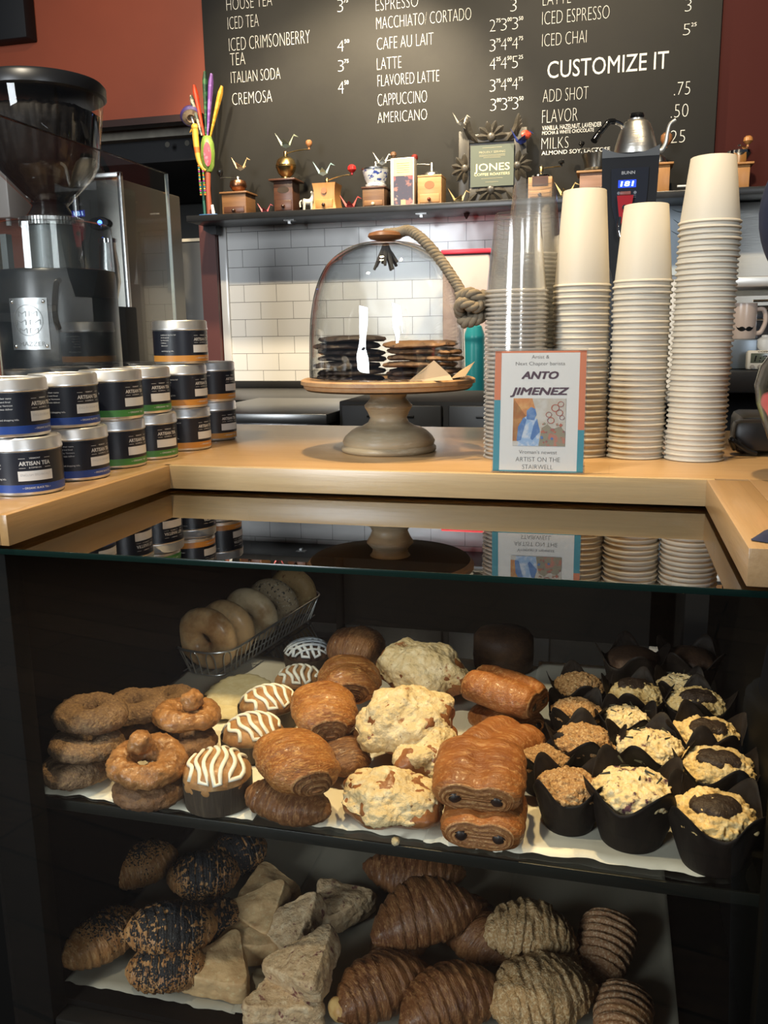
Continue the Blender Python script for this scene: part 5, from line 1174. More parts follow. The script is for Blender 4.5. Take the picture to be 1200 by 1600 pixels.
# ------------------------------------------------------------------ pastries
UZ, LZ = .8036, .5108
def col_mat(name, base, layers, rough=.6, bumps=((90, .0012),), coat=0., rnd=True, sss=0.):
    k = 2.6
    return M(name, base, rough, 0, [(q[0] * k,) + tuple(q[1:]) for q in layers], [(q[0] * k, q[1] * .55) + tuple(q[2:]) for q in bumps], .35, coat * .5, None, sss, rnd)
DOUGH_CRUMB = col_mat('crumb_doughnut', (.21, .125, .07), ((110, (.32, .20, .10), .48, .62), (70, (.10, .055, .03), .55, .72)), .8, ((130, .004), (50, .003)))
DOUGH_GLAZE = col_mat('glazed_doughnut', (.36, .17, .06), ((26, (.20, .085, .03), .45, .7), (60, (.50, .28, .12), .55, .72)), .35, ((60, .003),), .3)
DOUGH_DARK = col_mat('dark_doughnut', (.17, .085, .04), ((30, (.27, .145, .065), .45, .7), (90, (.08, .04, .02), .58, .7)), .6, ((90, .003),))
LAM = lambda nm, a, b, c: col_mat(nm, a, ((9, b, .40, .62, (1, 1, 1)), (34, c, .50, .68, (4, .9, .9)), (70, tuple(.45 * q for q in a), .56, .72, (3, .7, .7)), (110, c, .60, .70)), .46, ((60, .0026, (3.5, .7, .7)), (90, .0018)), .15)
LAM_GOLD = LAM('golden_laminated_crust', (.29, .118, .034), (.19, .064, .018), (.45, .235, .085))
LAM_RED = LAM('amber_laminated_crust', (.31, .105, .025), (.19, .055, .014), (.46, .22, .075))
LAM_DARK = LAM('dark_laminated_crust', (.20, .085, .03), (.12, .045, .016), (.30, .15, .06))
LAM_SEED = LAM('pale_laminated_crust', (.40, .20, .075), (.26, .11, .035), (.52, .31, .14))
BUN = col_mat('bun_crust', (.42, .22, .085), ((14, (.28, .12, .04), .42, .7), (30, (.50, .32, .16), .55, .72)), .5, ((60, .0015),), .1)
DARKBUN = col_mat('dark_cake_crust', (.05, .025, .014), ((20, (.09, .045, .022), .45, .7),), .6, ((80, .002),))
ICING = M('white_icing', (.83, .80, .68), .35, sss=0.)
ICINGB = M('cool_white_icing', (.72, .76, .80), .35)
BUNPAPER = M('brown_bun_paper', (.045, .030, .018), .7, var=((60, (.085, .06, .035), .5, .7, (3, 3, .3)),), bump=((60, .001, (4, 4, .2)),))
ALMOND = col_mat('almond_topping', (.62, .46, .235), ((26, (.73, .60, .38), .45, .68), (60, (.30, .165, .07), .63, .70), (9, (.33, .14, .05), .66, .70)), .6, ((80, .004), (30, .004)))
ALMONDB = col_mat('almond_pastry_base', (.27, .105, .035), ((20, (.17, .06, .02), .45, .7),), .35, ((60, .002),), .3)
CHOC = M('dark_chocolate', (.018, .010, .008), .4)
MUFCUP = M('dark_brown_muffin_paper', (.011, .0075, .006), .6, spec=.2, var=((24, (.022, .015, .011), .45, .7, (2, 2, .4)),), bump=((30, .0018, (2, 2, .5)),))
OATS = col_mat('oat_crumble', (.40, .215, .085), ((120, (.60, .40, .20), .50, .62), (80, (.20, .09, .035), .56, .68)), .65, ((150, .005),))
CRUMB = col_mat('pale_crumble', (.72, .50, .21), ((70, (.80, .64, .36), .48, .68), (34, (.52, .28, .09), .60, .75)), .65, ((110, .004),))
BERRY = col_mat('berry_crumble', (.75, .57, .30), ((70, (.80, .68, .45), .48, .68), (22, (.10, .035, .05), .60, .66)), .65, ((110, .004),))
SEEDS = col_mat('dark_seed_filling', (.035, .020, .013), ((140, (.12, .08, .05), .58, .68),), .5, ((150, .003),))
POPPY = col_mat('poppy_seed_coat', (.014, .014, .016), ((150, (.10, .10, .10), .60, .70), (12, (.22, .10, .035), .64, .70)), .5, ((170, .004),))
SCONE = col_mat('pale_scone', (.50, .33, .165), ((18, (.38, .22, .10), .45, .72), (60, (.56, .43, .24), .55, .72)), .65, ((50, .002),))
BSCONE = col_mat('berry_scone', (.50, .34, .19), ((30, (.62, .48, .31), .48, .7), (24, (.17, .06, .05), .60, .67), (60, (.33, .21, .12), .56, .7)), .7, ((50, .004), (110, .002)))
NUT = col_mat('nut_sugar_coat', (.40, .24, .105), ((95, (.58, .42, .24), .48, .62), (60, (.22, .105, .04), .58, .7)), .5, ((110, .006),))
SUGAR = col_mat('sugared_pastry', (.34, .18, .085), ((120, (.48, .32, .19), .5, .62), (22, (.22, .10, .045), .45, .62, (.4, 5, .4))), .6, ((120, .003), (16, .006, (.3, 5, .3))))
BAGEL = col_mat('plain_bagel', (.76, .50, .25), ((9, (.40, .21, .08), .42, .66), (30, (.60, .42, .24), .55, .75)), .35, ((50, .0006),), .2)
BAGELW = col_mat('pale_bagel', (.76, .60, .38), ((9, (.46, .30, .15), .42, .66),), .4, ((50, .0008),), .15)
BAGELS = col_mat('seeded_bagel', (.46, .35, .22), ((55, (.05, .045, .04), .56, .62), (75, (.66, .58, .44), .58, .66)), .5, ((100, .002),))
BAGELO = col_mat('onion_bagel', (.48, .31, .14), ((26, (.62, .46, .20), .55, .66), (32, (.22, .10, .04), .60, .70)), .5, ((70, .002),))
COOKP = col_mat('pale_sugar_cookie', (.60, .50, .28), ((30, (.68, .60, .38), .45, .7),), .7, ((60, .001),))

def torus(R, r, h, seg=110, tub=44, amp=.0015, freq=60, seed=0, flat=.3):
    bm = B(); V = []
    for i in range(seg):
        a = 2 * pi * i / seg; row = []
        for j in range(tub):
            b_ = 2 * pi * j / tub; z = sin(b_) * h / 2; z = z if z > 0 else z * (1 - flat)
            row.append(bm.verts.new(((R + r * cos(b_)) * cos(a), (R + r * cos(b_)) * sin(a), z)))
        V.append(row)
    for i in range(seg):
        for j in range(tub): bm.faces.new((V[i][j], V[(i + 1) % seg][j], V[(i + 1) % seg][(j + 1) % tub], V[i][(j + 1) % tub]))
    rough_bm(bm, amp, freq, seed, 3); rough_bm(bm, amp * 1.6, 22, seed + 4, 1); rough_bm(bm, amp * .5, 330, seed + 8, 1); return bm
CNT = [0]
def put(o, loc, label, cat, group, rz=0., rot=None): 
    o.location = loc; o.rotation_euler = rot if rot else (0, 0, rz); return tag(o, label, cat, group)
# crumb doughnuts: (x, y, z) centre heights
DN = [((-0.6916, 0.9558, 0.8215), 0, 'crumb-coated doughnut at the bottom of the front left stack of three'), ((-0.6777, 0.964, 0.857), .8, 'crumb-coated doughnut in the middle of the front left stack of three'), ((-0.68, 0.9818, 0.892), 1.7, 'crumb-coated doughnut on top of the front left stack of three'),
      ((-0.6809, 1.0831, 0.8215), 2.2, 'dark crumb doughnut at the bottom of the pair behind the front stack'), ((-0.6738, 1.0851, 0.8575), 2.9, 'crumb-coated doughnut on top of the pair behind the front stack'), ((-0.6816, 1.1851, 0.8215), 4.2, 'farthest crumb-coated doughnut, beside the bagel basket')]
for i, (p, rz, lb) in enumerate(DN):
    put(mk('doughnut', torus(.029, .0205, .036, seed=i, amp=.002, freq=110), DOUGH_CRUMB if i != 3 else DOUGH_DARK, None, 180), p, lb, 'doughnut', 'doughnuts on the upper shelf', rz, (radians(5 * (i % 3 - 1)), radians(4 * (i % 2)), rz))
DG = [((-0.5647, 0.9343, 0.8215), DOUGH_DARK, 'dark glazed doughnut under the knobbed one at the front', 0), ((-0.5679, 0.9333, 0.859), DOUGH_GLAZE, 'shiny glazed doughnut ring at the front carrying a doughnut hole', .16), ((-0.5863, 1.064, 0.8215), DOUGH_DARK, 'dark glazed doughnut beneath the rear knobbed one', 0), ((-0.5862, 1.0764, 0.858), DOUGH_GLAZE, 'glazed doughnut ring beside the sugar cookies carrying a doughnut hole', .05)]
for i, (p, m_, lb, tl) in enumerate(DG):
    put(mk('doughnut', torus(.0315, .0180, .033, seed=20 + i, amp=.0028, freq=70), m_, None, 180), p, lb, 'doughnut', 'doughnuts on the upper shelf', 0, (tl, -tl * .6, i * 1.3))
for i, (p, lb) in enumerate((((-0.5746, 0.9296, 0.888), 'round glazed doughnut hole sitting on the front glazed ring'), ((-0.5721, 1.0704, 0.886), 'round glazed doughnut hole sitting on the rear glazed ring'))):
    bm = B(); ico(bm, .0165, 4, SCL(1, 1, .95)); rough_bm(bm, .004, 70, 31 + i, 3); put(mk('doughnut_hole', bm, DOUGH_GLAZE, None, 180), p, lb, 'doughnut', 'doughnut holes')
# pale sugar cookies
for i, (p, lb) in enumerate((((-0.5941, 1.2225, 0.806), 'pale round sugar cookie lying flat behind the iced buns, lower one'), ((-0.5838, 1.2594, 0.816), 'pale round sugar cookie overlapping the other one behind the iced buns'))):
    o = put(mk('sugar_cookie', cookie(.054, .009, 80 + i, None, .001), COOKP, None, 60), p, lb, 'cookie', 'sugar cookies', i, (radians(4 * i), radians(-5 * i), i))
# iced buns
def iced_bun(label, loc, r, ch, dh, squash, rz, mat, ice, cup=True, nstr=6, seed=0, tiltx=0., cross=False, lie=False):
    t = thing('iced_bun', label, 'bun', loc, rz, 'iced buns in paper cups', (tiltx, 0, rz))
    if cup:
        bm = B(); lathe(bm, [(0, .001), (r * .93, .001), (r * .95, 0), (r * .99, ch * .5), (r * 1.0, ch), (r * .98, ch), (r * .96, ch * .5), (0, ch * .3)], 48); mk('paper_cup', bm, BUNPAPER, t)
    bm = B(); g = ico(bm, 1, 5)
    for v in bm.verts:
        z = v.co.z; v.co.x *= r * .985; v.co.y *= r * .985 * squash; v.co.z = ch * (.92 if cup else .5) + (z * dh if z > 0 else z * ch * (.7 if cup else .5))
    rough_bm(bm, .0028, 34, seed, 2); rough_bm(bm, .001, 110, seed + 2, 1)
    for v in bm.verts: v.co.z = max(v.co.z, .0012)
    mk('bun_crust', bm, mat, t, 180)
    zc = ch * (.92 if cup else .5)
    def surf(x, y):
        q = (x / r) ** 2 + (y / (r * squash)) ** 2
        return zc + dh * math.sqrt(max(0.0, 1 - min(.985, q))) + .0012
    bm = B(); P = []
    for k in range(nstr):
        u = (-.72 + 1.44 * k / (nstr - 1)) * r; hw = math.sqrt(max(0, .93 - (u / r) ** 2)) * r * squash
        n = 14; row = [(u + .0035 * sin(j * .7 + k), -hw + 2 * hw * j / n) for j in range(n + 1)]
        P += [(x, y, surf(x, y)) for x, y in (row if k % 2 == 0 else row[::-1])]
    tube(bm, P, .0030, 8, squash=.7)
    if cross:
        P = []
        for k in range(nstr):
            u = (-.72 + 1.44 * k / (nstr - 1)) * r; hw = math.sqrt(max(0, .93 - (u / r) ** 2)) * r
            row = [(-hw + 2 * hw * j / 14, u * squash) for j in range(15)]; P += [(x, y, surf(x, y) + .0012) for x, y in (row if k % 2 == 0 else row[::-1])]
        tube(bm, P, .0028, 8, squash=.7)
    mk('icing_stripes', bm, ice, t, 180)
iced_bun('iced bun in a brown paper cup at the front edge, white icing stripes', (-0.4811, 0.9562, 0.8036), .0455, .037, .034, 1., .35, BUN, ICING, True, 7, 1)
iced_bun('white striped iced bun behind the front one, beside the brown roll', (-0.4918, 1.0973, 0.8036), .047, .026, .030, .86, .9, BUN, ICING, True, 6, 2)
iced_bun('white striped iced bun third from the front, beside the sugar cookies', (-0.5054, 1.1914, 0.8036), .048, .030, .030, .8, .9, BUN, ICING, True, 6, 3)
iced_bun('small oval iced bun with thin white stripes, fourth from the front', (-0.4946, 1.3033, 0.8036), .040, .026, .026, .8, .5, BUN, ICING, True, 6, 4)
iced_bun('dark bun with a bluish white icing lattice at the back by the bagel basket', (-0.5213, 1.4247, 0.8036), .044, .026, .026, .9, .5, DARKBUN, ICINGB, True, 6, 5, 0., True)

# laminated rolls and croissants
def roll_mesh(L, R, flat=.8, ridges=7, amp=.0022, bend=0., taper=.45, seed=0, pinch=.0, n=72, m=40):
    """croissant-like roll along x: wrapped dough steps spiral around it"""
    bm = B(); rings = []
    for i in range(n + 1):
        u = i / n; s = 2 * u - 1
        prof = max(.05, (1 - abs(s) ** 3.2)) ** .5 * ((1 - taper) + taper * (1 - s * s))
        row = []
        for j in range(m):
            a = 2 * pi * j / m
            ph = (abs(s) ** 1.15 * ridges + .35 * sin(a + seed) + .8 * noise.noise(Vector((u * 2.4, cos(a) * .8, seed)))) % 1.0
            step = amp * (1.6 * (1 - ph) ** .7 - .6)
            fine = amp * .42 * noise.noise(Vector((u * 46 + seed, cos(a) * 1.4, sin(a) * 1.4)))
            r = R * prof + (step + fine) * min(1, prof * 1.5) + .0035 * noise.noise(Vector((u * 3 + seed * 2, cos(a) * 1.2, sin(a) * 1.2)))
            y, z = r * cos(a), r * sin(a) * flat
            if z < 0: z *= .85
            x = s * L / 2
            yb = y + bend * (s * s) * L
            row.append(bm.verts.new((x, yb, z)))
        rings.append(row)
    for a, b_ in zip(rings, rings[1:]):
        for j in range(m): bm.faces.new((a[j], a[(j + 1) % m], b_[(j + 1) % m], b_[j]))
    bm.faces.new(rings[0][::-1]); bm.faces.new(rings[-1]); return bm
def roll(name, label, loc, L, R, mat, cat, group, rz, tiltx=0., tilty=0., seed=0, **kw):
    o = mk(name, roll_mesh(L, R, seed=seed, **kw), mat, None, 180); o.location = loc; o.rotation_euler = (tiltx, tilty, rz); return tag(o, label, cat, group)
BR = 'brown laminated rolls on the upper shelf'
roll('pastry_roll', 'dark brown laminated roll at the front, under the biggest golden one', (-0.3766, 0.9359, 0.826), .125, .034, LAM_DARK, 'pastry', BR, -.25, seed=1, flat=.72, ridges=5, taper=.3)
def dome_roll(label, loc, L, Wd, Hh, mat, rz, seed, rot=None, tip=None):
    """fat folded pastry: domed back, wrapped flap and layered rings at the near end (-y)"""
    bm = B(); n, m = 64, 44; rings = []
    for i in range(n + 1):
        u = i / n; s = 2 * u - 1; pr = max(.0, 1 - abs(s) ** 2.8) ** .5; row = []
        for j in range(m):
            a = 2 * pi * j / m; ph = (abs(s - .1) * 6 + .3 * sin(a + seed) + .2 * noise.noise(Vector((u * 3, a, seed)))) % 1.
            endk = min(1, max(0., (abs(s) - .45) / .3)); ph2 = (abs(s) * 15 + .5 * noise.noise(Vector((u * 2, cos(a), seed)))) % 1.
            st = (.0012 * (1 - ph) * (1 - endk) + .0024 * (1 - ph2) * endk + .0007 * noise.noise(Vector((u * 50, cos(a) * 2 + seed, sin(a) * 2))) + (.0035 if s > .18 + .30 * sin(a + seed) else 0.)) * min(1, pr * 1.6)
            r = 1 + .10 * noise.noise(Vector((u * 2.2 + seed, cos(a), sin(a))))
            x = (Wd / 2 * pr * r + st) * cos(a); z = (Hh / 2 * pr * r + st) * sin(a); z = z if z > 0 else z * .8
            row.append(bm.verts.new((x, s * L / 2, z)))
        rings.append(row)
    for a, b_ in zip(rings, rings[1:]):
        for j in range(m): bm.faces.new((a[j], a[(j + 1) % m], b_[(j + 1) % m], b_[j]))
    rough_bm(bm, .0016, 85, seed, 2)
    t = thing('pastry_roll', label, 'pastry', loc, rz, BR, rot or (0, 0, rz))
    for v in bm.verts: v.co = Vector((v.co.y, v.co.x, v.co.z))
    o = mk('crust', bm, mat, t, 180)
    if tip:
        bm = B(); ico(bm, .015, 3, T3(tip[0] * .86, tip[1], tip[2]) @ SCL(.75, 1.3, .55)); rough_bm(bm, .002, 80, seed, 2); mk('filling', bm, M('soft_cheese_filling', (.62, .44, .16), .5, var=((40, (.5, .3, .1), .45, .7),)), t, 180, label='pale creamy filling showing at the tip')
    return t
roll('pastry_roll', 'dark laminated roll tucked beneath the second golden one', (-0.3457, 1.0701, 0.826), .10, .036, LAM_DARK, 'pastry', BR, -1.0, seed=8, flat=.66, ridges=4, taper=.3)
roll('pastry_roll', 'dark laminated roll lying flat beneath the third golden one', (-0.3769, 1.1236, 0.826), .09, .033, LAM_DARK, 'pastry', BR, -.6, seed=12, flat=.66, ridges=4, taper=.3)
dome_roll('dark-topped laminated roll at the far end of the brown row', (-0.4295, 1.4241, 0.846), .100, .100, .075, LAM_DARK, -.3, 9, (0, .05, -.2))
# almond croissants
def almond(label, loc, sx, sy, sz, rz, seed, rot=None, brown=.0):
    t = thing('almond_croissant', label, 'pastry', loc, rz, 'almond croissants on the upper shelf', rot or (0, 0, rz))
    bm = B(); ico(bm, 1, 5)
    for v in bm.verts:
        c = v.co; s = 1 + .25 * noise.noise(c * 1.5 + Vector((seed, 0, 0))); z = c.z * sz * s
        v.co = Vector((c.x * sx * s * 1.12, c.y * sy * s, z if z > 0 else z * .8))
    rough_bm(bm, .004, 45, seed, 3); mk('crust', bm, ALMONDB, t, 180)
    bm = B(); ico(bm, 1, 6)
    for v in bm.verts:
        c = v.co; s = 1 + .25 * noise.noise(c * 1.5 + Vector((seed, 0, 0))); z = c.z * sz * s
        edge = .18 + .35 * noise.noise(Vector((c.x * 2.2 + seed, c.y * 2.2, 3)))
        k = 1.10 if c.z > edge - .25 else .90
        v.co = Vector((c.x * sx * s * k, c.y * sy * s * k, (z if z > 0 else z * .8) * (1.10 if k > 1 else .86)))
    rough_bm(bm, .0045, 42, seed + 3, 3); rough_bm(bm, .0016, 150, seed + 5, 2); mk('almond_topping', bm, ALMOND, t, 180, label='lumpy cream almond topping')
AL = .826
almond('pale almond croissant at the front edge, brown ends showing both sides', (-0.2513, 0.9632, 0.828), .060, .043, .033, -.1, 1)
almond('biggest pale almond croissant, tilted up behind the front one', (-0.2646, 1.1058, 0.868), .060, .048, .038, .5, 4, (.45, -.15, .4))
almond('low almond croissant wedged beside the chocolate croissants', (-0.2205, 1.0773, 0.834), .046, .044, .034, 1.2, 7)
almond('almond croissant lying under the biggest one', (-0.2537, 1.1517, 0.826), .045, .040, .028, .3, 15)
almond('farthest almond croissant at the top of the pale row', (-0.2835, 1.3244, 0.852), .068, .052, .048, -.3, 10, (.2, .1, -.35))
# chocolate croissants
def pain(label, loc, rz, seed, Wd=.092, Lg=.092, Hh=.050, rot=None, mat=None, single=False):
    t = thing('pastry_roll' if single else 'chocolate_croissant', label, 'pastry', loc, rz, BR if single else 'chocolate croissants on the upper shelf', rot or (0, 0, rz))
    bm = B(); n, m = 40, 64; rings = []; lob = Wd * (.05 if single else .23)
    def shape(a):
        x = cos(a); z = sin(a); pw = 2.1 if single else 2.4; r = (abs(x) ** pw + abs(z) ** pw) ** (-1 / pw)
        return r * x * Wd / 2, r * z * Hh / 2 * (1 - (0. if single else .24) * math.exp(-(x / .25) ** 2) * (1 if z > 0 else .5))
    for i in range(n + 1):
        u = i / n; s = 2 * u - 1; pr = (1 - abs(s) ** 5) ** .5 if abs(s) < 1 else 0; pr = .80 + .20 * pr
        if single: pr *= .70 + .30 * (1 - s * s) ** .6
        row = []
        for j in range(m):
            a = 2 * pi * j / m; x, z = shape(a)
            k = pr * (1 + .05 * noise.noise(Vector((x * 30 + seed, s * 1.5, z * 30)))) + (.05 if single else .022) * (((abs(s) * (1.6 if single else 2.2) + .25 * sin(a * 2 + seed)) % 1.) < .5) * (1 if z > 0 else 0)
            dome = 1 + .13 * (1 - s * s)
            row.append(bm.verts.new((x * k, s * Lg / 2, z * k * (dome if z > 0 else .85))))
        rings.append(row)
    for a, b_ in zip(rings, rings[1:]):
        for j in range(m): bm.faces.new((a[j], a[(j + 1) % m], b_[(j + 1) % m], b_[j]))
    for s, ring in ((-1, rings[0]), (1, rings[-1])):     # layered ends: rings step in towards the two chocolate sticks
        prev = ring
        NR = 13
        for q in range(1, NR + 1):
            k = 1 - q / (NR + 1.); cur = []
            for v in ring:
                cxx = lob * math.tanh(v.co.x / .010); x = cxx + (v.co.x - cxx) * k; z = v.co.z * k
                cur.append(bm.verts.new((x, v.co.y + s * ((.016 if single else .0045) * math.sin(pi * min(1, q / (NR + .0)) * (.5 if single else .9)) + ((.0030 if q % 2 else -.0014) if single else (.0018 if q % 2 else -.0008))), z)))
            for j in range(m):
                bm.faces.new((prev[j], prev[(j + 1) % m], cur[(j + 1) % m], cur[j])).material_index = 1 + (q // 2) % 2
            prev = cur
        bm.faces.new(prev).material_index = 2
    # turn the long axis into x for the layer lines of the crust
    rough_bm(bm, .0010, 60, seed, 2)
    mk('crust', bm, [mat or LAM_PAIN, LAM_END, LAM_ENDD], t, 180)
    for s in (-1, 1):
        for sx in () if single else (-1, 1):
            bm = B(); ico(bm, .0082, 3, T3(sx * lob * .98, s * (Lg / 2 + .0020), .002) @ SCL(1, .7, .9)); rough_bm(bm, .001, 150, seed + sx, 1); mk('chocolate_stick', bm, CHOC, t, 180)
    return t
LAM_ENDD = col_mat('layered_pastry_end_dark', (.19, .072, .022), ((40, (.28, .12, .04), .45, .6),), .5, ((80, .002),))
LAM_END = col_mat('layered_pastry_end', (.40, .19, .07), ((40, (.24, .09, .028), .45, .6), (90, (.52, .30, .13), .52, .66)), .5, ((80, .002),))
LAM_PAIN = col_mat('chocolate_croissant_crust', (.30, .105, .026), ((8, (.19, .058, .015), .42, .68), (26, (.46, .23, .085), .52, .72, (.6, 3, 4)), (50, (.22, .07, .02), .55, .8, (.5, 3, 5))), .46, ((36, .0026, (.5, 2.5, 4)), (80, .0016)), .15)
LAM_FOLD = col_mat('golden_folded_crust', (.36, .140, .034), ((9, (.23, .075, .018), .42, .62), (34, (.50, .25, .08), .50, .68, (.8, 3, 4)), (70, (.15, .055, .017), .56, .72, (.7, 3, 4)), (110, (.52, .29, .10), .60, .70)), .42, ((45, .0026, (.6, 2.5, 4)), (90, .0018)), .15)
pain('biggest golden laminated roll at the front, its layered end facing right', (-0.3697, 0.9519, 0.872), .75, 21, .098, .100, .060, (.10, .10, .75), LAM_FOLD, True)
pain('golden laminated roll second from the front in the brown row', (-0.3894, 1.1256, 0.862), .45, 22, .094, .100, .062, (.12, .06, .45), LAM_FOLD, True)
pain('golden laminated roll third from the front, touching the almond croissants', (-0.3954, 1.2711, 0.85), .35, 23, .098, .090, .066, (.05, .08, .35), LAM_FOLD, True)
pain('chocolate croissant at the bottom front, two dark sticks facing out', (-0.13, 0.9536, 0.829), .02, 1, .098, .088, .050)
pain('chocolate croissant stacked on the front one, its sticks facing out', (-0.1392, 0.9768, 0.872), .06, 2, .110, .095, .052, (.16, .02, .05))
pain('chocolate croissant wedged behind the stacked pair', (-0.128, 1.1127, 0.846), .7, 3, .098, .090, .050, (-.05, .0, -.5))
pain('chocolate croissant on the far top, turned so its end faces right', (-0.1391, 1.2244, 0.874), 1.25, 4, .092, .105, .054, (.10, .10, 1.25))
pain('chocolate croissant lying flat below the far turned one', (-0.1368, 1.2267, 0.829), .9, 6, .09, .085, .044)
t = thing('chocolate_cake', 'dark round chocolate cake behind the chocolate croissants', 'cake', (-0.1736, 1.5019, 0.8036))
bm = B(); lathe(bm, [(0, 0), (.050, 0), (.053, .004), (.055, .026), (.052, .030), (.055, .034), (.054, .058), (.046, .068), (.02, .071), (0, .071)], 48); rough_bm(bm, .001, 60, 3, 2); mk('cake_body', bm, DARKBUN, t, 180)
# muffins in tulip papers
def tulip(r0, r1, h, seed, turns=4, flare=.010):
    bm = B(); n, m = 64, 12; rings = []; pk = []
    for j in range(m + 1):
        v = j / m; row = []
        for i in range(n):
            a = 2 * pi * i / n; pt = .5 + .5 * cos(turns * a + seed); pt = pt ** 1.4
            top = h + (.025 * pt - .004 + .004 * noise.noise(Vector((cos(a) * 2, sin(a) * 2, seed))))
            fold = .0016 * abs(((a * turns / pi + seed) % 1.) - .5) * v
            r = r0 + (r1 - r0) * min(1, v * 1.1) ** .9 + flare * max(0, v - .72) / .28 * pt * .9 + fold * 2 + .0016 * noise.noise(Vector((cos(a) * 3, sin(a) * 3, v * 2 + seed))) * v
            row.append(bm.verts.new((r * cos(a), r * sin(a), v * top)))
        rings.append(row)
    for a, b_ in zip(rings, rings[1:]):
        for i in range(n): bm.faces.new((a[i], a[(i + 1) % n], b_[(i + 1) % n], b_[i]))
    bm.faces.new(rings[0][::-1])
    # inner skin gives the paper its thickness
    inner = [[bm.verts.new((v.co.x * .985, v.co.y * .985, max(.0006, v.co.z - .0002))) for v in row] for row in rings]
    for a, b_ in zip(inner, inner[1:]):
        for i in range(n): bm.faces.new((a[(i + 1) % n], a[i], b_[i], b_[(i + 1) % n]))
    for i in range(n): bm.faces.new((rings[-1][i], rings[-1][(i + 1) % n], inner[-1][(i + 1) % n], inner[-1][i]))
    bm.faces.new(inner[0]); return bm
def muffin(label, loc, kind, seed, s=1., rot=None, rz=None, dark=False):
    t = thing('muffin', label, 'muffin', loc, rz if rz is not None else seed * 1.1, 'muffins in dark paper cups', rot, s)
    mk.recalc = False
    mk('paper_cup', tulip(.0270, .0392, .048, seed), MUFCUP, t, 180)
    mk.recalc = True
    bm = B(); ico(bm, 1, 6)
    for v in bm.verts:
        c = v.co; q = 1 + .10 * noise.noise(c * 2 + Vector((seed, 1, 0))); z = c.z * (.019 if c.z > 0 else .026)
        rr_ = (.0365 if c.z > .05 else .0365 - .010 * min(1, (.05 - c.z) * 2.5)); v.co = Vector((c.x * rr_ * q, c.y * rr_ * q, .043 + z))
    if not dark: rough_bm(bm, .0030, 75, seed, 2); rough_bm(bm, .0026, 210, seed + 2, 2)
    mk('crumb_top', bm, DARKBUN if dark else {'oat': OATS, 'berry': BERRY, 'seed': CRUMB}[kind], t, 180)
    if kind == 'seed':
        bm = B(); ico(bm, 1, 4)
        for v in bm.verts: v.co = Vector((v.co.x * .023, v.co.y * .017 - .006, .0575 + v.co.z * .0085))
        rough_bm(bm, .003, 70, seed + 9, 3); mk('seed_filling', bm, SEEDS, t, 180, label='dark seeded filling')
    elif kind == 'berry':
        bm = B()
        for k in range(7):
            a = k * 2.4 + seed; rr_ = .010 + .003 * k; x, y = rr_ * cos(a), rr_ * sin(a)
            tube(bm, [(x, y, .066), (x + .009 * cos(a * 3), y + .009 * sin(a * 3), .0645)], [.0012, .0006], 6)
        mk('herb_needles', bm, M('dark_rosemary', (.03, .03, .018), .6), t)
    return t
MZ = .8042
muffin('oat-topped muffin in dark paper at the front of the left muffin column', (-0.0325, 1.0025, 0.8042), 'oat', 1, 1.08)
muffin('oat-topped muffin second from the front in the left muffin column', (-0.018, 1.1283, 0.8042), 'oat', 2, 1.12)
muffin('oat-topped muffin third from the front in the left muffin column', (-0.0326, 1.2329, 0.8042), 'oat', 3, 1.0)
muffin('oat-topped muffin at the far end of the left muffin column', (-0.0332, 1.3213, 0.8042), 'oat', 4, 1.08)
muffin('dark-papered oat muffin peeping between the chocolate croissants and the front oat muffin', (-0.0698, 1.0811, 0.8042), 'oat', 5, .92)
muffin('biggest crumble muffin with berries and herb needles, front of the middle column', (0.0414, 0.9897, 0.8042), 'berry', 6, 1.32, (-.0, .0, .5))
muffin('berry crumble muffin right behind the biggest one in the middle column', (0.0659, 1.1195, 0.8042), 'berry', 7, 1.2)
muffin('berry crumble muffin third in the middle column, mostly in its paper', (0.0363, 1.2216, 0.8042), 'berry', 8, .98)
muffin('crumble muffin with a dark centre at the far end of the middle column', (0.0533, 1.3011, 0.8042), 'seed', 9, 1.12)
muffin('seed-filled crumble muffin at the front of the right column', (0.1308, 0.9615, 0.8042), 'seed', 10, 1.26, None, 0.1)
muffin('seed-filled crumble muffin second from the front in the right column', (0.1467, 1.0824, 0.8042), 'seed', 11, 1.22, None, -.1)
muffin('seed-filled crumble muffin third from the front in the right column', (0.1424, 1.1782, 0.8042), 'seed', 12, 1.18, None, .3)
muffin('seed-filled crumble muffin fourth from the front in the right column', (0.1389, 1.2872, 0.8042), 'seed', 13, 1.14, None, 0.)
muffin('small crumble muffin at the far end of the right column', (0.1236, 1.3715, 0.8042), 'berry', 14, .95)
muffin('all dark chocolate muffin in the back row, left one', (0.0489, 1.4378, 0.8042), 'oat', 15, 1.25, None, None, True)
muffin('all dark chocolate muffin in the back row, right one', (0.1432, 1.4645, 0.8042), 'oat', 16, 1.2, None, None, True)

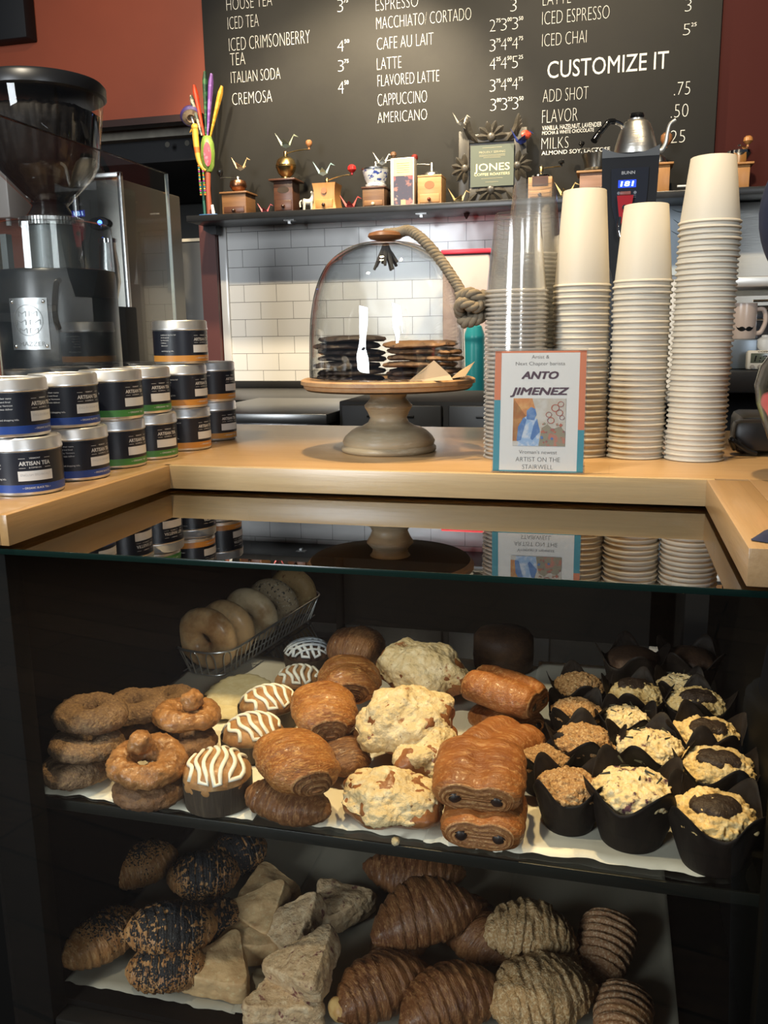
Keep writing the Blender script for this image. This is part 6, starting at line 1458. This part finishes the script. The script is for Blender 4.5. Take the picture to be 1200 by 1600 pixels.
# wire basket of bagels
b0, b1 = Vector((-0.6928, 1.3551, 0.8036)), Vector((-0.6475, 1.6999, 0.8036))
ax = (b1 - b0); Lb = ax.length; ang = math.atan2(ax.y, ax.x)
bk = thing('wire_basket', 'long narrow wire basket holding the row of bagels', 'basket', tuple((b0 + b1) / 2), ang)
WIRE = M('basket_wire', (.62, .62, .60), .32, .85)
hw = .061; rimz = .052; hl = Lb / 2 + .030
def rrect(hl, hw, z, r, n=8):
    P = []
    for cx_, cy_2, a0 in ((hl - r, hw - r, 0), (-hl + r, hw - r, pi / 2), (-hl + r, -hw + r, pi), (hl - r, -hw + r, 1.5 * pi)):
        for k in range(n + 1): a = a0 + pi / 2 * k / n; P.append((cx_ + r * cos(a), cy_2 + r * sin(a), z))
    return P
bm = B(); tube(bm, rrect(hl, hw, rimz, .046), .0022, 8, closed=True); mk('rim_wire', bm, WIRE, bk)
bm = B(); tube(bm, rrect(hl - .018, hw - .018, .0025, .032), .0016, 8, closed=True)
for k in range(11): 
    y = -(hw - .020) + 2 * (hw - .020) * k / 10
    if k % 2 == 0: tube(bm, [(-hl + .02, y, .0025), (hl - .02, y, .0025)], .0013, 6)
mk('base_wire', bm, WIRE, bk)
bm = B(); top = rrect(hl, hw, rimz, .046, 8); bot = rrect(hl - .018, hw - .018, .0025, .032, 8)
def per(P, f):
    P = [Vector(p) for p in P]; L = [(P[(i + 1) % len(P)] - P[i]).length for i in range(len(P))]; T = sum(L) * f
    for i, l in enumerate(L):
        if T <= l: return P[i].lerp(P[(i + 1) % len(P)], T / l)
        T -= l
    return P[0]
NW = 30
for k in range(NW):
    f0, f1 = (k + .15) / NW, (k + .62) / NW; a, b_ = per(top, f0), per(top, f1); c, d = per(bot, f0), per(bot, f1)
    mid = (a + b_) / 2; tube(bm, spl([c, c.lerp(a, .75), mid + Vector((0, 0, -.001)), d.lerp(b_, .75), d], 4), .0013, 6)
mk('side_wire', bm, WIRE, bk)
BG = [(BAGEL, .060, 'plain golden bagel standing at the near end of the wire basket'), (BAGEL, .057, 'golden bagel second from the near end of the wire basket'), (BAGELW, .057, 'pale smooth bagel in the middle of the wire basket'), (BAGELS, .055, 'seed-speckled bagel fourth along the wire basket'), (BAGELO, .054, 'onion-topped bagel at the far end of the wire basket')]
for i, (m_, R, lb) in enumerate(BG):
    p = b0.lerp(b1, (.03, .22, .47, .73, .98)[i]); tilt = (-.16, -.16, -.25, -.3, -.2)[i]
    o = mk('bagel', torus(R - .0240, .0240, .044, seed=60 + i, amp=.0006, freq=40, flat=0), m_, None, 180)
    put(o, (p.x, p.y, .8036 + .0045 + R * .98), lb, 'bagel', 'bagels in the wire basket', 0, None)
    o.rotation_euler = (Matrix.Rotation(ang, 3, 'Z') @ Matrix.Rotation(pi / 2 + tilt, 3, 'Y')).to_euler()

# ---- lower shelf
def seeded(label, loc, L, R, mat, rz, seed, patch, rot=None, **kw):
    t = thing('poppy_roll', label, 'pastry', loc, rz, 'poppy seed rolls on the lower shelf', rot or (0, 0, rz))
    mk('crust', roll_mesh(L, R, seed=seed, **kw), LAM_SEED, t, 180)
    bm = roll_mesh(L * .995, R * 1.012, seed=seed, n=170, m=110, **kw); dl = []
    for f in bm.faces:
        c = f.calc_center_median(); a = noise.noise(c * 26 + Vector((seed, 0, 0))) * .7 + 1.15 * noise.noise(c * 430) + c.z / R * 1.1 - abs(c.x) / L * 1.3
        if a < patch: dl.append(f)
    bmesh.ops.delete(bm, geom=dl, context='FACES'); rough_bm(bm, .0012, 170, seed, 1)
    mk.recalc = False; mk('poppy_seeds', bm, POPPY, t, 180, label='black poppy seed coating')['kind'] = 'stuff'; mk.recalc = True
seeded('seed-topped roll alone at the back left of the lower shelf', (-0.7242, 1.1492, 0.545), .120, .040, LAM_SEED, .75, 1, .40, (0, -.1, .75), flat=.85, ridges=5, taper=.35)
seeded('seed-topped roll at the front left corner of the lower shelf', (-0.6879, 0.9769, 0.545), .130, .038, LAM_SEED, .95, 2, .45, (0, -.05, 1.1), flat=.85, ridges=5, taper=.35)
seeded('black poppy seed roll at the back, its near end bare', (-0.6015, 1.1272, 0.56), .115, .042, LAM_SEED, .6, 3, -.25, (0, .1, .55), flat=.85, ridges=5, taper=.3)
seeded('black poppy seed roll farthest back beside the empty tray', (-0.5747, 1.2006, 0.556), .100, .040, LAM_SEED, .8, 4, -.6, (0, -.1, .8), flat=.85, ridges=5, taper=.3)
seeded('black poppy seed roll on top at the front left pile', (-0.5811, 0.9846, 0.572), .130, .044, LAM_SEED, .4, 5, -.3, (0, .1, .5), flat=.8, ridges=5, taper=.3)
seeded('seeded roll at the bottom front of the left pile', (-0.57, 0.9485, 0.54), .115, .038, LAM_SEED, .3, 6, .0, (0, 0, .35), flat=.8, ridges=5, taper=.3)
seeded('black poppy seed roll lying under the pile next to the pale scones', (-0.5535, 1.0522, 0.54), .110, .036, LAM_SEED, .5, 7, -.3, (0, 0, .6), flat=.8, ridges=5, taper=.3)
def scone(label, loc, rz, mat, s, seed, h=.034, rot=None, group='pale scones on the lower shelf'):
    bm = B(); ico(bm, 1, 5)
    for v in bm.verts:
        c = v.co; a = math.atan2(c.y, c.x)
        rd = sum(max(0., cos(a - pi / 2 - 2 * pi * q / 3 - pi)) ** 4 for q in range(3)) ** (-1 / 4.) * s * .50
        rr_ = math.hypot(c.x, c.y); el = abs(c.z); e = (1 - el ** 3.2) ** .31 if el < 1 else 0.
        e = min(e, rr_ * 1.9 if rr_ < .5 else e)
        z = min(1, el * 1.7); z = (z if c.z > 0 else -z) * h / 2
        if c.z > 0: z += .005 * (1 - e)
        v.co = Vector((cos(a) * rd * e, sin(a) * rd * e, z))
    rough_bm(bm, .0025, 40, seed, 3)
    if mat is BSCONE: rough_bm(bm, .0022, 90, seed + 3, 2)
    return put(mk('scone', bm, mat, None, 180), loc, label, 'scone', group, rz, rot)
scone('pale triangular scone at the back of its row', (-0.5039, 1.1527, 0.531), .5, SCONE, .068, 1, rot=(.05, 0, .5))
scone('pale triangular scone leaning on the back one', (-0.4824, 1.0807, 0.548), -.4, SCONE, .066, 2, rot=(.35, 0, -.5))
scone('pale triangular scone between the leaning one and the front one', (-0.4872, 1.0366, 0.531), 2.4, SCONE, .068, 3)
scone('pale triangular scone at the front edge beside the poppy rolls', (-0.5012, 0.9725, 0.531), .15, SCONE, .072, 4, rot=(.12, 0, .0))
G2 = 'berry scones on the lower shelf'
scone('berry scone farthest back, pointing towards the plain croissants', (-0.379, 1.1378, 0.536), 3.0, BSCONE, .068, 5, .036, group=G2)
scone('berry scone with a split side, leaning beside the pale scones', (-0.4224, 1.0525, 0.552), -.6, BSCONE, .070, 6, .034, (.45, -.1, -.7), G2)
scone('berry scone on top at the front, specked pink and brown', (-0.3683, 0.958, 0.575), -.2, BSCONE, .074, 7, .036, (.25, -.25, -.5), G2)
scone('berry scone at the bottom front edge, cut by the frame', (-0.3901, 0.9391, 0.533), .2, BSCONE, .074, 8, .036, None, G2)
CRO = LAM('croissant_crust', (.17, .068, .024), (.10, .035, .013), (.27, .135, .055))
CG = 'plain croissants on the lower shelf'
roll('croissant', 'plump croissant on top of the middle of the lower shelf', (-0.2351, 1.0811, 0.59), .165, .050, CRO, 'croissant', CG, .55, .1, -.12, 1, flat=.85, ridges=5, bend=-.12, taper=.55, amp=.003)
roll('croissant', 'croissant at the front left of its pile, pale tip facing out', (-0.2722, 0.9756, 0.548), .150, .044, CRO, 'croissant', CG, .85, 0, .0, 2, flat=.85, ridges=5, bend=-.10, taper=.5, amp=.003)
roll('croissant', 'croissant at the front right of its pile, cut by the picture edge', (-0.1779, 0.9725, 0.55), .155, .046, CRO, 'croissant', CG, .7, 0, 0, 3, flat=.85, ridges=5, bend=-.1, taper=.5, amp=.003)
roll('croissant', 'croissant leaning at the right of the pile, next to the nut-coated ones', (-0.1632, 1.1075, 0.552), .145, .043, CRO, 'croissant', CG, -.75, 0, .1, 4, flat=.85, ridges=5, bend=.1, taper=.5, amp=.003)
roll('croissant', 'dark croissant lying behind the pile under the upper shelf edge', (-0.282, 1.2256, 0.545), .170, .042, CRO, 'croissant', CG, .1, 0, 0, 5, flat=.85, ridges=6, bend=.1, taper=.5, amp=.003)
roll('croissant', 'croissant buried under the plump top one', (-0.2656, 1.0807, 0.54), .130, .036, CRO, 'croissant', CG, 1.2, 0, 0, 6, flat=.8, ridges=5, bend=.0, taper=.5, amp=.003)
tp_ = bpy.data.objects.get('croissant.001')
bm = B(); ico(bm, .016, 3, T3(-.066, -.005, .0) @ SCL(.75, 1.1, .9)); rough_bm(bm, .0015, 90, 3, 2); mk('pale_tip', bm, M('pale_croissant_tip', (.50, .33, .13), .5, var=((60, (.40, .22, .07), .45, .65),)), tp_, 180, label='pale unbrowned tip')
def nutted(label, loc, L, R, rz, seed, rot=None):
    o = mk('nut_croissant', (lambda b: (rough_bm(b, .0045, 70, seed, 3), b)[1])(roll_mesh(L, R, seed=seed, flat=.8, ridges=6, taper=.4, amp=.003, bend=-.08)), NUT, None, 180); o.location = loc; o.rotation_euler = rot or (0, 0, rz)
    tag(o, label, 'croissant', 'nut-coated croissants on the lower shelf')
nutted('nut-coated croissant on top at the back of its pile', (-0.0839, 1.0995, 0.572), .130, .046, .0, 1, (.1, .12, .2))
nutted('nut-coated croissant at the front of its pile, ridged and crumbly', (-0.0636, 1.0094, 0.552), .150, .052, .35, 2, (0, 0, .6))
nutted('nut-coated croissant lying under the other two', (-0.0635, 1.0992, 0.54), .120, .038, -.5, 3)
def sugared(label, loc, L, Wd, Hh, rz, seed, rot):
    bm = B(); n, m = 60, 36; rings = []
    for i in range(n + 1):
        u = i / n; s = 2 * u - 1; pr = max(0, 1 - abs(s) ** 4) ** .5; row = []
        for j in range(m):
            a = 2 * pi * j / m; rd = .0026 * (1 if ((u * 9 + .08 * sin(a)) % 1.) < .55 else -.4)
            row.append(bm.verts.new((s * L / 2, (Wd / 2 * pr * (.75 + .25 * u) + rd * pr) * cos(a), (Hh / 2 * pr + rd * pr) * sin(a))))
        rings.append(row)
    for a, b_ in zip(rings, rings[1:]):
        for j in range(m): bm.faces.new((a[j], a[(j + 1) % m], b_[(j + 1) % m], b_[j]))
    rough_bm(bm, .0012, 120, seed, 2)
    o = mk('sugared_pastry', bm, SUGAR_R, None, 180); put(o, loc, label, 'pastry', 'ridged sugared pastries on the lower shelf', rz, rot)
SUGAR_R = col_mat('ridged_sugar_crust', (.30, .15, .07), ((130, (.50, .34, .21), .48, .62), (20, (.20, .09, .04), .52, .66, (4, .4, .4))), .6, ((120, .003),))
sugared('ridged sugared pastry standing tilted at the right of the lower shelf', (0.0194, 1.1248, 0.548), .105, .085, .062, .9, 1, (0, -.35, 1.35))
sugared('ridged sugared pastry at the bottom right, cut by the picture edge', (0.0424, 1.0061, 0.54), .105, .078, .050, .2, 2, (0, 0, 1.45))
bm = B(); ico(bm, .0055, 2); rough_bm(bm, .0012, 160, 3, 1)
o = tag(mk('pastry_crumb', bm, ALMOND, None, 180), 'loose pale pastry crumb on the front edge of the glass shelf', 'crumb'); o.location = (-0.2317, .9165, .8045)

# ------------------------------------------------------------------ customer at the right edge, arms folded
def fuse(name, bm, mat, parent, voxel=.010, it=6, label=None):
    """one continuous surface from overlapping limbs"""
    me = bpy.data.meshes.new(name); bmesh.ops.recalc_face_normals(bm, faces=bm.faces); bm.to_mesh(me); bm.free()
    o = bpy.data.objects.new(name, me); COL.objects.link(o)
    r = o.modifiers.new('remesh', 'REMESH'); r.mode = 'VOXEL'; r.voxel_size = voxel
    s = o.modifiers.new('smooth', 'SMOOTH'); s.iterations = it; s.factor = .5
    dg = bpy.context.evaluated_depsgraph_get(); m2 = bpy.data.meshes.new_from_object(o.evaluated_get(dg))
    bpy.data.objects.remove(o); m2.materials.clear(); m2.materials.append(mat); m2.shade_smooth(); m2.name = name
    n = link(name, m2, parent)
    if label: n['label'] = label
    return n
PX, PY = .345, .66
pr = thing('person', 'person in a navy long-sleeved top with folded arms at the right edge', 'person', (PX, PY, 0), 0)
SKIN = M('skin', (.50, .29, .20), .5, sss=.1); NAVY = M('navy_jersey', (.011, .016, .042), .85, var=((60, (.016, .022, .052), .45, .65),), bump=((14, .004),)); JEAN = M('black_denim', (.014, .015, .019), .8); HAIR = M('dark_brown_hair', (.025, .014, .009), .45, var=((40, (.045, .026, .016), .5, .7, (6, 6, .6)),), bump=((60, .002, (5, 5, .5)),))
LA = [(-.165, .025, 1.465), (-.150, .06, 1.36), (-.135, .09, 1.25), (-.105, .13, 1.175), (-.04, .15, 1.19), (.02, .155, 1.205), (.08, .147, 1.228)]
RA = [(.165, .02, 1.465), (.165, .05, 1.36), (.155, .075, 1.25), (.115, .10, 1.155), (.05, .115, 1.17), (-.02, .118, 1.185), (-.066, .117, 1.205)]
LEG = lambda s: [(s * .085, 0, .97), (s * .095, .005, .75), (s * .10, .012, .50), (s * .105, -.005, .28), (s * .11, -.012, .09)]
# body: torso, neck, head, arms and legs in one skin
bm = B()
tube(bm, [(0, 0, .92), (0, 0, 1.02), (0, 0, 1.15), (0, .005, 1.32), (0, 0, 1.45), (0, 0, 1.50)], [.088, .080, .075, .088, .070, .045], 24, squash=1.35)
tube(bm, [(0, -.005, 1.46), (0, .005, 1.54), (0, .012, 1.61)], [.056, .050, .052], 20)
ico(bm, 1, 4, T3(0, .010, 1.695) @ SCL(.077, .095, .108)); ico(bm, 1, 3, T3(0, .050, 1.635) @ SCL(.055, .055, .052))
for A in (LA, RA): tube(bm, spl(A, 3), [.050, .042, .036, .036, .032, .028, .024], 14)
for s in (-1, 1): tube(bm, LEG(s), [.085, .074, .052, .048, .036], 16)
tube(bm, [(0, .100, 1.688), (0, .118, 1.655), (0, .108, 1.645)], [.009, .014, .010], 10)      # nose
fuse('body', bm, SKIN, pr, .008, 4)
# navy top: torso and both sleeves
bm = B()
tube(bm, [(0, 0, .86), (0, 0, .98), (0, 0, 1.15), (0, .008, 1.32), (0, .0, 1.44), (0, -.002, 1.505)], [.128, .116, .102, .112, .096, .062], 28, squash=1.38)
tube(bm, [(0, -.002, 1.48), (0, .002, 1.525)], [.072, .064], 20)
for A in (LA, RA): tube(bm, spl([Vector((A[0][0] * .5, 0, 1.45))] + [Vector(p) for p in A[:6]], 3), [.060, .074, .058, .050, .052, .045, .038], 16)
for s in (-1, 1): ico(bm, 1, 4, T3(s * .190, .015, 1.480) @ RY(s * -.3) @ SCL(.062, .072, .062)); ico(bm, 1, 4, T3(s * .178, .008, 1.532) @ SCL(.054, .062, .036))
fuse('navy_top', bm, NAVY, pr, .009, 5, 'navy long-sleeved top with gathered shoulders')
bm = B()
tube(bm, [(0, 0, .86), (0, 0, .93), (0, 0, 1.00)], [.104, .104, .096], 28, squash=1.36)
for s in (-1, 1): tube(bm, LEG(s), [.092, .084, .068, .062, .056], 18)
fuse('trousers', bm, JEAN, pr, .010, 5, 'black trousers')
for s in (-1, 1):
    bm = B(); tube(bm, [(s * .11, -.055, .050), (s * .112, 0, .055), (s * .116, .07, .045), (s * .12, .15, .032), (s * .12, .175, .028)], [.040, .046, .044, .036, .020], 16, squash=.9); box(bm, (s * .115 - .042, -.085, 0), (s * .115 + .042, .18, .022), .008)
    fuse('shoe', bm, BLACKM, pr, .007, 4)
# hair over the crown and down to the neck, face left free
bm = B(); ico(bm, 1, 5)
for v in bm.verts:
    c = v.co.copy(); x, y, z = c.x * .090, c.y * .105 - .004, 1.712 + c.z * .106
    if c.z < .1 and c.y < .45: z -= .085 * min(1., (.1 - c.z)) ; x *= 1 - .12 * max(0, -c.z)
    if c.y > .35 and c.z < .45: y = .030 + .03 * max(0, c.z)
    v.co = Vector((x, y, z))
rough_bm(bm, .004, 40, 2, 2); mk('hair', bm, HAIR, pr, 180)
for s in (-1, 1):
    bm = B(); ico(bm, .0115, 3, T3(s * .031, .088, 1.697)); ey = mk('eye', bm, M('eye_white', (.75, .73, .70), .2), pr, 180)
    bm = B(); ico(bm, .0056, 2, T3(s * .031, .0975, 1.697)); mk('iris', bm, M('brown_iris', (.05, .025, .012), .2), ey, 180)
    bm = B(); ico(bm, 1, 3, T3(s * .080, .012, 1.680) @ SCL(.010, .020, .031)); mk('ear', bm, SKIN, pr, 180)
    bm = B(); tube(bm, spl([(s * .016, .103, 1.717), (s * .032, .101, 1.722), (s * .048, .088, 1.716)], 4), .0035, 8, squash=.7); mk('eyebrow', bm, HAIR, pr, 180)
bm = B(); tube(bm, spl([(-.023, .092, 1.622), (0, .104, 1.625), (.023, .092, 1.622)], 4), .0055, 8, squash=.8); mk('lips', bm, M('lip_pink', (.40, .16, .13), .5), pr, 180)
# hands laid on the upper arms: palm, four fingers and a thumb each
for s, base, dr in ((-1, Vector((.078, .147, 1.228)), Vector((.9, -.25, .30))), (1, Vector((-.062, .117, 1.205)), Vector((-.9, -.12, .30)))):
    dr.normalize(); sd = dr.cross(Vector((0, 1, 0))).normalized(); fw = Vector((0, 1, 0)); bm = B()
    tube(bm, [base, base + dr * .03, base + dr * .066], [.025, .036, .037], 16, squash=.5)
    for k in range(4):
        o_ = base + dr * .058 + sd * (.027 - .018 * k); L = (.060, .070, .066, .052)[k]
        tube(bm, spl([o_, o_ + dr * L * .5 + fw * .002, o_ + dr * L * .85 - fw * .012, o_ + dr * L - fw * .026], 4), [.0095, .0090, .0082, .0070], 10)
    o_ = base + dr * .014 + sd * .024
    tube(bm, spl([o_, o_ + sd * .024 + dr * .020, o_ + sd * .034 + dr * .046], 4), [.0125, .0105, .0085], 10)
    fuse('hand', bm, SKIN, pr, .0035, 3)
